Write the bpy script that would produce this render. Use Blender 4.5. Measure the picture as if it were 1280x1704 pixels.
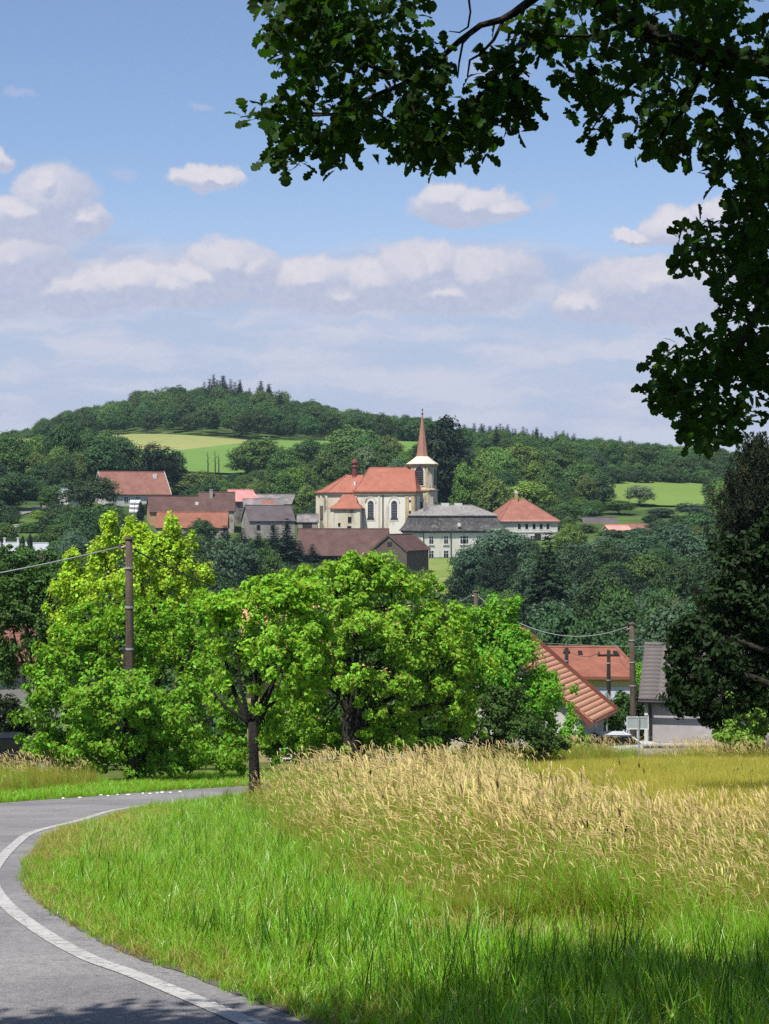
import bpy, bmesh, math, random
import numpy as np
from mathutils import Vector, Matrix

for o in list(bpy.data.objects):
    bpy.data.objects.remove(o)
scene = bpy.context.scene
COL = scene.collection
PI = math.pi
F = 3000.0            # focal length in pixels of the photograph
HORIZON = 852.0

# ------------------------------------------------------------------ camera
cam_data = bpy.data.cameras.new('camera')
cam = bpy.data.objects.new('camera', cam_data)
COL.objects.link(cam)
cam.location = (0, 0, 0)
cam.rotation_euler = (PI / 2, 0, 0)
cam_data.sensor_fit = 'VERTICAL'
cam_data.sensor_height = 24.0
cam_data.lens = F / 1704.0 * 24.0
cam_data.clip_start = 0.1
cam_data.clip_end = 20000
scene.camera = cam

# ------------------------------------------------------------------ light
SUN_EL = math.radians(61)
SUN_H = Vector((-0.50, -0.866))
SUN_H.normalize()
SUN = Vector((SUN_H.x * math.cos(SUN_EL), SUN_H.y * math.cos(SUN_EL), math.sin(SUN_EL)))
sun_data = bpy.data.lights.new('sun', 'SUN')
sun_data.energy = 4.8
sun_data.angle = math.radians(0.55)
sun_data.color = (1.0, 0.955, 0.87)
sun = bpy.data.objects.new('sun', sun_data)
COL.objects.link(sun)
sun.rotation_euler = SUN.to_track_quat('Z', 'Y').to_euler()
sun.location = (-30, -20, 60)

scene.view_settings.view_transform = 'Standard'
scene.view_settings.look = 'None'
scene.view_settings.exposure = 0.62
scene.view_settings.gamma = 1.0
scene.view_settings.use_curve_mapping = False
scene.cycles.use_denoising = False
scene.cycles.max_bounces = 6
scene.cycles.diffuse_bounces = 3
scene.cycles.glossy_bounces = 2
scene.cycles.transmission_bounces = 4
scene.cycles.transparent_max_bounces = 4
scene.cycles.volume_bounces = 0
scene.cycles.sample_clamp_indirect = 6.0
scene.render.use_persistent_data = False


def lin(*c):
    """sRGB 0-255 to linear"""
    r = []
    for v in c:
        v = v / 255.0
        r.append(v / 12.92 if v <= 0.04045 else ((v + 0.055) / 1.055) ** 2.4)
    return tuple(r)


# ------------------------------------------------------------------ sky
def make_world():
    w = bpy.data.worlds.new('World')
    scene.world = w
    w.use_nodes = True
    nt = w.node_tree
    nt.nodes.clear()
    N, L = nt.nodes, nt.links

    def n(t, **kw):
        x = N.new(t)
        for k, v in kw.items():
            setattr(x, k, v)
        return x

    def math_(op, a, b=None, c=None, clamp=False):
        x = n('ShaderNodeMath', operation=op)
        x.use_clamp = clamp
        for i, v in enumerate((a, b, c)):
            if v is None:
                continue
            if isinstance(v, (int, float)):
                x.inputs[i].default_value = v
            else:
                L.new(v, x.inputs[i])
        return x.outputs[0]

    out = n('ShaderNodeOutputWorld')
    sky = n('ShaderNodeTexSky', sky_type='NISHITA')
    sky.sun_disc = False
    sky.sun_elevation = SUN_EL
    sky.sun_rotation = math.atan2(SUN_H.x, SUN_H.y) % (2 * PI)
    sky.altitude = 400
    sky.air_density = 1.0
    sky.dust_density = 0.6
    sky.ozone_density = 2.2
    tc = n('ShaderNodeTexCoord')
    sep = n('ShaderNodeSeparateXYZ')
    L.new(tc.outputs['Generated'], sep.inputs[0])
    az = math_('MULTIPLY_ADD', math_('ARCTAN2', sep.outputs[0], sep.outputs[1]), F, 640.0)
    hyp = math_('SQRT', math_('ADD', math_('MULTIPLY', sep.outputs[0], sep.outputs[0]),
                              math_('MULTIPLY', sep.outputs[1], sep.outputs[1])))
    el = math_('MULTIPLY', math_('ARCTAN2', sep.outputs[2], hyp), F)       # thousandths of a radian times three
    comb = n('ShaderNodeCombineXYZ')
    L.new(az, comb.inputs[0])
    L.new(el, comb.inputs[1])
    # puffy distortion of the cloud outlines
    no = n('ShaderNodeTexNoise')
    no.inputs['Scale'].default_value = 0.022
    no.inputs['Detail'].default_value = 7
    no.inputs['Roughness'].default_value = 0.60
    L.new(comb.outputs[0], no.inputs['Vector'])
    off = n('ShaderNodeVectorMath', operation='MULTIPLY_ADD')
    L.new(no.outputs['Color'], off.inputs[0])
    off.inputs[1].default_value = (56, 44, 0)
    off.inputs[2].default_value = (-28, -22, 0)
    wv = n('ShaderNodeVectorMath', operation='ADD')
    L.new(comb.outputs[0], wv.inputs[0])
    L.new(off.outputs[0], wv.inputs[1])
    V = wv.outputs[0]

    def blobs(lst, vec):
        acc = None
        for (cx, cy, hw, hh) in lst:
            mp = n('ShaderNodeMapping', vector_type='TEXTURE')
            mp.inputs['Location'].default_value = (cx, HORIZON - cy, 0)
            mp.inputs['Scale'].default_value = (hw, hh, 1)
            L.new(vec, mp.inputs['Vector'])
            g = n('ShaderNodeTexGradient', gradient_type='SPHERICAL')
            L.new(mp.outputs[0], g.inputs[0])
            acc = g.outputs['Fac'] if acc is None else math_('MAXIMUM', acc, g.outputs['Fac'])
        return acc

    cumulus = [(95, 348, 84, 74), (40, 372, 84, 40), (140, 374, 62, 36), (-30, 380, 70, 44), (85, 325, 40, 40),
               (340, 304, 70, 26), (372, 308, 45, 14), (775, 348, 112, 40), (745, 335, 60, 34), (830, 352, 60, 24),
               (0, 288, 34, 24), (385, 446, 92, 58), (420, 452, 60, 50), (330, 468, 110, 42), (220, 478, 140, 44), (300, 480, 160, 44), (30, 446, 120, 70), (-20, 470, 160, 90), (130, 490, 140, 50),
               (1120, 388, 66, 38), (1195, 372, 70, 44), (1050, 402, 50, 18), (1090, 478, 120, 46), (1210, 470, 90, 60),
               (520, 468, 120, 50), (690, 458, 100, 64), (720, 452, 70, 56), (800, 464, 130, 62), (620, 472, 120, 52), (560, 490, 180, 40), (740, 490, 190, 44), (970, 508, 70, 40), (1080, 490, 170, 70)]
    faint = [(210, 302, 34, 16), (908, 345, 30, 16), (335, 192, 28, 12), (38, 182, 34, 12), (830, 130, 80, 40),
             (200, 432, 40, 16)]
    bank = [(250, 505, 470, 110), (760, 500, 440, 110), (90, 500, 340, 130), (1120, 530, 320, 100), (460, 545, 220, 60),
            (560, 560, 560, 80), (120, 590, 400, 70), (1150, 600, 320, 70), (640, 620, 800, 90), (300, 660, 700, 70), (1000, 670, 600, 70)]
    low = blobs(cumulus, V)
    fn = blobs(faint, V)
    bk = blobs(bank, V)

    def smooth(x, a, b):
        m = n('ShaderNodeMapRange', interpolation_type='SMOOTHSTEP')
        L.new(x, m.inputs[0])
        m.inputs[1].default_value = a
        m.inputs[2].default_value = b
        return m.outputs[0]

    # fair-weather clouds all round, beyond the frame too
    v2 = n('ShaderNodeMapping')
    v2.inputs['Scale'].default_value = (0.0030, 0.0075, 1)
    L.new(comb.outputs[0], v2.inputs['Vector'])
    gn = n('ShaderNodeTexNoise')
    gn.inputs['Scale'].default_value = 1.0
    gn.inputs['Detail'].default_value = 6
    L.new(v2.outputs[0], gn.inputs['Vector'])
    far_az = smooth(math_('ABSOLUTE', math_('SUBTRACT', az, 640.0)), 800, 1300)
    general = math_('MULTIPLY', smooth(gn.outputs['Fac'], 0.56, 0.66), far_az)
    # internal streaks of the bank
    v3 = n('ShaderNodeMapping')
    v3.inputs['Scale'].default_value = (0.0045, 0.021, 1)
    L.new(V, v3.inputs['Vector'])
    sn = n('ShaderNodeTexNoise')
    sn.inputs['Scale'].default_value = 1.0
    sn.inputs['Detail'].default_value = 5
    L.new(v3.outputs[0], sn.inputs['Vector'])
    streak = smooth(sn.outputs['Fac'], 0.36, 0.64)
    a_c = smooth(low, 0.02, 0.30)
    a_f = math_('MULTIPLY', smooth(fn, 0.05, 0.7), 0.4)
    a_b = math_('MULTIPLY', smooth(bk, 0.0, 0.36), math_('MULTIPLY_ADD', streak, 0.35, 0.6))
    # brighter where the cloud is thick towards the sun: compare with the field a little higher up
    upv = n('ShaderNodeVectorMath', operation='ADD')
    L.new(V, upv.inputs[0])
    upv.inputs[1].default_value = (-8, 17, 0)
    low_up = blobs(cumulus, upv.outputs[0])
    rim = smooth(math_('SUBTRACT', low, low_up), -0.05, 0.42)
    no2 = n('ShaderNodeTexNoise')
    no2.inputs['Scale'].default_value = 0.07
    no2.inputs['Detail'].default_value = 4
    L.new(V, no2.inputs['Vector'])
    bright = math_('ADD', math_('MULTIPLY_ADD', rim, 0.75, 0.12), math_('MULTIPLY_ADD', no2.outputs['Fac'], 0.5, -0.2), clamp=True)
    ccol = n('ShaderNodeMix', data_type='RGBA')
    ccol.inputs[6].default_value = (*lin(147, 155, 177), 1)
    ccol.inputs[7].default_value = (*lin(189, 185, 191), 1)
    L.new(bright, ccol.inputs[0])
    bcol = n('ShaderNodeMix', data_type='RGBA')
    bcol.inputs[6].default_value = (*lin(143, 154, 178), 1)
    bcol.inputs[7].default_value = (*lin(170, 173, 187), 1)
    L.new(streak, bcol.inputs[0])
    # pale moist air near the horizon
    hz = math_('POWER', math_('SUBTRACT', 1.0, smooth(el, -20, 640)), 1.1)
    bg_sky = n('ShaderNodeBackground')
    tint = n('ShaderNodeMix', data_type='RGBA', blend_type='MULTIPLY')
    tint.inputs[0].default_value = 1.0
    tint.inputs[7].default_value = (0.98, 0.97, 1.04, 1)
    L.new(sky.outputs[0], tint.inputs[6])
    L.new(tint.outputs[2], bg_sky.inputs['Color'])
    bg_sky.inputs['Strength'].default_value = 0.088
    cur = bg_sky.outputs[0]

    def over(cur, color, fac, const=None):
        b = n('ShaderNodeBackground')
        if const:
            b.inputs['Color'].default_value = (*const, 1)
        else:
            L.new(color, b.inputs['Color'])
        b.inputs['Strength'].default_value = 1.0
        m = n('ShaderNodeMixShader')
        L.new(fac, m.inputs[0])
        L.new(cur, m.inputs[1])
        L.new(b.outputs[0], m.inputs[2])
        return m.outputs[0]

    cur = over(cur, None, math_('MULTIPLY', hz, 0.93), lin(163, 168, 187))
    cur = over(cur, bcol.outputs[2], a_b)
    cur = over(cur, None, a_f, lin(158, 162, 183))
    cur = over(cur, None, math_('MULTIPLY', general, 0.85), lin(174, 175, 190))
    cur = over(cur, ccol.outputs[2], math_('MULTIPLY', a_c, 0.93))
    # below the horizon: the ground's own bounce
    cur = over(cur, None, smooth(math_('MULTIPLY', el, -1.0), 60, 200), (0.09, 0.12, 0.06))
    L.new(cur, out.inputs['Surface'])


make_world()

# ------------------------------------------------------------------ helpers
def ground_pt(px, py):
    """point of the near slope seen at that spot of the photograph"""
    d = 4800.0 / (py - 1212.0)
    return ((px - 640) / F * d, d)


def col_x(px, d):
    return (px - 640) / F * d


def z_of(py, d):
    return (HORIZON - py) / F * d


_YS = np.array([0, 100, 150, 200, 250, 300, 350, 374, 400, 470, 560, 650.0])
_ZL = np.array([-1.6, -13.6, -18.0, -17, -13, -8, -4, -2, 0, 6, 16, 26.0])
_ZC = np.array([-1.6, -13.6, -19.2, -21.5, -19, -14.8, -11.2, -9.8, -5, 3, 13, 25.0])
_ZR = np.array([-1.6, -13.6, -19.4, -22, -20.5, -16, -10.8, -9.0, -4.5, 1, 9, 15.0])
_RPX = np.array([-200, 0, 45, 80, 160, 250, 300, 370, 430, 480, 560, 640, 700, 760, 820, 900, 960, 1050, 1130, 1200, 1280, 1500.0])
_RPY = np.array([740, 724, 714, 694, 668, 648, 640, 636, 642, 658, 674, 688, 696, 712, 716, 724, 728, 736, 742, 748, 754, 765.0])


def H(x, y):
    x = np.asarray(x, float)
    y = np.asarray(y, float)
    x, y = np.broadcast_arrays(x, y)
    u = np.clip(x / np.maximum(y, 80.0), -0.25, 0.25)
    zl, zc, zr = (np.interp(y, _YS, a) for a in (_ZL, _ZC, _ZR))
    t = np.clip(np.abs(u) / 0.2, 0, 1)
    t = t * t * (3 - 2 * t)
    z = np.where(u < 0, zc + (zl - zc) * t, zc + (zr - zc) * t)
    R = (HORIZON - np.interp(640 + u * F, _RPX, _RPY)) * 0.3 - 14.5
    s = np.clip((y - 650) / 250, 0, 1)
    z = z + (R - z) * s
    z = z - np.clip(y - 930, 0, 900) * 0.05
    z = np.where(y < 0, -1.6 - 0.03 * y, z)
    return z


def h1(x, y):
    return float(H(x, y))


def link(o, parent=None):
    COL.objects.link(o)
    if parent is not None:
        o.parent = parent
    return o


def tag(o, label=None, cat=None, group=None, kind=None):
    if label:
        o['label'] = label
    if cat:
        o['category'] = cat
    if group:
        o['group'] = group
    if kind:
        o['kind'] = kind
    return o


def thing(name, label, cat, loc=(0, 0, 0), rz=0.0, group=None):
    o = bpy.data.objects.new(name, None)
    o.empty_display_size = 0.5
    link(o)
    o.location = loc
    o.rotation_euler = (0, 0, rz)
    return tag(o, label, cat, group)


def mesh_np(name, verts, faces, mat=None, smooth=False):
    """verts (N,3), faces (M,k) array or list of such arrays"""
    if isinstance(faces, np.ndarray):
        faces = [faces]
    faces = [f for f in faces if len(f)]
    me = bpy.data.meshes.new(name)
    verts = np.ascontiguousarray(verts, np.float32)
    me.vertices.add(len(verts))
    me.vertices.foreach_set('co', verts.ravel())
    idx = np.concatenate([f.ravel() for f in faces]).astype(np.int32)
    tot = np.concatenate([np.full(len(f), f.shape[1], np.int32) for f in faces])
    st = np.concatenate([[0], np.cumsum(tot)[:-1]]).astype(np.int32)
    me.loops.add(len(idx))
    me.loops.foreach_set('vertex_index', idx)
    me.polygons.add(len(tot))
    me.polygons.foreach_set('loop_start', st)
    me.polygons.foreach_set('loop_total', tot)
    if smooth:
        me.polygons.foreach_set('use_smooth', np.ones(len(tot), bool))
    me.update(calc_edges=True)
    if mat:
        me.materials.append(mat)
    return me


def obj(name, me, parent=None, loc=None):
    o = bpy.data.objects.new(name, me)
    link(o, parent)
    if loc is not None:
        o.location = loc
    return o


class MB:
    """collects simple solids into one mesh"""

    def __init__(self):
        self.v = []
        self.f = []

    def poly(self, pts, *faces):
        b = len(self.v)
        self.v += [tuple(p) for p in pts]
        for f in faces:
            self.f.append([b + i for i in f])

    def box(self, x0, x1, y0, y1, z0, z1):
        self.poly([(x0, y0, z0), (x1, y0, z0), (x1, y1, z0), (x0, y1, z0), (x0, y0, z1), (x1, y0, z1), (x1, y1, z1), (x0, y1, z1)],
                  (3, 2, 1, 0), (4, 5, 6, 7), (0, 1, 5, 4), (1, 2, 6, 5), (2, 3, 7, 6), (3, 0, 4, 7))

    def prism(self, poly, axis, a0, a1):
        """polygon (list of 2-D points) pushed along an axis from a0 to a1"""
        n = len(poly)

        def P(p, a):
            return (a, p[0], p[1]) if axis == 'x' else ((p[0], a, p[1]) if axis == 'y' else (p[0], p[1], a))
        pts = [P(p, a0) for p in poly] + [P(p, a1) for p in poly]
        fs = [tuple(range(n)), tuple(range(2 * n - 1, n - 1, -1))]
        for i in range(n):
            j = (i + 1) % n
            fs.append((i, i + n, j + n, j))
        self.poly(pts, *fs)

    def loft(self, rings, cap=True):
        b = len(self.v)
        n = len(rings[0])
        for r in rings:
            self.v += [tuple(p) for p in r]
        for k in range(len(rings) - 1):
            for i in range(n):
                j = (i + 1) % n
                self.f.append([b + k * n + i, b + k * n + j, b + (k + 1) * n + j, b + (k + 1) * n + i])
        if cap:
            self.f.append([b + i for i in range(n)][::-1])
            self.f.append([b + (len(rings) - 1) * n + i for i in range(n)])

    def tube(self, pts, rad, n=8):
        pts = [Vector(p) for p in pts]
        if not hasattr(rad, '__len__'):
            rad = [rad] * len(pts)
        rings = []
        prev = None
        for i, p in enumerate(pts):
            d = (pts[min(i + 1, len(pts) - 1)] - pts[max(i - 1, 0)])
            if d.length < 1e-9:
                d = Vector((0, 0, 1))
            d.normalize()
            a = prev if prev is not None else (Vector((1, 0, 0)) if abs(d.x) < 0.8 else Vector((0, 1, 0)))
            a = (a - d * a.dot(d)).normalized()
            prev = a
            b = d.cross(a)
            rings.append([p + (a * math.cos(2 * PI * k / n) + b * math.sin(2 * PI * k / n)) * rad[i] for k in range(n)])
        self.loft(rings)

    def slab(self, quad, t):
        """a roof slab: quad (outside corners, counter-clockwise from outside) with thickness t inward"""
        q = [Vector(p) for p in quad]
        nrm = (q[1] - q[0]).cross(q[-1] - q[0]).normalized()
        n = len(q)
        pts = q + [p - nrm * t for p in q]
        fs = [tuple(range(n)), tuple(range(2 * n - 1, n - 1, -1))]
        for i in range(n):
            j = (i + 1) % n
            fs.append((i, i + n, j + n, j))
        self.poly(pts, *fs)

    def mesh(self, name, mat, smooth=False):
        me = bpy.data.meshes.new(name)
        me.from_pydata(self.v, [], self.f)
        bm = bmesh.new()
        bm.from_mesh(me)
        bmesh.ops.recalc_face_normals(bm, faces=bm.faces)
        bm.to_mesh(me)
        bm.free()
        if smooth:
            for p in me.polygons:
                p.use_smooth = True
        if mat:
            me.materials.append(mat)
        return me

    def build(self, name, mat, parent=None, smooth=False):
        return obj(name, self.mesh(name, mat, smooth), parent)


# ------------------------------------------------------------------ materials
def new_mat(name):
    m = bpy.data.materials.new(name)
    m.use_nodes = True
    nt = m.node_tree
    b = nt.nodes['Principled BSDF']
    return m, nt, b


def noise_mat(name, c1, c2, scale=1.0, rough=0.85, bump=0.0, bscale=None, c3=None, s3=8.0, detail=6, spec=0.3, stretch=None):
    """two colours mixed by a noise, a finer third one, a fine relief"""
    c1, c2, c3 = (tuple(v * 0.84 for v in c) if c else None for c in (c1, c2, c3))
    m, nt, b = new_mat(name)
    N, L = nt.nodes, nt.links
    tc = N.new('ShaderNodeTexCoord')
    vec = tc.outputs['Object']
    if stretch:
        mp = N.new('ShaderNodeMapping')
        mp.inputs['Scale'].default_value = stretch
        L.new(vec, mp.inputs['Vector'])
        vec = mp.outputs[0]
    no = N.new('ShaderNodeTexNoise')
    no.inputs['Scale'].default_value = scale
    no.inputs['Detail'].default_value = detail
    no.inputs['Roughness'].default_value = 0.6
    L.new(vec, no.inputs['Vector'])
    cr = N.new('ShaderNodeValToRGB')
    cr.color_ramp.elements[0].position = 0.35
    cr.color_ramp.elements[1].position = 0.65
    cr.color_ramp.elements[0].color = (*c1, 1)
    cr.color_ramp.elements[1].color = (*c2, 1)
    L.new(no.outputs['Fac'], cr.inputs[0])
    col = cr.outputs[0]
    if c3:
        n3 = N.new('ShaderNodeTexNoise')
        n3.inputs['Scale'].default_value = s3
        n3.inputs['Detail'].default_value = 5
        L.new(vec, n3.inputs['Vector'])
        r3 = N.new('ShaderNodeMapRange')
        r3.inputs[1].default_value = 0.54
        r3.inputs[2].default_value = 0.66
        L.new(n3.outputs['Fac'], r3.inputs[0])
        mx = N.new('ShaderNodeMix')
        mx.data_type = 'RGBA'
        L.new(r3.outputs[0], mx.inputs[0])
        L.new(col, mx.inputs[6])
        mx.inputs[7].default_value = (*c3, 1)
        col = mx.outputs[2]
    L.new(col, b.inputs['Base Color'])
    b.inputs['Roughness'].default_value = rough
    b.inputs['Specular IOR Level'].default_value = spec
    if bump:
        bn = N.new('ShaderNodeTexNoise')
        bn.inputs['Scale'].default_value = bscale or scale * 8
        bn.inputs['Detail'].default_value = 4
        L.new(tc.outputs['Object'], bn.inputs['Vector'])
        bp = N.new('ShaderNodeBump')
        bp.inputs['Strength'].default_value = bump
        bp.inputs['Distance'].default_value = 0.05
        L.new(bn.outputs['Fac'], bp.inputs['Height'])
        L.new(bp.outputs[0], b.inputs['Normal'])
    return m


def tile_mat(name, c1, c2, c3=None, course=0.33, scale=0.5):
    """far tiled roof: weathered colour and the fine relief of the courses"""
    m = noise_mat(name, c1, c2, scale=scale, rough=0.8, c3=c3, s3=1.6)
    nt = m.node_tree
    N, L = nt.nodes, nt.links
    b = nt.nodes['Principled BSDF']
    tc = N.new('ShaderNodeTexCoord')
    wv = N.new('ShaderNodeTexWave')
    wv.bands_direction = 'Z'
    wv.wave_profile = 'SAW'
    wv.inputs['Scale'].default_value = 0.314 / (course * 0.6)
    wv.inputs['Distortion'].default_value = 0.6
    L.new(tc.outputs['Object'], wv.inputs['Vector'])
    bp = N.new('ShaderNodeBump')
    bp.inputs['Strength'].default_value = 0.5
    bp.inputs['Distance'].default_value = 0.04
    L.new(wv.outputs['Fac'], bp.inputs['Height'])
    L.new(bp.outputs[0], b.inputs['Normal'])
    return m


def leaf_mat(name, col, trans=0.35, hue=0.03, val=0.35, use_obj=False, rough=0.6, spec=0.16, tcol=None):
    m, nt, b = new_mat(name)
    N, L = nt.nodes, nt.links
    g = N.new('ShaderNodeNewGeometry')
    oi = N.new('ShaderNodeObjectInfo')
    hs = N.new('ShaderNodeHueSaturation')
    hs.inputs['Color'].default_value = (*col, 1)
    if use_obj:
        mx = N.new('ShaderNodeMix')
        mx.data_type = 'RGBA'
        mx.blend_type = 'MULTIPLY'
        mx.inputs[0].default_value = 1
        mx.inputs[6].default_value = (*col, 1)
        L.new(oi.outputs['Color'], mx.inputs[7])
        L.new(mx.outputs[2], hs.inputs['Color'])

    def mr(sock, a, c):
        r = N.new('ShaderNodeMapRange')
        L.new(sock, r.inputs[0])
        r.inputs[3].default_value = a
        r.inputs[4].default_value = c
        return r.outputs[0]
    add = N.new('ShaderNodeMath')
    add.operation = 'ADD'
    L.new(mr(g.outputs['Random Per Island'], -hue, hue), add.inputs[0])
    L.new(mr(oi.outputs['Random'], 0.5 - hue * 0.6, 0.5 + hue * 0.6), add.inputs[1])
    L.new(add.outputs[0], hs.inputs['Hue'])
    mul = N.new('ShaderNodeMath')
    mul.operation = 'MULTIPLY'
    L.new(mr(g.outputs['Random Per Island'], 1 - val, 1 + val), mul.inputs[0])
    L.new(mr(oi.outputs['Random'], 1 - val * 0.5, 1 + val * 0.5), mul.inputs[1])
    L.new(mul.outputs[0], hs.inputs['Value'])
    L.new(hs.outputs[0], b.inputs['Base Color'])
    b.inputs['Roughness'].default_value = rough
    b.inputs['Specular IOR Level'].default_value = spec
    tr = N.new('ShaderNodeBsdfTranslucent')
    t2 = N.new('ShaderNodeMix')
    t2.data_type = 'RGBA'
    t2.blend_type = 'MULTIPLY'
    t2.inputs[0].default_value = 1
    t2.inputs[7].default_value = (*(tcol or (1.5, 1.35, 0.5)), 1)
    L.new(hs.outputs[0], t2.inputs[6])
    L.new(t2.outputs[2], tr.inputs['Color'])
    ms = N.new('ShaderNodeMixShader')
    ms.inputs[0].default_value = trans
    L.new(b.outputs[0], ms.inputs[1])
    L.new(tr.outputs[0], ms.inputs[2])
    L.new(ms.outputs[0], N['Material Output'].inputs['Surface'])
    return m


M = {}
M['bark'] = noise_mat('bark', (0.014, 0.011, 0.009), (0.040, 0.032, 0.025), 3, 0.95, 0.9, 14, stretch=(4, 4, 0.8))
M['bark_dark'] = noise_mat('dark_bark', (0.008, 0.007, 0.006), (0.024, 0.020, 0.017), 3, 0.95, 0.9, 14, stretch=(4, 4, 0.8))
M['pole_wood'] = noise_mat('pole_wood', (0.055, 0.040, 0.030), (0.12, 0.092, 0.070), 2.5, 0.9, 0.5, 20, stretch=(6, 6, 0.5))
M['glass'] = noise_mat('window_glass', (0.006, 0.007, 0.009), (0.02, 0.022, 0.026), 0.8, 0.12, spec=0.5)
M['white'] = noise_mat('white_paint', (0.62, 0.62, 0.60), (0.76, 0.76, 0.74), 2, 0.6)
M['church_wall'] = noise_mat('church_render', (0.70, 0.66, 0.57), (0.76, 0.72, 0.63), 0.35, 0.9, 0.15, 3, c3=(0.52, 0.46, 0.37), s3=0.6, stretch=(1, 1, .3))
M['church_old'] = noise_mat('church_flaking_render', (0.64, 0.60, 0.50), (0.54, 0.47, 0.33), 0.5, 0.9, 0.3, 3, c3=(0.19, 0.165, 0.13), s3=0.55, stretch=(1, 1, 0.45))
M['ochre'] = noise_mat('ochre_render', (0.42, 0.32, 0.17), (0.52, 0.42, 0.25), 0.6, 0.9, c3=(0.35, 0.27, 0.17), s3=1.0)
M['church_roof'] = tile_mat('church_tiles', (0.300, 0.098, 0.060), (0.365, 0.135, 0.088), c3=(0.25, 0.105, 0.075))
M['spire'] = tile_mat('spire_shingle', (0.34, 0.165, 0.115), (0.41, 0.21, 0.15))
M['turret'] = noise_mat('turret_sheet', (0.14, 0.035, 0.03), (0.20, 0.05, 0.045), 1.5, 0.6)
M['skirt'] = noise_mat('skirt_sheet', (0.56, 0.50, 0.40), (0.64, 0.58, 0.47), 0.8, 0.7)
M['slate'] = tile_mat('grey_shingle', (0.050, 0.050, 0.052), (0.105, 0.10, 0.098), c3=(0.17, 0.155, 0.14), scale=0.6)
M['slate_pale'] = tile_mat('pale_shingle', (0.20, 0.19, 0.18), (0.29, 0.27, 0.25), c3=(0.14, 0.13, 0.12), scale=0.5)
M['cream'] = noise_mat('cream_render', (0.70, 0.675, 0.60), (0.76, 0.74, 0.67), 0.4, 0.9, c3=(0.52, 0.49, 0.41), s3=0.8, stretch=(1, 1, .35))
M['cream2'] = noise_mat('pale_render', (0.56, 0.54, 0.48), (0.66, 0.64, 0.57), 0.4, 0.9, c3=(0.44, 0.42, 0.36), s3=0.6)
M['brick_red'] = tile_mat('hip_tiles', (0.26, 0.10, 0.070), (0.33, 0.14, 0.10), c3=(0.21, 0.10, 0.08))
M['brown_tile'] = tile_mat('brown_tiles', (0.075, 0.038, 0.033), (0.125, 0.066, 0.056), c3=(0.08, 0.052, 0.045))
M['dull_red'] = tile_mat('dull_red_tiles', (0.20, 0.085, 0.062), (0.28, 0.125, 0.095), c3=(0.24, 0.14, 0.11))
M['rust'] = tile_mat('rust_tiles', (0.21, 0.078, 0.046), (0.29, 0.115, 0.070), c3=(0.17, 0.085, 0.06), scale=0.8)
M['violet_tile'] = tile_mat('dark_violet_tiles', (0.075, 0.062, 0.068), (0.12, 0.098, 0.105), c3=(0.10, 0.075, 0.07))
M['grey_sheet'] = noise_mat('grey_roofing', (0.12, 0.115, 0.115), (0.20, 0.19, 0.19), 0.5, 0.8, c3=(0.30, 0.22, 0.21), s3=0.5)
M['pink_sheet'] = noise_mat('red_sheet_roof', (0.58, 0.22, 0.20), (0.68, 0.33, 0.30), 0.6, 0.5)
M['old_wall'] = noise_mat('old_grey_render', (0.26, 0.235, 0.215), (0.38, 0.345, 0.31), 0.5, 0.95, c3=(0.18, 0.155, 0.135), s3=0.7)
M['timber'] = noise_mat('weathered_boards', (0.085, 0.065, 0.055), (0.15, 0.12, 0.10), 1.5, 0.95, stretch=(5, 5, 0.5))
M['brick'] = noise_mat('ochre_brick', (0.42, 0.24, 0.13), (0.52, 0.32, 0.19), 1.2, 0.95)
M['light_wall'] = noise_mat('light_render', (0.50, 0.485, 0.46), (0.60, 0.585, 0.56), 0.5, 0.9, c3=(0.40, 0.38, 0.35), s3=0.8)
M['grey_wall'] = noise_mat('pebbledash', (0.40, 0.37, 0.37), (0.46, 0.43, 0.43), 0.8, 0.95, 0.15, 30, c3=(0.38, 0.35, 0.345), s3=1.5)
M['yellow_wall'] = noise_mat('yellow_render', (0.55, 0.47, 0.16), (0.62, 0.54, 0.22), 0.8, 0.9)
M['blue_wall'] = noise_mat('pale_blue_render', (0.50, 0.53, 0.60), (0.58, 0.61, 0.67), 0.8, 0.9)
M['orange_tile'] = noise_mat('orange_tiles', (0.66, 0.30, 0.17), (0.74, 0.38, 0.235), 2.0, 0.75, c3=(0.66, 0.38, 0.26), s3=3)
M['red_tile'] = noise_mat('red_tiles', (0.21, 0.075, 0.047), (0.29, 0.11, 0.068), 1.2, 0.8, c3=(0.19, 0.08, 0.055), s3=2)
M['dark_tile'] = noise_mat('dark_tiles', (0.085, 0.075, 0.072), (0.15, 0.132, 0.125), 1.4, 0.8, c3=(0.17, 0.15, 0.14), s3=2.5)
M['dark_trim'] = noise_mat('dark_trim', (0.02, 0.018, 0.018), (0.04, 0.034, 0.032), 2, 0.6)
M['red_trim'] = noise_mat('red_board', (0.13, 0.045, 0.032), (0.18, 0.065, 0.045), 2, 0.7)
M['white_roof'] = noise_mat('white_roofing', (0.30, 0.32, 0.36), (0.38, 0.40, 0.44), 0.8, 0.7)
M['concrete'] = noise_mat('concrete', (0.34, 0.34, 0.335), (0.46, 0.455, 0.44), 1.5, 0.9, 0.3, 12)
M['sign_back'] = noise_mat('sign_back', (0.30, 0.36, 0.36), (0.38, 0.44, 0.44), 2, 0.5)
M['metal'] = noise_mat('galvanised', (0.25, 0.25, 0.26), (0.38, 0.38, 0.39), 3, 0.45)
M['car_white'] = noise_mat('car_paint', (0.70, 0.71, 0.73), (0.74, 0.75, 0.77), 1, 0.25, spec=0.5)
M['car_dark'] = noise_mat('dark_car_paint', (0.010, 0.011, 0.013), (0.016, 0.017, 0.02), 1, 0.25, spec=0.5)
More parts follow.
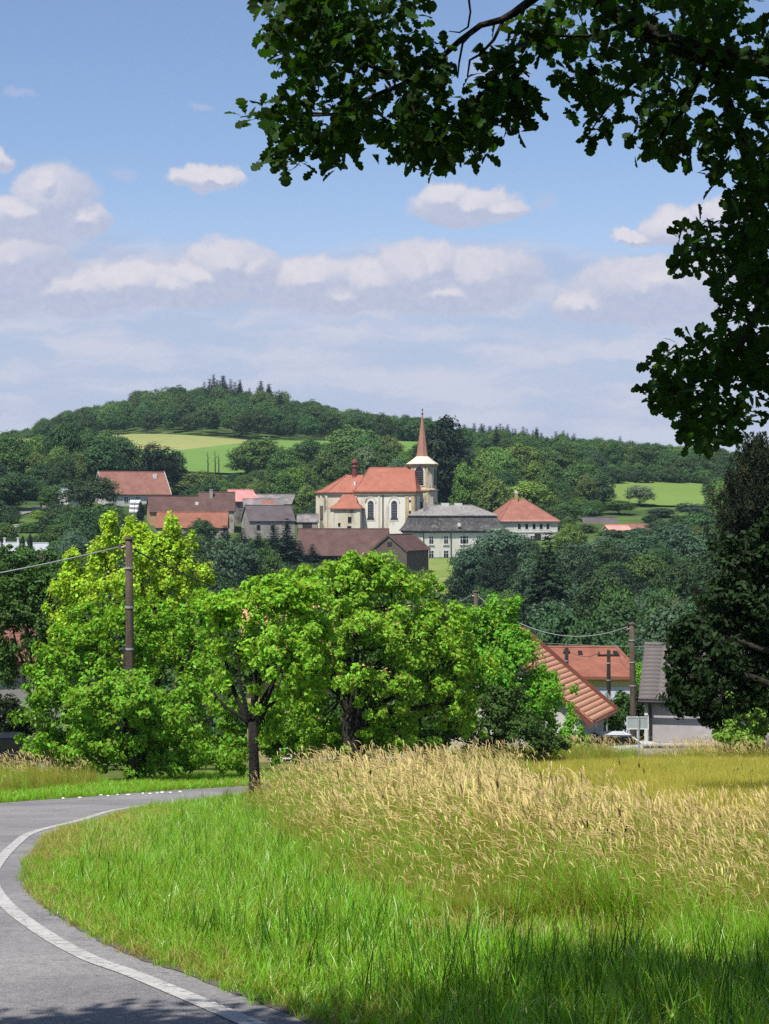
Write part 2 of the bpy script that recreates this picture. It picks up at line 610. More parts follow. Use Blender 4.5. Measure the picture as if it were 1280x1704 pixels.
M['rubber'] = noise_mat('rubber', (0.015, 0.015, 0.015), (0.025, 0.025, 0.025), 3, 0.9)
M['wire'] = noise_mat('wire_sheath', (0.20, 0.21, 0.22), (0.28, 0.29, 0.30), 1, 0.6)
M['wire_dark'] = noise_mat('dark_wire', (0.03, 0.03, 0.03), (0.05, 0.05, 0.05), 1, 0.6)
M['insulator'] = noise_mat('insulator', (0.10, 0.07, 0.06), (0.16, 0.10, 0.08), 4, 0.3)
M['stone'] = noise_mat('pale_stone', (0.60, 0.59, 0.55), (0.76, 0.75, 0.71), 6, 0.9)

# foliage
M['far_leaf'] = leaf_mat('far_leaf', (1, 1, 1), 0.22, 0.018, 0.30, use_obj=True)
M['wood_leaf'] = leaf_mat('wood_leaf', (0.054, 0.104, 0.030), 0.24, 0.035, 0.5)
M['wood_needle'] = leaf_mat('wood_needle', (0.016, 0.032, 0.015), 0.10, 0.015, 0.25)

# ------------------------------------------------------------------ terrain
def pip(px, py, poly):
    """points in polygon, vectorised"""
    px = np.asarray(px, float)
    py = np.asarray(py, float)
    inside = np.zeros(px.shape, bool)
    n = len(poly)
    j = n - 1
    for i in range(n):
        xi, yi = poly[i]
        xj, yj = poly[j]
        c = ((yi > py) != (yj > py)) & (px < (xj - xi) * (py - yi) / ((yj - yi) if yj != yi else 1e-9) + xi)
        inside ^= c
        j = i
    return inside


def offset_line(pts, d):
    """polyline moved to its left by d (a number or one per point)"""
    pts = np.asarray(pts, float)
    t = np.gradient(pts, axis=0)
    t /= np.linalg.norm(t, axis=1)[:, None]
    nrm = np.stack([-t[:, 1], t[:, 0]], 1)
    return pts + nrm * np.broadcast_to(np.asarray(d, float), (len(pts),))[:, None]


def resample(pts, n):
    """smooth (Catmull-Rom) curve through the points"""
    pts = np.asarray(pts, float)
    P = np.vstack([2 * pts[0] - pts[1], pts, 2 * pts[-1] - pts[-2]])
    out = []
    m = len(pts) - 1
    for k in range(m):
        p0, p1, p2, p3 = P[k:k + 4]
        for t in np.linspace(0, 1, n, endpoint=False):
            out.append(0.5 * (2 * p1 + (p2 - p0) * t + (2 * p0 - 5 * p1 + 4 * p2 - p3) * t * t + (3 * p1 - p0 - 3 * p2 + p3) * t ** 3))
    out.append(pts[-1])
    return np.array(out)


# inner (right-hand) edge of the road, from behind the camera round the bend and down into the village
_inner = [(6.5, -8), (4.6, -2.5), (3.2, 1.2), (2.2, 3.8), (1.35, 5.8), (0.55, 7.6)] + [ground_pt(*p) for p in
          [(514, 1704), (306, 1623), (219, 1593), (137, 1552), (71, 1508), (38, 1470), (40, 1440), (66, 1404), (93, 1385),
           (164, 1366), (219, 1349), (306, 1338), (383, 1330)]] + [(-2.2, 44.6), (0.3, 50), (3.2, 56), (6.6, 63), (10.4, 71), (14.5, 80), (17.4, 91), (18.6, 105), (17, 125)]
INNER = resample(_inner, 8)
_wd = np.interp(INNER[:, 1], [0, 20, 30, 41, 50, 130], [4.6, 4.5, 4.4, 3.5, 3.5, 3.6])
OUTER = offset_line(INNER, _wd)
ROAD_POLY = list(map(tuple, INNER)) + list(map(tuple, OUTER[::-1]))


def ribbon(name, left, right, dz, mat, parent=None, kind='structure', cuts=1):
    left = np.asarray(left)
    right = np.asarray(right)
    n = len(left)
    rows = [left + (right - left) * k / cuts for k in range(cuts + 1)]
    V = np.concatenate([np.c_[r, H(r[:, 0], r[:, 1]) + dz] for r in rows])
    f = []
    for k in range(cuts):
        a = k * n
        b = (k + 1) * n
        for i in range(n - 1):
            f.append((b + i, b + i + 1, a + i + 1, a + i))
    o = obj(name, mesh_np(name, V, np.array(f), mat), parent)
    if kind and parent is None:
        o['kind'] = kind
    return o


def ground_material():
    m, nt, b = new_mat('ground_soil_and_turf')
    N, L = nt.nodes, nt.links
    geo = N.new('ShaderNodeNewGeometry')
    sep = N.new('ShaderNodeSeparateXYZ')
    L.new(geo.outputs['Position'], sep.inputs[0])

    def noise(s, d=5):
        x = N.new('ShaderNodeTexNoise')
        x.inputs['Scale'].default_value = s
        x.inputs['Detail'].default_value = d
        L.new(geo.outputs['Position'], x.inputs['Vector'])
        return x.outputs['Fac']

    def mix(f, a, c):
        x = N.new('ShaderNodeMix')
        x.data_type = 'RGBA'
        L.new(f, x.inputs[0])
        for k, v in ((6, a), (7, c)):
            if isinstance(v, tuple):
                x.inputs[k].default_value = (*v, 1)
            else:
                L.new(v, x.inputs[k])
        return x.outputs[2]

    def ramp(f, lo, hi):
        x = N.new('ShaderNodeMapRange')
        L.new(f, x.inputs[0])
        x.inputs[1].default_value = lo
        x.inputs[2].default_value = hi
        return x.outputs[0]
    turf = mix(ramp(noise(1.3), .35, .65), (0.050, 0.085, 0.014), (0.10, 0.13, 0.024))
    turf = mix(ramp(noise(9), .55, .7), turf, (0.13, 0.105, 0.05))
    far = mix(ramp(noise(0.06), .4, .6), (0.035, 0.065, 0.018), (0.075, 0.12, 0.028))
    far = mix(ramp(noise(0.5), .55, .7), far, (0.05, 0.07, 0.025))
    col = mix(ramp(sep.outputs[1], 90, 130), turf, far)
    L.new(col, b.inputs['Base Color'])
    b.inputs['Roughness'].default_value = 0.95
    b.inputs['Specular IOR Level'].default_value = 0.1
    return m


def build_ground():
    ys = np.concatenate([np.linspace(-60, 60, 61), np.geomspace(62, 9000, 150)])
    us = np.linspace(-1.6, 1.6, 181)
    U, Y = np.meshgrid(us, ys)
    X = U * (np.maximum(Y, 0) + 45)
    Z = H(X, Y)
    V = np.stack([X, Y, Z], -1).reshape(-1, 3)
    nx, ny = len(us), len(ys)
    i = np.arange(nx * ny).reshape(ny, nx)
    f = np.stack([i[:-1, :-1], i[:-1, 1:], i[1:, 1:], i[1:, :-1]], -1).reshape(-1, 4)
    o = obj('ground', mesh_np('ground', V, f, ground_material(), smooth=True))
    o['kind'] = 'structure'
    return o


build_ground()


def asphalt_material():
    m, nt, b = new_mat('asphalt')
    N, L = nt.nodes, nt.links
    tc = N.new('ShaderNodeTexCoord')

    def noise(s, d=5):
        x = N.new('ShaderNodeTexNoise')
        x.inputs['Scale'].default_value = s
        x.inputs['Detail'].default_value = d
        L.new(tc.outputs['Object'], x.inputs['Vector'])
        return x.outputs['Fac']

    def ramp(f, lo, hi, a, c):
        x = N.new('ShaderNodeValToRGB')
        x.color_ramp.elements[0].position = lo
        x.color_ramp.elements[1].position = hi
        x.color_ramp.elements[0].color = (*a, 1)
        x.color_ramp.elements[1].color = (*c, 1)
        L.new(f, x.inputs[0])
        return x.outputs[0]

    def mul(a, c, f=1.0):
        x = N.new('ShaderNodeMix')
        x.data_type = 'RGBA'
        x.blend_type = 'MULTIPLY'
        x.inputs[0].default_value = f
        L.new(a, x.inputs[6])
        L.new(c, x.inputs[7])
        return x.outputs[2]
    base = ramp(noise(0.6), .35, .65, (0.185, 0.178, 0.178), (0.225, 0.216, 0.216))
    col = mul(base, ramp(noise(90, 3), .35, .65, (0.55, 0.55, 0.55), (1.35, 1.33, 1.32)))
    col = mul(col, ramp(noise(16, 4), .3, .7, (0.82, 0.82, 0.82), (1.12, 1.12, 1.12)))
    vo = N.new('ShaderNodeTexVoronoi')
    vo.feature = 'DISTANCE_TO_EDGE'
    vo.inputs['Scale'].default_value = 0.55
    L.new(tc.outputs['Object'], vo.inputs['Vector'])
    # fine cracks and a darker mended strip
    dn = N.new('ShaderNodeTexNoise')
    dn.inputs['Scale'].default_value = 1.4
    dn.inputs['Detail'].default_value = 6
    L.new(tc.outputs['Object'], dn.inputs['Vector'])
    dv = N.new('ShaderNodeVectorMath')
    dv.operation = 'MULTIPLY_ADD'
    L.new(dn.outputs['Color'], dv.inputs[0])
    dv.inputs[1].default_value = (1.3, 1.3, 1.3)
    L.new(tc.outputs['Object'], dv.inputs[2])
    L.new(dv.outputs[0], vo.inputs['Vector'])
    col = mul(col, ramp(vo.outputs['Distance'], .004, .014, (0.42, 0.42, 0.42), (1, 1, 1)), .4)
    col = mul(col, ramp(noise(0.35, 3), .52, .56, (1, 1, 1), (0.84, 0.84, 0.85)))
    L.new(col, b.inputs['Base Color'])
    b.inputs['Roughness'].default_value = 0.8
    b.inputs['Specular IOR Level'].default_value = 0.3
    bp = N.new('ShaderNodeBump')
    bp.inputs['Strength'].default_value = 0.5
    bp.inputs['Distance'].default_value = 0.01
    L.new(noise(70, 3), bp.inputs['Height'])
    L.new(bp.outputs[0], b.inputs['Normal'])
    return m


M['asphalt'] = asphalt_material()
M['road_paint'] = noise_mat('road_paint', (0.36, 0.345, 0.33), (0.50, 0.485, 0.465), 5, 0.75, 0.3, 60, c3=(0.22, 0.215, 0.21), s3=17)
M['road_edge'] = noise_mat('crumbled_edge', (0.105, 0.095, 0.075), (0.13, 0.118, 0.092), 4, 0.95, 0.5, 30, c3=(0.085, 0.08, 0.05), s3=9)
road = ribbon('road', OUTER, INNER, 0.012, M['asphalt'], cuts=4)
road['label'] = 'narrow grey asphalt road bending round the grass'
road['category'] = 'road'
# edge lines
_l0 = offset_line(INNER, 0.24)
_l1 = offset_line(INNER, 0.38)
ribbon('edge_line', _l1, _l0, 0.018, M['road_paint'], road)
_r0 = offset_line(OUTER, -0.24)
_r1 = offset_line(OUTER, -0.12)
ribbon('edge_line', _r1, _r0, 0.018, M['road_paint'], road)
_rng = np.random.default_rng(4)
_ea = offset_line(INNER, -0.02 + 0.05 * _rng.random(len(INNER)))
_eb = offset_line(INNER, -0.08)
ribbon('crumbled_edge', _ea, _eb, 0.016, M['road_edge'], road)
_ea = offset_line(OUTER, 0.2)
_eb = offset_line(OUTER, -0.05 - 0.04 * _rng.random(len(INNER)))
ribbon('crumbled_edge', _ea, _eb, 0.016, M['road_edge'], road)

# fields on the far slope
M['field_yellow'] = noise_mat('ripening_field', (0.23, 0.25, 0.075), (0.27, 0.28, 0.09), 0.03, 0.95, c3=(0.19, 0.235, 0.07), s3=0.12)
M['field_green'] = noise_mat('green_field', (0.105, 0.20, 0.030), (0.13, 0.235, 0.04), 0.03, 0.95, c3=(0.12, 0.205, 0.04), s3=0.15)
M['field_lime'] = noise_mat('lime_field', (0.12, 0.195, 0.030), (0.15, 0.23, 0.04), 0.03, 0.95, c3=(0.13, 0.20, 0.04), s3=0.12)
M['meadow_far'] = noise_mat('far_meadow', (0.12, 0.19, 0.03), (0.19, 0.24, 0.05), 0.12, 0.95, c3=(0.27, 0.25, 0.10), s3=0.3)


def field(name, u0, u1, near, far, dz, mat):
    """a field between two edges, each a function of the direction u"""
    us = np.linspace(u0, u1, 90)
    rows = []
    for k in np.linspace(0, 1, 40):
        y = near(us) * (1 - k) + far(us) * k
        x = us * y
        rows.append(np.c_[x, y, H(x, y) + dz])
    V = np.concatenate(rows)
    n = len(us)
    i = np.arange(n * 40).reshape(40, n)
    f = np.stack([i[:-1, :-1], i[:-1, 1:], i[1:, 1:], i[1:, :-1]], -1).reshape(-1, 4)
    o = obj(name, mesh_np(name, V, f, mat, True))
    o['kind'] = 'structure'
    return o


_yf = lambda u: np.interp(u, [-0.2, -0.142, -0.1125, -0.078], [600, 600, 606, 640])
field('ripening_field', -0.21, -0.076, _yf, lambda u: np.interp(u, [-0.21, -0.14, -0.078], [720, 706, 655]), 0.5, M['field_yellow'])
field('green_field', -0.15, 0.03, lambda u: 0 * u + 530, lambda u: np.where(u < -0.076, _yf(np.minimum(u, -0.078)), np.interp(u, [-0.076, 0.03], [650, 655])), 0.6, M['field_green'])
field('lime_field', 0.115, 0.205, lambda u: 0 * u + 470, lambda u: np.interp(u, [0.115, 0.16, 0.2], [566, 556, 535]), 0.5, M['field_lime'])
field('hillside_meadow', 0.005, 0.055, lambda u: 0 * u + 235, lambda u: 0 * u + 372, 0.3, M['meadow_far'])

# lane on the far left hillside
_ln = resample([(-68, 318), (-74, 340), (-79, 365), (-80.5, 385), (-78, 410), (-74, 430)], 6)
lane = ribbon('village_lane', offset_line(_ln, 1.9), offset_line(_ln, -1.9), 0.25, M['asphalt'])


# ------------------------------------------------------------------ foliage generators
def leaf_quads(rng, P, Nrm, size, droop=0.25, aspect=0.55):
    """folded two-triangle leaves at P facing Nrm"""
    n = len(P)
    r = rng.normal(size=(n, 3))
    T = r - Nrm * (r * Nrm).sum(1)[:, None]
    T /= np.linalg.norm(T, axis=1)[:, None] + 1e-9
    T[:, 2] -= droop
    T /= np.linalg.norm(T, axis=1)[:, None] + 1e-9
    B = np.cross(Nrm, T)
    B /= np.linalg.norm(B, axis=1)[:, None] + 1e-9
    s = (size * rng.uniform(0.65, 1.3, n))[:, None]
    fold = s * 0.12
    V = np.stack([P - T * s * .5, P + B * s * aspect * .5 + Nrm * fold, P + T * s * .5, P - B * s * aspect * .5 + Nrm * fold], 1)
    i = np.arange(n)[:, None] * 4
    F3 = np.concatenate([i + np.array([[0, 3, 2]]), i + np.array([[0, 2, 1]])])
    # keep each leaf a connected island of two triangles
    return V.reshape(-1, 3), F3


def unit(v):
    return v / (np.linalg.norm(v, axis=-1, keepdims=True) + 1e-9)


def crown_points(rng, lobes, n_clumps, clump_r, per, shell=0.55, up=0.25, flat=0.75, wpow=1.0, nw=(.75, .55, .42), gap=0.0, gthr=-.85):
    """clumps of leaves spread through ellipsoid lobes; returns leaf points, normals, clump centres"""
    lobes = np.asarray(lobes, float)
    w = (lobes[:, 3] * lobes[:, 4] + lobes[:, 3] * lobes[:, 5] + lobes[:, 4] * lobes[:, 5])
    w = w ** wpow
    k = rng.choice(len(lobes), n_clumps, p=w / w.sum())
    d = unit(rng.normal(size=(n_clumps, 3)))
    d[:, 2] = np.where((d[:, 2] < -0.3) & (rng.random(n_clumps) < 0.5), -d[:, 2], d[:, 2])
    rad = 1 - shell * rng.random(n_clumps) ** 1.7
    spr = rng.random(n_clumps) < (.16 if gap else 0)
    rad = np.where(spr, rng.uniform(1.02, 1.26, n_clumps), rad)
    C = lobes[k, :3] + d * lobes[k, 3:6] * rad[:, None]
    if gap:                                                       # openings that let one look into the crown
        f = 2 * PI / (gap * clump_r)
        g = np.sin(f * C[:, 0] + 1) + np.sin(f * 1.13 * C[:, 1] + 2) + np.sin(f * .91 * C[:, 2] + 3) + np.sin(f * .63 * (C[:, 0] + C[:, 2]) + .5)
        ok = (g > gthr) | (rad < .6)
        C, spr = C[ok], spr[ok]
        n_clumps = len(C)
    ctr = lobes[:, :3].mean(0)
    cr = clump_r * rng.uniform(0.6, 1.35, n_clumps) * np.where(spr, .6, 1)
    idx = np.repeat(np.arange(n_clumps), per)
    q = unit(rng.normal(size=(len(idx), 3))) * (rng.random(len(idx)) ** 0.45)[:, None]
    off = q * cr[idx][:, None] * np.array([1, 1, flat])
    P = C[idx] + off
    Nn = unit(unit(off) * nw[0] + unit(P - ctr) * nw[1] + rng.normal(size=P.shape) * nw[2] + np.array([0, 0, up]))
    return P, Nn, C


def make_crown_mesh(name, seed, lobes, n_clumps, clump_r, per, leaf, mat, shell=0.55, up=0.25, flat=0.75, aspect=0.6, fill=0, wpow=1.0, nw=(.75, .55, .42), gap=0.0, gthr=-.85):
    rng = np.random.default_rng(seed)
    P, Nn, C = crown_points(rng, lobes, n_clumps, clump_r, per, shell, up, flat, wpow, nw, gap, gthr)
    if fill:                                                      # leaves deeper inside the crown
        lb = np.asarray(lobes, float)
        k = rng.integers(0, len(lb), fill)
        q = unit(rng.normal(size=(fill, 3))) * (rng.random(fill) ** 0.5)[:, None] * 0.8
        P2 = lb[k, :3] + q * lb[k, 3:6]
        P = np.vstack([P, P2])
        Nn = np.vstack([Nn, unit(q + rng.normal(size=q.shape) * 0.5)])
    V, Fc = leaf_quads(rng, P, Nn, leaf, aspect=aspect)
    return mesh_np(name, V, Fc, mat), C


def trunk_mesh(name, h, r0, r1, mat, seed=0, n=7, lean=0.0):
    rnd = random.Random(seed)
    mb = MB()
    pts = []
    rr = []
    for k in range(6):
        t = k / 5
        pts.append((rnd.uniform(-1, 1) * h * 0.015 + lean * t * h, rnd.uniform(-1, 1) * h * 0.015, t * h - (0.3 if k == 0 else 0)))
        rr.append(r0 * (1.35 if k == 0 else 1) * (1 - t) + r1 * t)
    mb.tube(pts, rr, n)
    return mb.mesh(name, mat, True)


# --- far trees: unit height, shared meshes, the tone comes from the object's own colour
FAR = {}


def far_protos():
    def add(key, lobes, seed, nc=170, cr=0.092, per=44, leaf=0.036, shell=0.4, fill=600, tr=(0.35, 0.022, 0.008), mat=None):
        me, _ = make_crown_mesh('crown', seed, lobes, nc, cr, per, leaf, M['far_leaf'], shell, 0.3, 0.8, 0.7, fill)
        FAR[key] = (me, trunk_mesh('trunk', tr[0], tr[1], tr[2], M['bark'], seed, 5))
    add('round0', [(0, 0, .55, .36, .36, .36), (-.14, .05, .45, .28, .28, .28), (.16, -.05, .5, .27, .27, .28), (.02, 0, .78, .22, .22, .2)], 1)
    add('round1', [(0, 0, .5, .38, .38, .34), (-.2, 0, .56, .24, .26, .24), (.2, .05, .44, .26, .26, .26), (-.05, -.1, .72, .25, .25, .24), (.14, 0, .74, .18, .18, .18)], 2)
    add('round2', [(0, 0, .6, .30, .30, .38), (-.16, -.04, .40, .24, .24, .24), (.18, .02, .42, .24, .24, .26), (.08, 0, .8, .2, .2, .18), (-.12, 0, .72, .2, .2, .2)], 3)
    add('tall', [(0, 0, .45, .22, .22, .38), (.05, 0, .7, .17, .17, .28), (-.07, .02, .4, .18, .18, .26), (0, 0, .86, .1, .1, .14)], 4)
    add('bush', [(0, 0, .4, .5, .5, .42), (-.35, 0, .36, .32, .4, .34), (.35, .05, .4, .34, .4, .36), (.1, 0, .62, .34, .3, .34)], 5, nc=170, cr=0.10, leaf=0.05, tr=(0.3, 0.02, 0.01))

    def spruce(key, seed, levels=26, wide=0.2, dens=1.0):
        rng = np.random.default_rng(seed)
        P, Nn, S = [], [], []
        for i in range(levels):
            t = i / (levels - 1)
            z = 0.08 + 0.9 * t
            R = wide * (1 - t) ** 0.95 * rng.uniform(0.8, 1.15) + 0.004
            nb = int((7 + 12 * (1 - t)) * dens)
            for b in range(nb):
                a = rng.uniform(0, 2 * PI)
                L_ = R * rng.uniform(0.7, 1.12)
                m = int(7 + 16 * (1 - t))
                s = rng.random(m) ** 0.7
                x = np.cos(a) * L_ * s + rng.normal(size=m) * 0.012
                y = np.sin(a) * L_ * s + rng.normal(size=m) * 0.012
                zz = z - 0.35 * L_ * s + 0.10 * L_ * s ** 3 + rng.normal(size=m) * 0.008
                P.append(np.stack([x, y, zz], 1))
                S.append(np.full(m, 0.052 * (.30 + .70 * (1 - t))))
                Nn.append(unit(np.stack([np.cos(a) * np.ones(m) * 0.5, np.sin(a) * np.ones(m) * 0.5, np.ones(m)], 1) + rng.normal(size=(m, 3)) * 0.4))
        P = np.vstack(P)
        Nn = np.vstack(Nn)
        V, Fc = leaf_quads(rng, P, Nn, np.concatenate(S), droop=0.5, aspect=0.55)
        FAR[key] = (mesh_np('crown', V, Fc, M['far_leaf']), trunk_mesh('trunk', 0.9, 0.016, 0.003, M['bark'], seed, 5))
    spruce('spruce0', 11)
    spruce('spruce1', 12, 22, 0.17, 0.9)


far_protos()
# tones of the far foliage (real leaf colours)
TONE = {
    'dark': (0.042, 0.086, 0.030), 'mid': (0.068, 0.132, 0.032), 'light': (0.115, 0.205, 0.040), 'lime': (0.150, 0.245, 0.040),
    'olive': (0.100, 0.155, 0.040), 'pale': (0.14, 0.19, 0.095), 'black': (0.017, 0.036, 0.017), 'spruce': (0.015, 0.033, 0.022), 'bluish': (0.056, 0.106, 0.056),
}
_fk = random.Random(7)


def far_tree(x, y, height, width, kind, tone, label=None, group=None, sink=0.0, z=None):
    me, tm = FAR[kind]
    w0 = {'spruce0': 0.42, 'spruce1': 0.36, 'tall': 0.46, 'bush': 1.35}.get(kind, 0.84)
    z = h1(x, y) if z is None else z
    sp = kind.startswith('spruce')
    r = thing('spruce_tree' if sp else ('bush' if kind == 'bush' else 'broadleaf_tree'), label, 'bush' if kind == 'bush' else 'tree', (x, y, z - sink), _fk.uniform(0, 6.28), group)
    r.scale = (width / w0, width / w0, height)
    c = obj('crown', me, r)
    t = TONE[tone]
    k = _fk.uniform(0.88, 1.12)
    c.color = (t[0] * k * _fk.uniform(.92, 1.08), t[1] * k, t[2] * k * _fk.uniform(.9, 1.1), 1)
    obj('trunk', tm, r)
    return r


def px_tree(px, top, d, wpx, kind, tone, label, group=None):
    x = col_x(px, d)
    zt = z_of(top, d)
    zb = h1(x, d)
    hgt = zt - zb
    if hgt < 2.0 or hgt > 34:
        print('CHECK tree', label, 'height', round(hgt, 1))
    return far_tree(x, d, max(hgt, 2.0), wpx / F * d, kind, tone, label, group)

# ------------------------------------------------------------------ building parts
def arch_pts(w, h, n=7):
    """upright arched outline, base centre at the origin"""
    r = w / 2
    pts = [(-r, 0), (r, 0)]
    for k in range(n + 1):
        a = PI * k / n
        pts.append((r * math.cos(a), h - r + r * math.sin(a)))
    return pts


def rect_pts(w, h):
    return [(-w / 2, 0), (w / 2, 0), (w / 2, h), (-w / 2, h)]


def on_face(pts, face, at, zc, pos, a0, a1):
    """2-D outline to a solid on a wall face: face is front/left/right/back, pos the wall plane, from a0 to a1 outside it"""
    mb = MB()
    if face in ('front', 'back'):
        s = -1 if face == 'front' else 1
        mb.prism([(at + p[0], zc + p[1]) for p in pts], 'y', pos + s * a0, pos + s * a1)
    else:
        s = -1 if face == 'left' else 1
        mb.prism([(at + p[0], zc + p[1]) for p in pts], 'x', pos + s * a0, pos + s * a1)
    return mb


def window(root, face, at, z, w, h, pos, arched=False, frame='white', bars=True, fw=0.14, name='window', sill=False):
    f = arch_pts if arched else rect_pts
    mb = on_face(f(w + 2 * fw, h + (fw if arched else 2 * fw)), face, at, z - fw, pos, -0.02, 0.05)
    wo = mb.build(name, M[frame], root)
    on_face(f(w, h), face, at, z, pos, 0.0, 0.062).build('pane', M['glass'], wo)
    if bars:
        bb = MB()
        for sub in (on_face(rect_pts(0.07, h * (0.92 if arched else 1)), face, at, z, pos, 0.0, 0.085),
                    on_face(rect_pts(w, 0.07), face, at, z + h * 0.62, pos, 0.0, 0.082)):
            b = len(bb.v)
            bb.v += sub.v
            bb.f += [[i + b for i in q] for q in sub.f]
        bb.build('glazing_bar', M[frame], wo)
    if sill:
        on_face(rect_pts(w + 2 * fw + 0.2, 0.16), face, at, z - fw - 0.17, pos, 0.0, 0.18).build('sill', M[frame], wo)
    return wo


def gable_house(name, label, cat, px, d, rz, L, W, eave_py, ridge_py, wall, roof, oh=0.35, group=None, verge=None, roof_t=0.22, base_drop=0.6, hip=(0, 0), eave_back=None, chimney=None):
    """house with its length along local x; eave and ridge heights read off the picture at its distance"""
    x = col_x(px, d)
    dz = W / 2 * math.cos(rz)
    ze = z_of(eave_py, d - dz)
    zr = z_of(ridge_py, d)
    c, s = math.cos(rz), math.sin(rz)
    zb = min(h1(x + c * a - s * b, d + s * a + c * b) for a in (-L / 2, L / 2) for b in (-W / 2, W / 2)) - base_drop
    ze -= zb
    zr -= zb
    root = thing(name, label, cat, (x, d, zb), rz, group)
    l, w = L / 2, W / 2
    mb = MB()
    if hip == (0, 0):
        mb.prism([(-w, 0), (w, 0), (w, ze), (0, zr - roof_t - 0.05), (-w, ze)], 'x', -l, l)
    else:
        mb.box(-l, l, -w, w, 0, ze)
    mb.build('wall', M[wall], root)
    pitch = (zr - ze) / w
    zo = ze - pitch * oh
    if hip == (0, 0):
        rb = MB()
        a = l + oh * 0.7
        rb.slab([(-a, -w - oh, zo + 0.06), (a, -w - oh, zo + 0.06), (a, 0, zr), (-a, 0, zr)], roof_t)
        rb.slab([(a, w + oh, zo + 0.06), (-a, w + oh, zo + 0.06), (-a, 0.002, zr), (a, 0.002, zr)], roof_t)
        ro = rb.build('roof', M[roof], root)
        cb = MB()
        cb.tube([(-a, 0, zr + 0.02), (a, 0, zr + 0.02)], 0.13, 6)
        cb.build('ridge_cap', M[roof], ro)
        if verge:
            for sx in (-1, 1):
                for sy in (-1, 1):
                    vb = MB()
                    y0 = sy * (w + oh)
                    vb.slab([(sx * (a + .03), y0, zo - 0.02), (sx * (a - .02), y0, zo - 0.02), (sx * (a - .02), 0, zr - 0.02), (sx * (a + .03), 0, zr - 0.02)], 0.26)
                    vb.build('verge_board', M[verge], ro)
    else:
        rb = MB()
        a, b = l + oh, w + oh
        A = [(-a, -b, zo), (a, -b, zo), (a, b, zo), (-a, b, zo)]
        r0, r1 = -l + hip[0] * w, l - hip[1] * w
        R = [(r0, 0, zr), (r1, 0, zr)]
        rb.poly(A + R + [(p[0], p[1], p[2] - 0.18) for p in A], (0, 1, 5, 4), (1, 2, 5), (2, 3, 4, 5), (3, 0, 4), (6, 7, 1, 0), (7, 8, 2, 1), (8, 9, 3, 2), (9, 6, 0, 3), (9, 8, 7, 6))
        ro = rb.build('roof', M[roof], root)
        cb = MB()
        for p, q in ((R[0], R[1]), (A[0], R[0]), (A[1], R[1]), (A[2], R[1]), (A[3], R[0])):
            cb.tube([p, q], 0.11, 6)
        cb.build('ridge_cap', M[roof], ro)
    if chimney:
        for (cx, cy, ch, cw, cm) in chimney:
            zc = zr - abs(cy) * pitch
            cb = MB()
            cb.box(cx - cw / 2, cx + cw / 2, cy - cw / 2, cy + cw / 2, zc - 0.6, zc + ch)
            cb.box(cx - cw / 2 - .08, cx + cw / 2 + .08, cy - cw / 2 - .08, cy + cw / 2 + .08, zc + ch + .001, zc + ch + 0.14)
            cb.build('chimney', M[cm], ro)
    return root, dict(l=l, w=w, ze=ze, zr=zr, zb=zb, roof=ro, pitch=pitch)


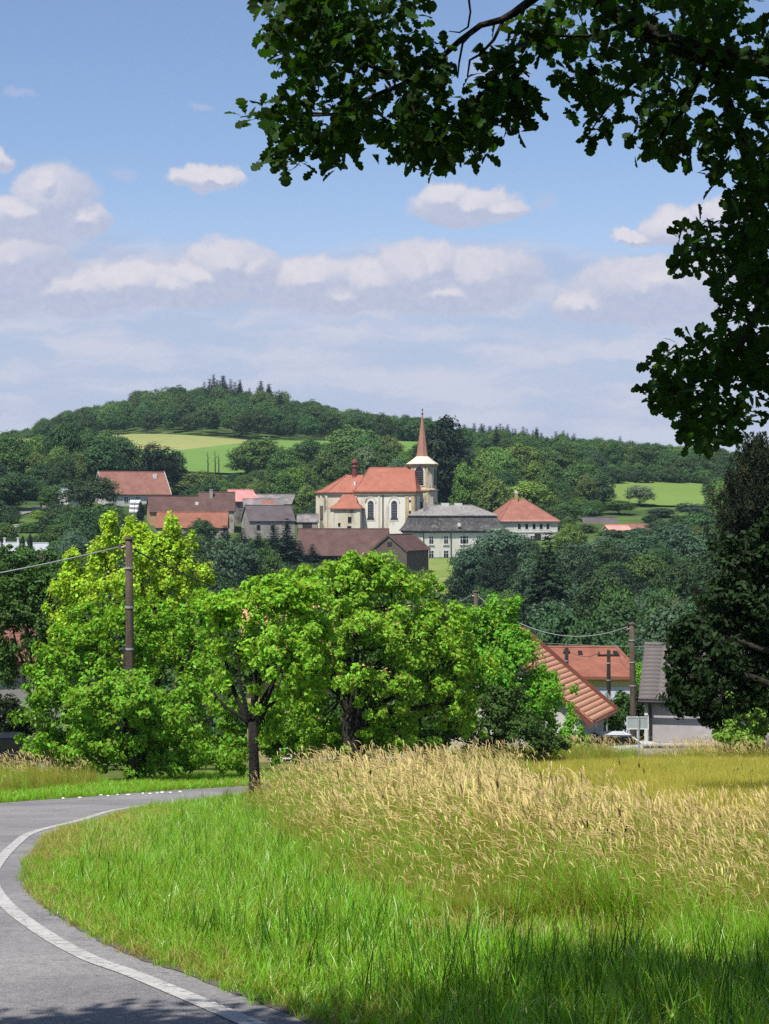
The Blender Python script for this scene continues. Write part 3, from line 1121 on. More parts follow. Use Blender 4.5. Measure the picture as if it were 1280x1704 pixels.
# ------------------------------------------------------------------ the church
def church():
    d = 400.0
    rz = -math.radians(15)
    x, y = col_x(640, d), d
    zb = z_of(892, d) - 0.6
    R = thing('church', 'white baroque church with orange tiled roofs and a slim red spire', 'church', (x + 1.55, y, zb), rz)
    ppm = F / d

    def zz(py):                       # height above the church's base
        return z_of(py, d) - zb
    c = math.cos(rz)

    def lx(px):                       # local x of a spot on the front of the church
        return (px - 640) / ppm / c
    # nave: front wall at local y = -6, back at 6
    n0, n1, ny = lx(591), lx(689), 6.0
    off = math.tan(-rz) * 0
    ze, zr = zz(818), zz(778.5)
    mb = MB()
    mb.box(n0, n1, -ny, ny, 0, ze - 0.2)
    mb.build('nave_wall', M['church_wall'], R)
    # nave roof: hipped with a slight flare at the eaves
    rb = MB()
    o = 0.55
    l0, l1 = n0 - 0.25, n1 + o
    b = ny + o
    rl, rr = n0 + 1.7, n1 - 1.6

    def ring(k, z):                   # k: 0 at the eave, 1 at the ridge
        return [(l0 + (rl - l0) * k, -b * (1 - k), z), (l1 + (rr - l1) * k, -b * (1 - k), z), (l1 + (rr - l1) * k, b * (1 - k), z), (l0 + (rl - l0) * k, b * (1 - k), z)]
    hgt = zr - ze
    rb.loft([ring(0, ze - 0.22), ring(0, ze), ring(0.14, ze + 0.085 * hgt), ring(0.4, ze + 0.33 * hgt), ring(0.99, zr)])
    ro = rb.build('nave_roof', M['church_roof'], R)
    cb = MB()
    cb.tube([(rl, 0, zr + .03), (rr, 0, zr + .03)], 0.16, 6)
    for (sx, e, r_) in ((-1, l0, rl), (1, l1, rr)):
        for sy in (-1, 1):
            cb.tube([(e, sy * b, ze + .02), (e + (r_ - e) * .14, sy * b * .86, ze + .085 * hgt + .02), (e + (r_ - e) * .4, sy * b * .6, ze + .33 * hgt + .02), (r_, 0, zr + .02)], 0.13, 6)
    cb.build('ridge_cap', M['church_roof'], ro)
    # cornice under the eaves
    mb = MB()
    mb.box(n0 - .1, n1 + .3, -ny - .3, ny + .3, ze - 0.75, ze - 0.25)
    mb.build('cornice', M['ochre'], R)
    # pilasters and downpipe
    for (pa, pb, m) in ((674, 680, 'ochre'), (683.5, 688.8, 'ochre'), (591.5, 595, 'church_old'), (629.5, 632.5, 'church_old')):
        q = MB()
        q.box(lx(pa), lx(pb), -ny - 0.14, -ny + 0.1, 0, ze - 0.75)
        q.build('pilaster', M[m], R)
    q = MB()
    q.box(n1 - 0.05, n1 + 0.13, -ny + 0.0, -ny + 1.6, 0, ze - 0.76)
    q.build('pilaster', M['ochre'], R)
    q = MB()
    q.box(n1 - 0.05, n1 + 0.13, -ny + 8, -ny + 9.6, 0, ze - 0.76)
    q.build('pilaster', M['ochre'], R)
    q = MB()
    q.tube([(lx(637.5), -ny - 0.16, 0.1), (lx(637.5), -ny - 0.16, ze - 0.3)], 0.11, 6)
    q.build('downpipe', M['dark_trim'], R)
    # tall arched windows with pale surrounds
    for pc in (617.5, 656):
        sur = on_face(arch_pts(2.15, 5.1), 'front', lx(pc), zz(866.5), -ny, -0.02, 0.07).build('window', M['cream'], R)
        on_face(arch_pts(1.32, 3.8), 'front', lx(pc), zz(862), -ny, 0, 0.084).build('pane', M['glass'], sur)
        bars = MB()
        for kx in (-.33, 0, .33):
            bars.box(lx(pc) + kx - .02, lx(pc) + kx + .02, -ny - 0.10, -ny - 0.09, zz(862), zz(862) + 3.4)
        for kz in (.6, 1.2, 1.8, 2.4, 3.0):
            bars.box(lx(pc) - .64, lx(pc) + .64, -ny - 0.108, -ny - 0.101, zz(862) + kz - .02, zz(862) + kz + .02)
        bars.build('glazing_bar', M['metal'], sur)
        on_face(arch_pts(2.5, 0.9 + 0.0), 'front', lx(pc), zz(834.2), -ny, 0.0, 0.0)
        hb = MB()
        n = 8
        for k in range(n):
            a0, a1 = PI * k / n, PI * (k + 1) / n
            zc0 = zz(866.5) + 5.1 - 1.07
            pts = [(lx(pc) + math.cos(a) * r_, zc0 + math.sin(a) * r_) for a, r_ in ((a0, 1.07), (a0, 1.3), (a1, 1.3), (a1, 1.07))]
            hb.prism(pts, 'y', -ny - 0.13, -ny + 0.02)
        hb.build('hood_mould', M['church_old'], sur)
        on_face(rect_pts(1.7, 0.22), 'front', lx(pc), zz(862) - 0.24, -ny, 0, 0.2).build('sill', M['dark_trim'], sur)
    window(R, 'front', lx(687.5) - .9, zz(836), 0.7, 0.5, -ny, frame='church_old', bars=False, fw=0.06)
    window(R, 'front', lx(682), zz(862), 1.1, 1.6, -ny, frame='church_old', bars=False, fw=0.1)
    # chancel, lower, with a three-sided end
    c0 = lx(541)
    cw = 4.4
    zec, zrc = zz(819), zz(790)
    apse = [(n0, -cw), (c0, -cw), (c0 - 3.1, -cw + 2.9), (c0 - 3.1, cw - 2.9), (c0, cw), (n0, cw)]
    mb = MB()
    mb.prism([(p[0], p[1]) for p in apse][::-1], 'z', 0, zec - 0.1)
    mb.build('chancel_wall', M['church_old'], R)
    rb = MB()
    g = 0.55
    ap = [(n0 + 0.3, -cw - g), (c0 - .2, -cw - g), (c0 - 3.1 - g, -cw + 2.9 - .25), (c0 - 3.1 - g, cw - 2.9 + .25), (c0 - .2, cw + g), (n0 + 0.3, cw + g)]
    top = [(n0 + 0.3, -0.02), (c0 + 3.4, -0.02), (c0 + 3.35, -0.01), (c0 + 3.35, 0.01), (c0 + 3.4, 0.02), (n0 + 0.3, 0.02)]
    mid = [(a[0] * .8 + t[0] * .2, a[1] * .8 + t[1] * .2) for a, t in zip(ap, top)]
    rb.loft([[(*p, zec - .2) for p in ap], [(*p, zec) for p in ap], [(*p, zec + (zrc - zec) * .13) for p in mid], [(*p, zrc) for p in top]])
    cr = rb.build('chancel_roof', M['church_roof'], R)
    cb = MB()
    for i in (1, 2, 3, 4):
        cb.tube([(*ap[i], zec + .03), (*mid[i], zec + (zrc - zec) * .13 + .03), (*top[i], zrc + .03)], 0.11, 6)
    cb.build('ridge_cap', M['church_roof'], cr)
    q = MB()
    q.prism([(p[0] * 1.0, p[1] * 1.04) for p in apse][::-1], 'z', zec - .75, zec - .22)
    q.build('cornice', M['church_old'], R)
    for t in (0.05, 0.5, 0.92):       # weathered pilasters on the three-sided end
        a, bb = Vector(apse[1]), Vector(apse[2])
        p = a.lerp(bb, t)
        q = MB()
        q.box(p.x - .4, p.x + .4, p.y - .35, p.y + .3, 0, zec - .76)
        q.build('pilaster', M['church_old'], R)
    # niche window on the apse facet
    q = MB()
    mid_ = (Vector(apse[1]) + Vector(apse[2])) / 2
    q.box(mid_.x - .35, mid_.x + .35, mid_.y - .5, mid_.y + .4, zec - 6, zec - 3)
    q.build('blind_niche', M['timber'], R)
    # ridge turret
    tx = lx(571.5) + 1.0
    zt = zz(792)
    tb = MB()

    def octo(r, z, n=8):
        return [(tx + r * math.cos(2 * PI * k / n + PI / 8), r * math.sin(2 * PI * k / n + PI / 8), z) for k in range(n)]
    tb.loft([octo(1.25, zt - 1.9), octo(0.72, zt - .1), octo(0.66, zt + .1), octo(0.64, zt + 2.0)])
    tu = tb.build('ridge_turret', M['turret'], R)
    tb = MB()
    tb.loft([octo(.82, zt + 2.0), octo(.85, zt + 2.12), octo(.6, zt + 2.3), octo(.5, zt + 2.5), octo(.78, zt + 2.9), octo(.74, zt + 3.25), octo(.4, zt + 3.6), octo(.1, zt + 3.9), octo(.05, zt + 4.5)])
    tb.build('onion_cap', M['turret'], tu)
    # roof light on the chancel roof
    q = MB()
    q.box(lx(583), lx(586), -2.9, -2.3, zec + 1.5, zec + 2.35)
    q.build('roof_light', M['white'], cr)
    # sacristy in front of the chancel
    s0, s1 = lx(557.5), lx(604.5)
    sy0, sy1 = -cw - 4.2, -cw + 0.1
    zs = zz(846.5)
    q = MB()
    q.box(s0, s1, sy0, sy1, 0, zs)
    q.build('sacristy_wall', M['church_old'], R)
    q = MB()
    tz = zz(823)
    e = .45
    A0 = [(s0 - e, sy0 - e), (s1 + e, sy0 - e), (s1 + e, sy1), (s0 - e, sy1)]
    A1 = [(s0 + .9, sy0 + .9), (s1 - .9, sy0 + .9), (s1 - .9, sy1), (s0 + .9, sy1)]
    A2 = [(s0 + 1.75, sy0 + 3.0), (s1 - 1.6, sy0 + 3.0), (s1 - 1.6, sy1), (s0 + 1.75, sy1)]
    q.loft([[(*p, zs - .15) for p in A0], [(*p, zs + .05) for p in A0], [(*p, zs + .38 * (tz - zs)) for p in A1], [(*p, tz) for p in A2]])
    q.build('sacristy_roof', M['church_roof'], R)
    sm = (s0 + s1) / 2
    window(R, 'front', sm + 1.0, zs - 3.1, 0.85, 1.3, sy0, frame='church_old', bars=False, fw=.12)
    window(R, 'front', sm - 1.4, zs - 3.9, 0.55, 0.8, sy0, frame='church_old', bars=False, fw=.08)
    window(R, 'front', sm + 0.9, zs - 4.3, 0.9, 0.5, sy0, frame='church_old', bars=False, fw=.08)
    for sx in (s0 + .25, s1 - .25):
        q = MB()
        q.box(sx - .4, sx + .4, sy0 - .12, sy0 + .2, 0, zs - .16)
        q.build('pilaster', M['church_old'], R)
    # tower at the far right end: a square shaft with cut corners
    txc = lx(689) - 0.25
    tyc = 2.2
    tw = 2.75
    ch = 0.85

    def cut(w, z, k=ch):
        return [(txc - w + k, tyc - w, z), (txc + w - k, tyc - w, z), (txc + w, tyc - w + k, z), (txc + w, tyc + w - k, z),
                (txc + w - k, tyc + w, z), (txc - w + k, tyc + w, z), (txc - w, tyc + w - k, z), (txc - w, tyc - w + k, z)]
    zc_, zb2, z3 = zz(773), zz(815), zz(760.5)
    q = MB()
    q.loft([cut(tw + .25, 0), cut(tw + .25, zb2 - .3)])
    q.build('tower_base', M['church_old'], R)
    q = MB()
    q.loft([cut(tw + .5, zb2 - .3), cut(tw + .55, zb2), cut(tw + .2, zb2 + .25)])
    q.build('string_course', M['ochre'], R)
    q = MB()
    q.loft([cut(tw, zb2 + .2), cut(tw, zc_ - .4)])
    bel = q.build('belfry_wall', M['church_old'], R)
    q = MB()
    q.loft([cut(tw + .1, zc_ - .6), cut(tw + .45, zc_ - .2), cut(tw + .55, zc_)])
    q.build('tower_cornice', M['ochre'], R)
    # louvred bell openings
    for face, at, pos in (('front', txc, tyc - tw), ('right', tyc, txc + tw), ('left', tyc, txc - tw)):
        w_ = on_face(arch_pts(2.5, 4.7), face, at, zb2 + 0.75, pos, -0.02, 0.10).build('bell_opening', M['cream'], R)
        on_face(arch_pts(1.9, 4.1), face, at, zb2 + 0.95, pos, 0, 0.115).build('pane', M['glass'], w_)  # dark sheet behind the louvres: shade of the bell chamber as colour
        for k in range(6):
            on_face(rect_pts(1.8, 0.16), face, at, zb2 + 1.35 + k * .5, pos, 0.1, 0.17).build('louvre', M['timber'], w_)
    for face, at, pos in (('front', txc + .4, tyc - tw - .25), ('right', tyc, txc + tw + .25)):
        window(R, face, at, zb2 - 5.2, 0.9, 2.6, pos, arched=True, frame='church_old', bars=False, fw=.15)
    for sx in (-1, 1):                # strips that frame the belfry
        for wz0, wz1, ww in ((zb2 + .25, zc_ - .62, tw), (0, zb2 - .32, tw + .25)):
            q = MB()
            q.box(txc + sx * (ww - ch - .25) - .22, txc + sx * (ww - ch - .25) + .22, tyc - ww - .09, tyc - ww + .2, wz0, wz1)
            q.build('pilaster', M['ochre'], R)
    # flared skirt and eight-sided spire
    def oct8(r, z):
        return [(txc + r * math.cos(2 * PI * k / 8 + PI / 8), tyc + r * math.sin(2 * PI * k / 8 + PI / 8), z) for k in range(8)]

    def cutr(w, z):
        k = w * .42
        return [(txc + w, tyc + k, z), (txc + k, tyc + w, z), (txc - k, tyc + w, z), (txc - w, tyc + k, z),
                (txc - w, tyc - k, z), (txc - k, tyc - w, z), (txc + k, tyc - w, z), (txc + w, tyc - k, z)]
    q = MB()
    q.loft([cutr(3.35, zc_), cutr(3.4, zc_ + .12), cutr(2.5, zc_ + .75), oct8(1.65, z3 - .1), oct8(1.36, z3 + .15)])
    q.build('spire_skirt', M['skirt'], R)
    zt = zz(690)
    q = MB()
    q.loft([oct8(1.38, z3 + .1), oct8(1.22, z3 + .9), oct8(.66, z3 + (zt - z3) * .56), oct8(.12, zt)])
    sp = q.build('spire', M['spire'], R)
    q = MB()
    q.loft([oct8(.1, zt - .1), oct8(.24, zt + .15), oct8(.24, zt + .3), oct8(.05, zt + .5)])
    q.build('finial_ball', M['turret'], sp)
    q = MB()
    q.box(txc - .05, txc + .05, tyc - .05, tyc + .05, zt + .4, zt + 1.5)
    q.box(txc - .32, txc + .32, tyc - .04, tyc + .04, zt + 1.0, zt + 1.12)
    q.build('cross', M['dark_trim'], sp)
    return R


church()


# ------------------------------------------------------------------ the rectory with its mansard roof
def rectory():
    d = 372.0
    rz = math.radians(20)
    c, s = math.cos(rz), math.sin(rz)
    L, W = 18.0, 12.0
    # its front left corner is seen at px 703.6
    fx, fy = col_x(703.6, d), d
    x = fx + c * L / 2 - s * W / 2
    y = fy + s * L / 2 + c * W / 2
    zb = z_of(934, d) - 0.6
    R = thing('rectory', 'cream two storey rectory with grey mansard roof below the church', 'house', (x, y, zb), rz)
    zz = lambda py: z_of(py, d) - zb
    l, w = L / 2, W / 2
    ze = zz(884)
    q = MB()
    q.box(-l, l, -w, w, 0, ze)
    q.build('wall', M['cream'], R)
    q = MB()
    q.box(-l - .06, l + .06, -w - .06, w + .06, 0, zz(930) + .3)
    q.build('plinth', M['old_wall'], R)
    q = MB()
    q.box(-l - .25, l + .25, -w - .25, w + .25, ze - .35, ze - .02)
    q.build('cornice', M['timber'], R)

    def rect(a, b, z):
        return [(-a, -b, z), (a, -b, z), (a, b, z), (-a, b, z)]
    zk = z_of(858, d + 1.5) - zb
    q = MB()
    q.loft([rect(l + .55, w + .55, ze - .02), rect(l + .55, w + .55, ze + .12), rect(l - .2, w - .2, ze + 1.2), rect(l - .95, w - .95, zk - .1)])
    lo = q.build('lower_roof', M['slate'], R)
    q = MB()
    q.loft([rect(l - .65, w - .65, zk - .1), rect(l - .65, w - .65, zk + .04)])
    q.build('roof_break', M['slate_pale'], lo)
    zr = z_of(840.5, d + 6.5) - zb
    q = MB()
    a, b = l - .7, w - .7
    A = [(-a, -b, zk + .04), (a, -b, zk + .04), (a, b, zk + .04), (-a, b, zk + .04)]
    Rg = [(-l + 4.0, 0, zr), (l - 4.6, 0, zr)]
    q.poly(A + Rg, (0, 1, 5, 4), (1, 2, 5), (2, 3, 4, 5), (3, 0, 4), (3, 2, 1, 0))
    up = q.build('upper_roof', M['slate_pale'], R)
    q = MB()
    for p, r in ((Rg[0], Rg[1]), (A[0], Rg[0]), (A[1], Rg[1])):
        q.tube([p, r], .1, 6)
    q.build('ridge_cap', M['slate_pale'], up)
    for cx in (-1.6, 1.4):
        q = MB()
        q.box(cx - .75, cx + .75, -.35, .35, zr - .4, zr + .45)
        q.build('chimney', M['white'], up)
    q = MB()
    q.box(-l + 2.0, -l + 2.7, -1.9, -1.2, zk + .9, zk + 2.8)
    q.build('chimney', M['old_wall'], up)
    # dish on the slope
    q = MB()
    n = 10
    dx, dy, dzz = -1.1, -w - 0.35, ze + 1.35
    ring0 = [(dx + .45 * math.cos(2 * PI * k / n), dy - .15, dzz + .45 * math.sin(2 * PI * k / n)) for k in range(n)]
    ring1 = [(dx + .2 * math.cos(2 * PI * k / n), dy + .05, dzz + .2 * math.sin(2 * PI * k / n)) for k in range(n)]
    q.loft([ring0, ring1])
    q.tube([(dx, dy, dzz), (dx, dy + .9, dzz - .1)], .04, 5)
    q.build('satellite_dish', M['white'], lo)
    q = MB()
    q.box(l - 2.3, l - .3, -w - .58, -w - .42, ze + .1, ze + .5)
    q.build('snow_guard', M['white'], lo)
    ppx = F / d * c
    fxl = lambda px: -l + (px - 703.6) / ppx
    z1, z2 = zz(905), zz(928.5)
    for px in (717.7, 742.7):
        window(R, 'front', fxl(px), z1, .85, 1.5, -w, sill=True)
        window(R, 'front', fxl(px), z2, .95, 1.45, -w, sill=True)
    window(R, 'front', fxl(770.5), z1, .85, 1.5, -w, sill=True)
    window(R, 'front', fxl(777), z1, .85, 1.5, -w, sill=True)
    for px in (798, 822):
        window(R, 'front', fxl(px), z1, .85, 1.5, -w, sill=True)
        window(R, 'front', fxl(px), z2, .95, 1.45, -w, sill=True)
    for px in (704.6, 751):
        q = MB()
        q.tube([(fxl(px), -w - .12, .1), (fxl(px), -w - .12, ze - .1)], .09, 6)
        q.build('downpipe', M['dark_trim'], R)


rectory()

# ------------------------------------------------------------------ the hip-roofed house beside it
hip, g = gable_house('hip_roofed_house', 'pale house with red hipped roof right of the grey mansard roof', 'house', 866, 398, math.radians(14), 13.0, 12.5,
                     865, 830.5, 'cream2', 'brick_red', hip=(0.72, 0.9), oh=.45)
_px = F / 392
for k, px in enumerate((850, 862.5, 875, 887, 898.5)):
    window(hip, 'front', (px - 869) / _px / math.cos(math.radians(14)) + .25, g['ze'] - 2.0, .72, 1.15, -g['w'], arched=True, bars=False, fw=.17)
for px in (849, 873, 897):
    window(hip, 'front', (px - 869) / _px + .25, g['ze'] - 4.9, .9, 1.4, -g['w'], fw=.12)
_q = MB()
_q.box(-g['l'] - .12, g['l'] + .12, -g['w'] - .12, g['w'] + .12, g['ze'] - 2.75, g['ze'] - 2.5)
_q.build('string_course', M['white'], hip)
_q = MB()
_q.box(-g['l'] - .18, g['l'] + .18, -g['w'] - .18, g['w'] + .18, g['ze'] - .4, g['ze'] - .05)
_q.build('cornice', M['white'], hip)
_q = MB()
_q.box(1.2, 2.6, -g['w'] - .1, -g['w'] + .05, 0.3, g['ze'] - 3.0)
_q.build('doorway', M['dark_trim'], hip)
_q = MB()
_q.box(-1.5, -.9, -1.0, -.4, g['zr'] - 1.4, g['zr'] + 1.1)
_q.build('chimney', M['brick'], g['roof'])
_q = MB()
_q.tube([(-1.2, -.7, g['zr'] + 1.0), (-1.2, -.7, g['zr'] + 2.1)], .1, 6)
_q.box(-1.55, -.85, -.75, -.65, g['zr'] + 1.3, g['zr'] + 1.7)
_q.build('aerial', M['white'], g['roof'])

# ------------------------------------------------------------------ the great brown barn with its cross wing
barn, g = gable_house('brown_barn', 'long barn with wide brown tiled roof below the church', 'barn', 572, 345, math.radians(-6), 16.8, 9.5,
                      921, 880, 'timber', 'brown_tile', oh=.5, base_drop=1.5)
_q = MB()
_q.box(-4.5, 5.5, -g['w'] - .06, -g['w'] + .1, .8, g['ze'] - .5)
_q.build('barn_opening', M['dark_trim'], barn)  # dark panel: the shade inside the open bay put into its colour
for xx in (-4.5, -1, 2.4, 5.5):
    _q = MB()
    _q.box(xx - .13, xx + .13, -g['w'] - .16, -g['w'] - .05, .6, g['ze'] - .3)
    _q.build('post', M['timber'], barn)
wing, g = gable_house('barn_wing', 'dark gabled barn wing right of the wide brown roof', 'barn', 667, 340, math.radians(62), 9.0, 7.2,
                      914, 889, 'timber', 'brown_tile', oh=.3, verge='timber', base_drop=1.5)
_q = MB()
_q.box(-g['l'] - .05, -g['l'] + .1, -.5, .5, g['ze'] + .6, g['ze'] + 1.4)
_q.build('loft_hatch', M['dark_trim'], wing)
_q = MB()
_q.box(-g['l'] - .05, -g['l'] + .1, -1.5, 1.5, .9, 4.0)
_q.build('barn_door', M['dark_trim'], wing)

# ------------------------------------------------------------------ farm buildings on the left
f1, g = gable_house('farmhouse', 'large farmhouse with dull red roof and white gable, highest of the farm', 'house', 219, 432, math.radians(24), 15.6, 10.5,
                    820, 785, 'light_wall', 'dull_red', oh=.5, verge='white')
for k in range(5):
    window(f1, 'front', -5.6 + k * 2.8, g['ze'] - 2.3, .9, 1.3, -g['w'], fw=.1)
window(f1, 'left', 0, g['ze'] + 1.0, .8, 1.1, -g['l'], fw=.1)
window(f1, 'left', -2.2, g['ze'] - 2.2, .9, 1.3, -g['l'], fw=.1)
window(f1, 'left', 2.2, g['ze'] - 2.2, .9, 1.3, -g['l'], fw=.1)
_q = MB()
_q.box(5.0, 5.8, -1.6, -1.0, g['zr'] - 1.9, g['zr'] - 0.5)
_q.build('roof_light', M['white'], g['roof'])
b2, g = gable_house('brick_barn', 'brown roofed barn with sunlit ochre brick gable', 'barn', 291, 392, math.radians(12), 11.4, 9.0,
                    851, 826, 'brick', 'brown_tile', oh=.35)
_q = MB()
_q.box(4.2, 4.9, -2.6, -2.2, g['zr'] - 1.9, g['zr'] - 1.2)
_q.build('roof_light', M['white'], g['roof'])
b3, g = gable_house('chimney_barn', 'higher brown roof with tall chimney beside the ochre brick barn', 'barn', 361, 394, math.radians(4), 7.6, 8.6,
                    849, 819, 'old_wall', 'brown_tile', oh=.3, chimney=[(-1.2, -1.2, 1.6, .7, 'old_wall')])
b4, g = gable_house('low_orange_barn', 'low barn with mossy orange roof, lowest of the farm roofs', 'barn', 321, 374, math.radians(2), 14.4, 7.5,
                    877, 852, 'old_wall', 'rust', oh=.3)
for xx in (-2.4, 1.6):
    window(b4, 'front', xx, g['ze'] - 1.6, .7, .9, -g['w'], frame='old_wall', bars=False, fw=.08)
_q = MB()
_q.box(3.2, 4.4, -g['w'] - .05, -g['w'] + .1, .3, g['ze'] - .6)
_q.build('door', M['white'], b4)
b5, g = gable_house('red_sheet_house', 'small house with bright pinkish red roof among brown farm roofs', 'house', 400, 408, math.radians(38), 6.4, 5.6,
                    833, 815, 'old_wall', 'pink_sheet', oh=.3)
window(b5, 'right', 0, g['ze'] + .2, .7, .9, g['l'], fw=.08)
b6, g = gable_house('grey_barn', 'long low barn with grey roof behind the farm', 'barn', 452, 420, math.radians(-8), 11.0, 9.0,
                    838, 823, 'old_wall', 'grey_sheet', oh=.3)
b7, g = gable_house('patched_shed', 'shed with patched grey and rusty sheet roof', 'shed', 438, 398, math.radians(6), 8.6, 6.0,
                    843, 830, 'old_wall', 'grey_sheet', oh=.3)
_q = MB()
_q.slab([(-.5, -g['w'] * .8, g['zr'] - g['pitch'] * g['w'] * .8 + .04), (2.5, -g['w'] * .8, g['zr'] - g['pitch'] * g['w'] * .8 + .04), (2.5, -.4, g['zr'] - g['pitch'] * .4 + .04), (-.5, -.4, g['zr'] - g['pitch'] * .4 + .04)], .06)
_q.build('roof_patch', M['dull_red'], g['roof'])
b8, g = gable_house('violet_roofed_house', 'grey house with dark violet roof beside the spruces', 'house', 446, 382, math.radians(16), 9.6, 8.8,
                    866, 841, 'old_wall', 'violet_tile', oh=.3)
for xx in (-3, 0, 3):
    window(b8, 'front', xx, g['ze'] - 2.0, .75, 1.1, -g['w'], frame='old_wall', bars=False, fw=.08)
b9, g = gable_house('small_shed', 'small grey shed left of the church apse', 'shed', 512, 385, math.radians(0), 4.2, 4.0,
                    868, 856, 'old_wall', 'grey_sheet', oh=.25)
_q = MB()
_q.box(-1, 1, -g['w'] - .04, -g['w'] + .1, .3, g['ze'] - .3)
_q.build('door', M['dark_trim'], b9)
# little white gabled house and the white bungalows
b10, g = gable_house('white_cottage', 'tiny white gabled cottage half hidden among dark hillside trees', 'house', 112, 415, math.radians(70), 5.0, 3.4,
                     822, 813, 'white', 'white_roof', oh=.2)
window(b10, 'left', 0, g['ze'] - 1.4, .7, .9, -g['l'], fw=.08)
b11, g = gable_house('white_bungalow', 'bungalow with white roof and white chimneys on the hillside', 'house', 25, 300, math.radians(6), 4.6, 4.4,
                     916, 903, 'light_wall', 'white_roof', oh=.25, base_drop=.5, chimney=[(-1.7, 0, .7, .3, 'white'), (.5, 0, .7, .3, 'white')])
window(b11, 'front', .2, g['ze'] - 1.2, 1.0, .9, -g['w'], arched=True, fw=.15)
b12, g = gable_house('white_garage', 'small white roofed garage beside the bungalow', 'garage', 66, 302, math.radians(4), 2.7, 3.4,
                     915, 904, 'light_wall', 'white_roof', oh=.25, base_drop=.5)
_q = MB()
_q.box(-.8, .8, -g['w'] - .04, -g['w'] + .1, .3, g['ze'] - .3)
_q.build('door', M['grey_sheet'], b12)
# low pale garden walls by the lane
for (pa, pb, py, d, lab) in ((4, 20, 868, 372, 'low pale garden wall left of the grey lane'), (24, 40, 874, 362, 'low pale garden wall at the foot of the grey lane')):
    x0, x1 = col_x(pa, d), col_x(pb, d)
    zt = z_of(py, d)
    q = MB()
    q.box(x0, x1, d - .2, d + .2, zt - 2.2, zt)
    w_ = q.build('garden_wall', M['light_wall'])
    tag(w_, lab, 'wall', 'garden walls by the lane')
    q = MB()
    q.box(x0 - .05, x1 + .05, d - .27, d + .27, zt + .001, zt + .12)
    q.build('coping', M['white'], w_)
# white-wrapped bales
_x, _d = col_x(224, 388), 388
_r = thing('bale_stack', 'white covered stack beside the ochre brick barn', 'stack', (_x, _d, z_of(856, _d)))
for k in range(3):
    q = MB()
    for j in range(2):
        n = 10
        r_ = .62
        cz = .62 + k * 0.95
        ring = lambda xx, rr: [(xx, rr * math.cos(2 * PI * i / n), cz + rr * math.sin(2 * PI * i / n)) for i in range(n)]
        x0 = -1.1 + j * 1.15 + .1 * k
        q.loft([ring(x0, r_ * .85), ring(x0 + .1, r_), ring(x0 + 1.0, r_), ring(x0 + 1.1, r_ * .85)])
    q.build('bale', M['white'], _r)
# right-hand hillside roofs
b13, g = gable_house('slate_roofed_house', 'house with dark slate roof among hillside trees', 'house', 997, 425, math.radians(4), 8.0, 7.0,
                     876, 861, 'old_wall', 'violet_tile', oh=.3)
b14, g = gable_house('sunlit_orange_house', 'house with sunlit salmon orange roof among the right hillside trees', 'house', 1026, 408, math.radians(20), 5.4, 6.0,
                     886, 874, 'light_wall', 'pink_sheet', oh=.3)
b15, g = gable_house('brownish_roofed_shed', 'shed with pale brown roof right of the salmon orange roof', 'shed', 1061, 410, math.radians(-6), 4.8, 5.0,
                     881, 872, 'old_wall', 'dull_red', oh=.3)

# ------------------------------------------------------------------ near houses: roofs laid in tile courses
def course_mesh(name, length, width, mat, tile=0.30, lift=0.026):
    """one course of roof tiles: wavy across, lower edge proud, in local x (along eave) / y (up the slope) / z (off the roof)"""
    n = max(2, int(round(length / tile)))
    xs = np.linspace(-length / 2, length / 2, n * 4 + 1)
    wave = 0.022 * np.abs(np.sin(np.arange(len(xs)) * PI / 4))
    m = len(xs)
    rows = [np.c_[xs, np.full(m, 0.0), np.full(m, -0.01)], np.c_[xs, np.full(m, 0.0), lift + wave], np.c_[xs, np.full(m, width + 0.03), 0.006 + wave]]
    V = np.concatenate(rows)
    i = np.arange(m - 1)
    f = np.concatenate([np.stack([i + k * m, i + 1 + k * m, i + 1 + (k + 1) * m, i + (k + 1) * m], 1) for k in (0, 1)])
    return mesh_np(name, V, f, mat)


def lay_courses(g, oh, mat, n, seed=0, both=False):
    w, l, ze, zr, pitch = g['w'], g['l'], g['ze'], g['zr'], g['pitch']
    a = l + oh * 0.7
    zo = ze - pitch * oh + 0.06
    p0 = Vector((0, -w - oh, zo))
    p1 = Vector((0, 0, zr))
    slope = (p1 - p0)
    Ls = slope.length
    ang = math.atan2(slope.z, slope.y)
    cw = Ls / n
    rnd = random.Random(seed)
    me = course_mesh('tile_course', 2 * a + 0.06, cw, mat)
    for k in range(n):
        p = p0 + slope * (k / n)
        o = obj('tile_course', me, g['roof'])
        o.location = (rnd.uniform(-.015, .015), p.y, p.z + 0.004)
        o.rotation_euler = (ang + rnd.uniform(-.006, .006), 0, 0)


oh_, g = gable_house('orange_tiled_house', 'house with steep sunlit orange tile roof behind the right bushes', 'house', 846, 88.6, math.radians(71), 4.3, 8.6,
                     1178, 1053, 'light_wall', 'orange_tile', oh=.5, verge='red_trim', roof_t=.16)
lay_courses(g, .5, M['orange_tile'], 21, 3)
_q = MB()
_q.tube([(-g['l'] - .3, -g['w'] - .58, g['ze'] - g['pitch'] * .5 - .02), (g['l'] + .3, -g['w'] - .58, g['ze'] - g['pitch'] * .5 - .02)], .07, 8)
_q.build('gutter', M['red_trim'], oh_)
window(oh_, 'front', 0.9, 1.0, .9, 1.1, -g['w'], fw=.08)
window(oh_, 'left', -2.2, 1.1, .9, 1.1, -g['l'], fw=.08)

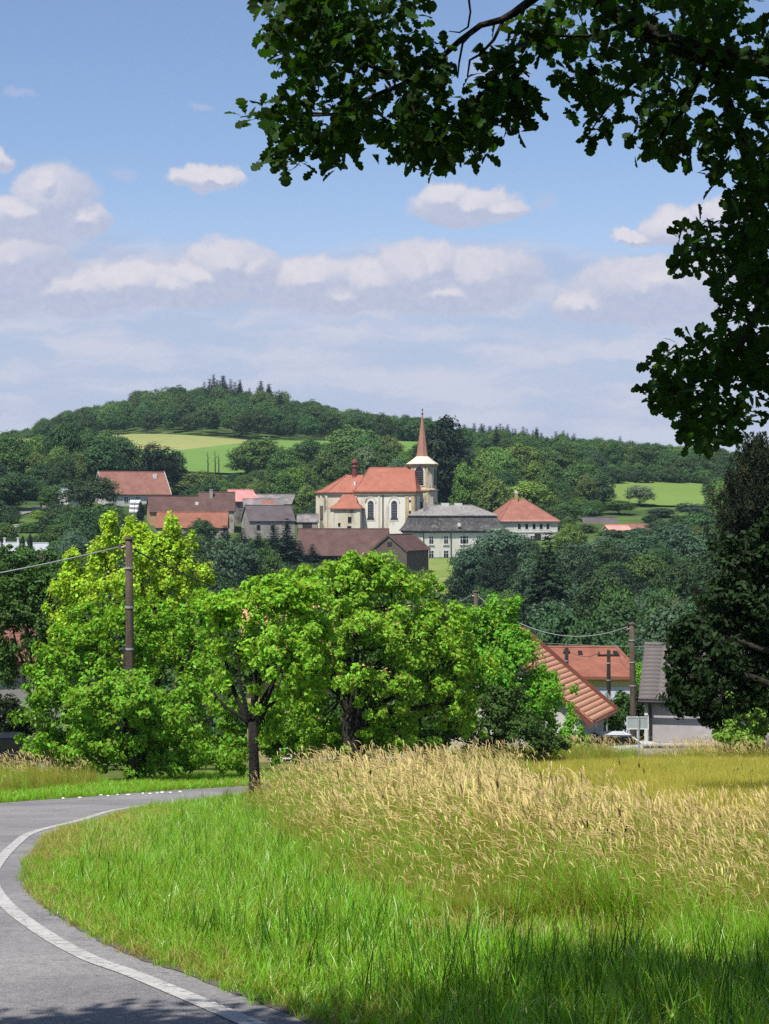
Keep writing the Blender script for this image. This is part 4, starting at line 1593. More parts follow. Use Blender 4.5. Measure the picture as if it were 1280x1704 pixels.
rh_, g = gable_house('red_hipped_house', 'yellow and pale blue house with red hipped roof in the valley', 'house', 952, 114, math.radians(0), 7.2, 7.4,
                     1121, 1077, 'yellow_wall', 'red_tile', hip=(0.25, 0.22), oh=.4)
_l, _w = g['l'], g['w']
_q = MB()
_q.box(-_l - .05, _l + .05, -_w - .05, _w + .05, 0.0, z_of(1144, 110) - g['zb'])
_q.build('lower_wall', M['blue_wall'], rh_)
window(rh_, 'front', -1.2, g['ze'] - 1.25, .9, .8, -_w, fw=.08)
window(rh_, 'front', 2.2, g['ze'] - 2.7, .9, .9, -_w - .05, fw=.08)
_q = MB()
_q.box(-3.0, -2.45, -2.0, -1.45, g['zr'] - 1.6, g['zr'] + .3)
_q.build('chimney', M['brick'], g['roof'])
for k, xx in enumerate((-2.1, .4, 2.6)):
    zc = g['zr'] - g['pitch'] * 1.0
    _q = MB()
    _q.box(xx - .12, xx + .12, -1.15, -.9, zc - .1, zc + .22)
    _q.build('roof_vent', M['dark_trim'], g['roof'])

dh_, g = gable_house('dark_tiled_house', 'pinkish grey house with dark tiled roof behind the drooping dark leaves', 'house', 1226, 95.4, math.radians(-13), 9.0, 6.8,
                     1158, 1075, 'grey_wall', 'dark_tile', oh=.45, roof_t=.16, verge='dark_trim')
lay_courses(g, .45, M['dark_tile'], 14, 5)
_q = MB()
_q.tube([(-g['l'] - .35, -g['w'] - .55, g['ze'] - g['pitch'] * .45 - .05), (g['l'] + .35, -g['w'] - .55, g['ze'] - g['pitch'] * .45 - .05)], .09, 8)
_q.build('gutter', M['dark_trim'], dh_)
_q = MB()
_q.tube([(-g['l'] + .25, -g['w'] - .5, g['ze'] - g['pitch'] * .45 - .08), (-g['l'] + .25, -g['w'] - .12, g['ze'] - .75), (-g['l'] + .25, -g['w'] - .12, 0.1)], .07, 8)
_q.build('downpipe', M['dark_trim'], dh_)
_q = MB()
_q.box(-g['l'] - .06, -g['l'] + .12, -g['w'] - .06, -g['w'] + .3, 0, g['ze'] - .4)
_q.build('corner_board', M['white'], dh_)
_q = MB()
_zc = g['zr'] - g['pitch'] * .95
_q.box(-g['l'] + 1.1, -g['l'] + 1.4, -1.2, -.85, _zc, _zc + .25)
_q.build('roof_vent', M['dark_trim'], g['roof'])
window(dh_, 'front', 0.2, 1.2, 1.0, 1.2, -g['w'], fw=.09)
window(dh_, 'front', 2.8, 1.2, 1.0, 1.2, -g['w'], fw=.09)

mh_, g = gable_house('screened_orange_house', 'house with orange tiled roof glimpsed through the central roadside trees', 'house', 555, 90, math.radians(3), 8.4, 8.0,
                     1118, 1012, 'ochre', 'orange_tile', oh=.45, roof_t=.16)
lay_courses(g, .45, M['orange_tile'], 16, 8)
for xx in (-2.6, 0, 2.6):
    window(mh_, 'front', xx, 1.0, .9, 1.2, -g['w'], fw=.09)
lh_, g = gable_house('left_edge_house', 'grey rendered house with brown tiles at the left edge', 'house', -30, 80, math.radians(28), 6.0, 5.4,
                     1098, 1046, 'grey_wall', 'dull_red', oh=.35, roof_t=.16, verge='dark_trim')
lay_courses(g, .35, M['dull_red'], 10, 9)
window(lh_, 'front', 1.2, .9, .9, 1.1, -g['w'], fw=.08)
lh_.name = 'rendered_house'

# low concrete wall in front of the dark-tiled house
_r = thing('concrete_wall', 'low grey concrete wall in front of the pinkish grey house', 'wall', (0, 0, 0))
_q = MB()
_x0, _x1 = col_x(1072, 84), col_x(1205, 84)
_zt = z_of(1241, 84)
_q.box(_x0, _x1, 84.0, 84.25, _zt - 1.8, _zt)
_q.build('wall_panel', M['concrete'], _r)
_q = MB()
_q.box(_x0 - .05, _x1 + .05, 83.94, 84.31, _zt + .001, _zt + .07)
_q.build('coping', M['concrete'], _r)


# ------------------------------------------------------------------ poles, wires, signs
def utility_pole(px, top, d, label, r=0.15, arm=None, lean=0.0, cap='insulator', group='wooden utility poles', mat='pole_wood'):
    x = col_x(px, d)
    zb = h1(x, d)
    zt = z_of(top, d)
    R = thing('utility_pole', label, 'pole', (x, d, zb), 0, group)
    hh = zt - zb
    q = MB()
    q.tube([(0, 0, -.5), (lean * .3, 0, hh * .33), (lean * .66, 0.01, hh * .66), (lean, 0, hh)], [r * 1.12, r * 1.05, r * .96, r * .85], 10)
    q.build('shaft', M[mat], R, True)
    for kz in (.3, .55, .72, .88):
        q = MB()
        q.tube([(lean * kz, 0, hh * kz - .03), (lean * kz, 0, hh * kz + .03)], r * 1.06, 10)
        q.build('strap', M['metal'], R)
    if arm:
        q = MB()
        q.box(lean - arm, lean + arm, -.06, .06, hh - .35, hh - .23)
        am = q.build('crossarm', M[mat], R)
        for sx in (-arm + .08, arm - .08, -.02):
            q = MB()
            q.tube([(lean + sx, 0, hh - .23), (lean + sx, 0, hh - .13), (lean + sx, 0, hh - .05)], [.05, .06, .03], 8)
            q.build('insulator', M['insulator'], am)
    else:
        q = MB()
        q.tube([(lean - .22, 0, hh - .28), (lean - r * .6, 0, hh - .22)], [.05, .04], 6)
        q.tube([(lean - .25, 0, hh - .32), (lean - .25, 0, hh - .16)], [.06, .045], 8)
        q.build('bracket', M['insulator'], R)
        q = MB()
        q.tube([(lean, 0, hh - .02), (lean, 0, hh + .05)], [r * 1.1, r * .95], 10)
        q.build('cap', M['insulator'], R)
    return Vector((x + lean, d, zt))


pA = utility_pole(218, 896, 52.0, 'tall brown wooden pole rising behind the left roadside bush', .122, lean=-.06)
pB = utility_pole(792, 984, 95, 'brown wooden pole rising from the bushes left of the orange roof', .13)
pC = utility_pole(1055, 1038, 88, 'thick wooden pole beside the white car and the road sign', .15, lean=-.1)
pD = utility_pole(1013, 1082, 101, 'slim dark pole with crossarm in front of the red hipped roof', .12, arm=.62, mat='bark')
pE = utility_pole(943, 1078, 103, 'short dark pole at the upper edge of the orange tile roof', .12, arm=.2, mat='bark')


def wire(a, b, sag, label, r=0.022, mat='wire', n=24):
    a, b = Vector(a), Vector(b)
    pts = []
    for k in range(n + 1):
        t = k / n
        p = a.lerp(b, t)
        p.z -= sag * 4 * t * (1 - t)
        pts.append(p)
    q = MB()
    q.tube(pts, r, 6)
    o = q.build('overhead_wire', M[mat], None, True)
    tag(o, label, 'wire', 'overhead wires')
    return o


wire((pA.x - .25, pA.y, pA.z - .24), (-26, 47, -2.1), .9, 'pale cable running left from the tall brown pole', .024)
wire((pA.x + .12, pA.y, pA.z - .32), (pB.x - .2, pB.y, pB.z - .25), 1.7, 'dark cable sagging right from the tall brown pole', .022, 'wire_dark')
wire((pB.x - .25, pB.y, pB.z - .2), (col_x(560, 118), 118, z_of(1046, 118)), .9, 'pale cable falling left from the pole among the bushes', .024)
wire((pB.x + .12, pB.y, pB.z - .25), (pC.x - .2, pC.y, pC.z - .15), 1.15, 'pale cable sagging between the bush pole and the thick pole', .024)
wire((col_x(905, 110), 110, z_of(1070, 110)), (24.0, 92, z_of(1060, 92)), .35, 'thin cable crossing above the red hipped roof', .016)
wire(pE + Vector((.1, 0, -.15)), pD + Vector((-.5, 0, -.12)), .3, 'thin wire from the short dark pole to the crossarm pole', .013, 'wire_dark')
wire(pD + Vector((.5, 0, -.12)), pC + Vector((.0, 0, -2.2)), .3, 'thin wire from the crossarm pole to the thick pole', .013, 'wire_dark')
wire(pC + Vector((.2, 0, -.4)), (26, 96, -5.6), .6, 'thin cable leaving the thick pole to the right', .014, 'wire_dark')


def road_sign(px, d, zc, w, h, label, tri=False, post_off=0.0):
    x = col_x(px, d)
    zb = h1(x, d)
    R = thing('road_sign', label, 'sign', (x, d, zb), 0, 'road signs seen from behind')
    zc -= zb
    q = MB()
    if tri:
        q.prism([(-w / 2, zc - h / 2), (w / 2, zc - h / 2), (0, zc + h / 2)], 'y', -.03, .0)
    else:
        q.prism([(-w / 2 + .04, zc - h / 2), (w / 2 - .04, zc - h / 2), (w / 2, zc - h / 2 + .04), (w / 2, zc + h / 2 - .04), (w / 2 - .04, zc + h / 2), (-w / 2 + .04, zc + h / 2), (-w / 2, zc + h / 2 - .04), (-w / 2, zc - h / 2 + .04)], 'y', -.03, .0)
    q.build('panel', M['sign_back'], R)
    if not tri:
        q = MB()
        t = .035
        q.box(-w / 2, w / 2, -.05, -.031, zc + h / 2 - t, zc + h / 2)
        q.box(-w / 2, w / 2, -.05, -.031, zc - h / 2, zc - h / 2 + t)
        q.box(-w / 2, -w / 2 + t, -.05, -.031, zc - h / 2 + t, zc + h / 2 - t)
        q.box(w / 2 - t, w / 2, -.05, -.031, zc - h / 2 + t, zc + h / 2 - t)
        q.build('rim', M['white'], R)
    q = MB()
    q.tube([(post_off, -.075, -.3), (post_off, -.075, zc + h * .5)], .042, 8)
    q.build('post', M['metal'], R)


road_sign(1061, 80, z_of(1203, 80), .98, .56, 'rectangular grey road sign seen from behind at the field edge', post_off=.05)
road_sign(1010, 96, z_of(1160, 96), .8, .72, 'small triangular road sign seen from behind near the crossarm pole', tri=True)


# ------------------------------------------------------------------ cars
def car(x, y, rz, paint, label):
    zb = h1(x, y)
    R = thing('parked_car', label, 'car', (x, y, zb), rz)
    # side outline of the body, pushed across and narrowed towards the roof
    prof = [(-2.0, .35), (2.0, .35), (2.05, .62), (1.95, .82), (1.1, .92), (.45, 1.36), (-1.1, 1.40), (-1.75, 1.0), (-2.02, .92), (-2.05, .6)]
    q = MB()

    def ring(yy, k):
        return [(px * (1 - .02 * k), yy * (1 - (.14 * k if pz > .95 else 0.03 * k)), pz) for px, pz in prof]
    q.loft([ring(-.84, 1), ring(-.80, .2), ring(.80, .2), ring(.84, 1)])
    body = q.build('body', M[paint], R, False)
    for side in (-1, 1):
        q = MB()
        q.prism([(-1.55, .98), (.86, .96), (.38, 1.29), (-1.05, 1.32)], 'y', side * .79, side * .835)
        q.build('side_window', M['glass'], R)
    q = MB()
    q.slab([(1.07, -.66, .965), (1.07, .66, .965), (.50, .6, 1.345), (.50, -.6, 1.345)], .02)
    q.build('windscreen', M['glass'], R)
    q = MB()
    q.slab([(-1.73, .64, 1.04), (-1.73, -.64, 1.04), (-1.17, -.6, 1.385), (-1.17, .6, 1.385)], .02)
    q.build('rear_window', M['glass'], R)
    for wx in (-1.25, 1.28):
        for sy in (-1, 1):
            q = MB()
            n = 14
            rg = lambda yy, r: [(wx + r * math.cos(2 * PI * i / n), yy, .31 + r * math.sin(2 * PI * i / n)) for i in range(n)]
            q.loft([rg(sy * .66, .31), rg(sy * .86, .31)])
            wh = q.build('wheel', M['rubber'], R)
            q = MB()
            q.loft([rg(sy * .8, .2), rg(sy * .872, .19)])
            q.build('rim', M['metal'], wh)
    for sy in (-1, 1):
        q = MB()
        q.box(1.9, 2.06, sy * .62 - .16, sy * .62 + .16, .6, .76)
        q.build('headlight', M['white'], R)
        q = MB()
        q.box(-2.07, -1.95, sy * .66 - .12, sy * .66 + .12, .62, .86)
        q.build('tail_light', M['red_trim'], R)
    return R


car(col_x(1030, 87), 87, math.radians(8), 'car_white', 'white car parked between the orange roofed house and the thick pole')
car(col_x(8, 62), 62, math.radians(10), 'car_dark', 'dark car parked behind the tall grass at the left edge')

# ------------------------------------------------------------------ trees of the village and the hillside
_px_trees = [
    # row behind the farm, left
    (18, 718, 455, 74, 'round0', 'mid', 'pale-edged round tree at the left edge of the hillside'),
    (62, 742, 462, 52, 'round1', 'mid', 'small round tree with the yellow field showing behind it'),
    (106, 708, 458, 66, 'round2', 'dark', 'tall dark tree above the grey lane'),
    (158, 722, 462, 78, 'round0', 'dark', 'broad dark tree just left above the white gable'),
    (206, 728, 468, 66, 'round2', 'dark', 'dark tree standing in front of the ripening field corner'),
    (262, 736, 452, 62, 'round1', 'black', 'loose dark tree behind the large dull red roof'),
    (292, 752, 456, 44, 'round2', 'dark', 'dark tree at the right end of the large dull red roof'),
    (20, 785, 402, 92, 'round1', 'dark', 'wide dark tree left of the grey lane'),
    (82, 768, 440, 66, 'round0', 'dark', 'dark tree above the bend of the grey lane'),
    (84, 812, 398, 46, 'round2', 'mid', 'tree with a pale crown beside the lane and the white cottage'),
    (152, 792, 400, 84, 'round1', 'dark', 'dense dark tree hiding the lower white gable'),
    (182, 838, 380, 56, 'round2', 'black', 'dark tree below the large dull red roof'),
    (66, 848, 372, 34, 'round1', 'lime', 'small lime green shrub beside the lane'),
    (140, 850, 366, 60, 'round0', 'black', 'dark tree between the lane and the ochre brick gable'),
    (234, 836, 372, 12, 'tall', 'black', 'very narrow dark conifer in front of the ochre brick gable'),
    (216, 862, 360, 52, 'round1', 'dark', 'low dark tree in front of the ochre brick gable'),
    (336, 783, 455, 84, 'round1', 'olive', 'wide olive bush tree above the brown barn roofs'),
    (372, 800, 440, 60, 'round0', 'mid', 'round tree behind the bright pinkish red roof'),
    (432, 727, 510, 92, 'round0', 'mid', 'large round tree at the right end of the green field'),
    (470, 752, 480, 58, 'round2', 'mid', 'tree behind the grey barn roof'),
    (508, 728, 540, 62, 'round1', 'mid', 'round tree on the field edge left of the chancel'),
    (410, 748, 528, 70, 'round2', 'mid', 'round tree hiding the right tip of the ripening field'),
    (455, 742, 535, 62, 'round1', 'dark', 'dark tree on the green field edge beside the large round tree'),
    (548, 734, 540, 66, 'round0', 'mid', 'round tree on the green field edge beside the large olive tree'),
    (648, 726, 545, 56, 'round2', 'olive', 'olive tree on the green field edge right of the large olive tree'),
    (700, 730, 540, 44, 'round1', 'dark', 'dark tree hidden behind the spire skirt'),
    (180, 718, 520, 70, 'round1', 'mid', 'round tree covering the left end of the ripening field'),
    (120, 728, 520, 70, 'round0', 'dark', 'dark tree left of the ripening field'),
    (494, 776, 450, 60, 'round0', 'dark', 'dark tree between the grey barn and the chancel'),
    (540, 752, 470, 58, 'round2', 'mid', 'tree behind the onion capped ridge turret'),
    (590, 708, 545, 104, 'round0', 'olive', 'large olive tree above the church roof'),
    (604, 744, 480, 52, 'round2', 'pale', 'whitish flowering tree just above the nave roof'),
    (642, 742, 485, 58, 'round1', 'mid', 'round tree behind the nave ridge'),
    (672, 752, 470, 40, 'round2', 'light', 'light green tree left of the spire'),
    (742, 697, 428, 70, 'tall', 'black', 'tall black-green tree right of the tower'),
    (716, 738, 446, 40, 'tall', 'black', 'dark tree close behind the tower'),
    (775, 772, 420, 46, 'round2', 'light', 'sunlit green tree at the foot of the tall black-green tree'),
    (815, 742, 520, 62, 'round1', 'light', 'light round tree right of the tall black-green tree'),
    (866, 738, 525, 80, 'round0', 'light', 'broad light tree above the red hipped roof'),
    (926, 752, 520, 76, 'round2', 'mid', 'round tree right of the broad light tree'),
    (835, 775, 470, 80, 'round1', 'mid', 'round tree in the slope above the mansard roof'),
    (868, 800, 430, 104, 'round1', 'lime', 'bright bushy tree behind the red hipped roof'),
    (968, 768, 480, 74, 'round0', 'mid', 'mid green tree above the dark slate roof'),
    (998, 790, 458, 58, 'round2', 'dark', 'dark tree left of the lime field'),
    (930, 800, 455, 60, 'round0', 'dark', 'dark round tree right of the bright bushy tree'),
    (940, 838, 430, 50, 'round1', 'mid', 'tree at the right corner of the red hipped house'),
    (1064, 806, 470, 44, 'round1', 'pale', 'pale tree standing in front of the lime field'),
    (1030, 832, 445, 56, 'round0', 'mid', 'green tree in front of the lime field above the dark slate roof'),
    (1100, 846, 440, 66, 'round2', 'bluish', 'bluish tree below the lime field'),
    (1150, 836, 440, 50, 'round1', 'bluish', 'bluish tree at the right end of the lime field'),
    # slope below the church
    (832, 876, 312, 112, 'round1', 'bluish', 'large round dark tree in front of the rectory'),
    (782, 906, 300, 72, 'round0', 'bluish', 'dark round tree at the edge of the grass below the rectory'),
    (880, 896, 318, 70, 'round2', 'dark', 'dark tree in front of the hip roofed house'),
    (912, 884, 242, 140, 'spruce0', 'black', 'tall dark spruce left of the red hipped roof in the valley'),
    (948, 876, 350, 66, 'round2', 'light', 'sunlit tree right of the hip roofed house'),
    (1000, 890, 330, 92, 'round1', 'bluish', 'blue-green tree below the dark slate roof'),
    (1068, 884, 336, 84, 'round0', 'bluish', 'blue-green tree below the salmon orange roof'),
    (1120, 872, 345, 80, 'round2', 'bluish', 'blue-green tree near the brownish edge of the pine'),
    (1170, 880, 330, 90, 'round1', 'bluish', 'blue-green tree partly behind the pine'),
    (1026, 966, 205, 86, 'round0', 'mid', 'round green tree in the valley behind the thick pole'),
    (1098, 974, 196, 78, 'round1', 'mid', 'green tree in the valley above the dark tiled roof'),
    (1128, 1000, 165, 52, 'round2', 'pale', 'pale bluish tree above the dark tiled roof'),
    (978, 1038, 150, 96, 'bush', 'light', 'wide green bush behind the red hipped valley house'),
    (1050, 1050, 142, 70, 'bush', 'mid', 'green bush right of the red hipped valley house'),
    (1120, 1045, 135, 80, 'bush', 'olive', 'olive bush above the ridge of the dark tiled roof'),
    (870, 985, 190, 120, 'spruce1', 'black', 'dark spruce right of the bush pole'),
    (768, 960, 235, 70, 'round0', 'black', 'very dark tree left of the bush pole'),
    (700, 945, 270, 50, 'round1', 'olive', 'small olive tree at the corner of the dark barn wing'),
    (672, 948, 262, 70, 'bush', 'black', 'dark bush against the dark barn wing'),
    (115, 868, 318, 84, 'round1', 'mid', 'round green tree right of the white bungalow'),
    (38, 893, 288, 11, 'tall', 'black', 'small cone-shaped conifer in front of the white bungalow'),
    (50, 890, 290, 11, 'tall', 'black', 'small dark conifer between the bungalow and the garage'),
    (3, 884, 286, 20, 'spruce1', 'black', 'dark conifer left of the white bungalow'),
    (335, 862, 345, 50, 'round0', 'dark', 'dark tree in front of the mossy orange roof'),
    (972, 882, 402, 46, 'bush', 'mid', 'green bush at the left end below the dark slate roof'),
    (1018, 889, 394, 58, 'bush', 'dark', 'dark bush just below the salmon orange roof'),
    (1064, 884, 396, 52, 'bush', 'bluish', 'bluish bush just below the pale brown shed roof'),
    (1098, 868, 404, 50, 'round0', 'bluish', 'bluish tree right of the pale brown shed roof'),
    (945, 872, 404, 40, 'bush', 'light', 'light bush between the hip roofed house and the dark slate roof'),
    (14, 852, 392, 36, 'bush', 'dark', 'dark bush left of the lane above the low garden wall'),
    (50, 880, 350, 44, 'bush', 'mid', 'green bush below the lane and behind the bungalow'),
    (88, 874, 345, 48, 'bush', 'dark', 'dark bush behind the small white roofed garage'),
    (10, 881, 348, 40, 'bush', 'olive', 'olive bush behind the white chimneys of the bungalow'),
    (92, 836, 390, 36, 'bush', 'dark', 'dark bush right of the lane below the white cottage'),
]
for t in _px_trees:
    px_tree(t[0], t[1], t[2], t[3] * (1.15 if t[3] > 30 else 1.0), *t[4:])
# row of dark spruces below the farm
_spl = ['dark spruce under the left end of the mossy orange roof', 'dark spruce under the middle of the mossy orange roof', 'dark spruce under the right end of the mossy orange roof',
        'dark spruce in the gap between the mossy orange roof and the violet roof', 'dark spruce under the left gable of the violet roofed house', 'dark spruce in front of the violet roofed house wall',
        'tallest dark spruce, at the right corner of the violet roofed house', 'dark spruce touching the left end of the wide brown barn roof', 'dark spruce at the left end of the spruce row, behind the yellow-green tree',
        'low dark spruce in front of the wide brown barn roof']
for k, (px, top, d, w) in enumerate(((318, 905, 322, 46), (346, 884, 318, 44), (374, 874, 324, 48), (402, 878, 316, 46), (430, 886, 320, 50), (456, 872, 326, 44), (478, 862, 318, 50), (498, 900, 330, 44), (300, 890, 330, 50), (520, 905, 335, 40))):
    px_tree(px, top, d, w * 1.75, 'spruce%d' % (k % 2), 'spruce', _spl[k], 'row of dark spruces below the farm')
# three thin dead saplings in the green field
for px, top in ((346, 752), (358, 750), (364, 756)):
    d = 520
    x = col_x(px, d)
    r = thing('bare_sapling', 'thin bare dead sapling standing against the green field', 'tree', (x, d, h1(x, d)), 0, 'bare saplings in front of the green field')
    q = MB()
    hh = z_of(top, d) - h1(x, d)
    q.tube([(0, 0, -.2), (.05, 0, hh * .5), (-.05, 0, hh)], [.22, .16, .05], 5)
    q.build('trunk', M['bark'], r)
    q = MB()
    for j in range(4):
        z0 = hh * (.45 + .12 * j)
        q.tube([(0, 0, z0), ((-1) ** j * .5, 0, z0 + .8)], [.07, .03], 4)
    q.build('branch', M['bark'], r)


# trees that fill the valley and the slopes between the buildings
_clear = [  # px0, px1, py0, py1, distance of what must stay visible
    (150, 290, 780, 835, 432), (243, 400, 816, 880, 394), (262, 385, 848, 884, 374), (380, 495, 812, 890, 400),
    (486, 702, 876, 930, 345), (520, 730, 685, 890, 400), (666, 840, 836, 920, 372), (800, 912, 826, 905, 398),
    (700, 746, 930, 975, 372), (2, 80, 898, 926, 302), (28, 72, 834, 884, 420), (100, 122, 808, 834, 415), (214, 236, 840, 858, 388),
    (966, 1030, 858, 880, 425), (1006, 1080, 872, 890, 410), (218, 404, 718, 772, 660), (300, 400, 745, 784, 640),
    (470, 545, 736, 756, 620), (655, 692, 744, 760, 620), (1012, 1170, 806, 850, 560), (888, 1064, 1066, 1180, 114), (730, 800, 975, 1065, 96), (1040, 1230, 1060, 1200, 98),
    (500, 530, 853, 882, 385)]
_rnd = random.Random(21)
_placed = [(col_x(t[0], t[2]), t[2], t[3] / F * t[2] * .5) for t in _px_trees]
_fills = []


def try_fill(px, d, hgt, wid):
    x = col_x(px, d)
    zb = h1(x, d)
    top = HORIZON - (zb + hgt) / d * F
    bot = HORIZON - zb / d * F
    hw = wid / 2 / d * F
    if top < np.interp(px, _RPX, _RPY) + 14:
        return False
    for (a, b, c, e, dd) in _clear:
        if d < dd + 4 and px + hw > a and px - hw < b and top < e and bot > c:
            return False
        if abs(d - dd) < 14 and px + hw > a and px - hw < b and dd < 450:
            return False
    for (qx, qy, qr) in _placed:
        if (qx - x) ** 2 + (qy - d) ** 2 < (0.6 * (qr + wid / 2)) ** 2:
            return False
    _placed.append((x, d, wid / 2))
    return True


_marks = [(40, 910, 'the white bungalow'), (50, 852, 'the grey hillside lane'), (112, 822, 'the white cottage'), (220, 806, 'the large dull red roof'), (315, 845, 'the brown barn roofs'), (320, 866, 'the mossy orange roof'),
          (400, 822, 'the bright pinkish red roof'), (448, 852, 'the violet roof'), (560, 830, 'the church chancel'), (645, 800, 'the church nave roof'), (705, 800, 'the church tower'), (590, 905, 'the wide brown barn roof'), (668, 915, 'the dark barn wing'),
          (760, 880, 'the grey mansard roof'), (858, 850, 'the red hipped roof'), (720, 950, 'the grass below the rectory'), (997, 868, 'the dark slate roof'), (1040, 880, 'the salmon orange roof'), (1090, 828, 'the lime field'), (310, 745, 'the ripening field'),
          (350, 768, 'the green field'), (218, 900, 'the top of the tall brown pole'), (790, 990, 'the top of the bush pole'), (912, 960, 'the tall dark spruce'), (1055, 1040, 'the top of the thick pole'), (980, 1095, 'the red hipped valley roof'), (1130, 1110, 'the dark tiled roof'), (1200, 900, 'the dark pine')]
_n = 0
for _ in range(6000):
    if _n >= 230:
        break
    d = _rnd.choice([_rnd.uniform(130, 300), _rnd.uniform(300, 560), _rnd.uniform(300, 640)])
    px = _rnd.uniform(-60, 1330)
    u = (px - 640) / F
    if d > 560 and u < 0.03 and u > -0.16:
        continue
    hgt = _rnd.uniform(7, 12.5) if d < 330 else _rnd.uniform(8, 14)
    wid = hgt * _rnd.uniform(.62, .95)
    if try_fill(px, d, hgt, wid):
        far_right = px > 930
        kind = _rnd.choice(['round0', 'round1', 'round2', 'round0', 'round2', 'tall' if _rnd.random() < .3 else 'round1'])
        tone = _rnd.choice(['dark', 'dark', 'mid', 'mid', 'bluish', 'olive', 'light'] if d > 330 else (['dark', 'bluish', 'bluish', 'mid', 'dark', 'black']))
        zone = 'valley' if d < 300 else ('slope around the church' if d < 470 else 'upper slope under the hill wood')
        _tn = {'dark': 'dark green', 'mid': 'mid green', 'bluish': 'blue-green', 'olive': 'olive green', 'light': 'light green', 'black': 'blackish green'}[tone]
        _sh = {'round0': 'round', 'round1': 'broad', 'round2': 'uneven', 'tall': 'narrow'}[kind]
        _py = HORIZON - (h1(col_x(px, d), d) + hgt * .6) / d * F
        _lm = min(_marks, key=lambda m: (m[0] - px) ** 2 + (m[1] - _py) ** 2)
        _dx, _dy = px - _lm[0], _py - _lm[1]
        _rel = ('right of' if _dx > 0 else 'left of') if abs(_dx) > abs(_dy) else ('below' if _dy > 0 else 'above')
        _dist = 'just' if math.hypot(_dx, _dy) < 55 else ('a little way' if math.hypot(_dx, _dy) < 110 else 'far')
        lab = '%s %s tree %s %s %s' % (_tn, _sh, _dist, _rel, _lm[2])
        _old = {'valley': 'broadleaf tree among the dense trees of the valley floor', 'slope around the church': 'broadleaf tree among the many between the village buildings',
               'upper slope under the hill wood': 'broadleaf tree on the upper slope between the fields'}[zone]
        far_tree(col_x(px, d), d, hgt, wid, kind, tone, lab, 'trees of the ' + zone)
        _n += 1
# trees that still read the same are told apart by their place
_same = {}
for _o in [o for o in bpy.data.objects if o.type == 'EMPTY' and str(o.get('group', '')).startswith('trees of the')]:
    _same.setdefault(_o['label'], []).append(_o)
for _l, _os in _same.items():
    if len(_os) > 1:
        _os.sort(key=lambda o: o.location.x / o.location.y)
        _w = {2: ('left one', 'right one'), 3: ('leftmost', 'middle one', 'rightmost')}.get(len(_os), ('first from left', 'second from left', 'third from left', 'fourth from left', 'fifth from left', 'sixth from left'))
        for _k, _o in enumerate(_os):
            _o['label'] = _l + ', ' + _w[min(_k, len(_w) - 1)]
print('fill trees', _n)


# ------------------------------------------------------------------ scattering of what nobody could count
def scatter(name, pts, rot, scl, idx, protos, parent=None):
    """one object: a cloud of points that carries copies of its own child meshes"""
    me = bpy.data.meshes.new(name)
    me.vertices.add(len(pts))
    me.vertices.foreach_set('co', np.ascontiguousarray(pts, np.float32).ravel())
    for nm, ty, arr in (('rot', 'FLOAT_VECTOR', rot), ('scl', 'FLOAT_VECTOR', scl), ('kk', 'INT', idx)):
        at = me.attributes.new(nm, ty, 'POINT')
        if ty == 'FLOAT_VECTOR':
            at.data.foreach_set('vector', np.ascontiguousarray(arr, np.float32).ravel())
        else:
            at.data.foreach_set('value', np.ascontiguousarray(arr, np.int32))
    o = obj(name, me, parent)
    o['kind'] = 'stuff'
    ng = bpy.data.node_groups.new(name, 'GeometryNodeTree')
    ng.interface.new_socket('Geometry', in_out='INPUT', socket_type='NodeSocketGeometry')
    ng.interface.new_socket('Geometry', in_out='OUTPUT', socket_type='NodeSocketGeometry')
    gi = ng.nodes.new('NodeGroupInput')
    go = ng.nodes.new('NodeGroupOutput')
    jn = ng.nodes.new('GeometryNodeJoinGeometry')

    def attr(nm, ty):
        a = ng.nodes.new('GeometryNodeInputNamedAttribute')
        a.data_type = ty
        a.inputs['Name'].default_value = nm
        return next(s for s in a.outputs if s.enabled and s.name == 'Attribute')
    ar, asc, ak = attr('rot', 'FLOAT_VECTOR'), attr('scl', 'FLOAT_VECTOR'), attr('kk', 'INT')
    for k, po in enumerate(protos):
        po.parent = o
        ip = ng.nodes.new('GeometryNodeInstanceOnPoints')
        oi = ng.nodes.new('GeometryNodeObjectInfo')
        oi.inputs['Object'].default_value = po
        oi.inputs['As Instance'].default_value = True
        cp = ng.nodes.new('FunctionNodeCompare')
        cp.data_type = 'INT'
        cp.operation = 'EQUAL'
        ints = [s for s in cp.inputs if s.type == 'INT']
        ng.links.new(ak, ints[0])
        ints[1].default_value = k
        ng.links.new(gi.outputs[0], ip.inputs['Points'])
        ng.links.new(cp.outputs[0], ip.inputs['Selection'])
        ng.links.new(oi.outputs['Geometry'], ip.inputs['Instance'])
        ng.links.new(ar, ip.inputs['Rotation'])
        ng.links.new(asc, ip.inputs['Scale'])
        ng.links.new(ip.outputs[0], jn.inputs[0])
    ng.links.new(jn.outputs[0], go.inputs[0])
    md = o.modifiers.new('copies', 'NODES')
    md.node_group = ng
    return o


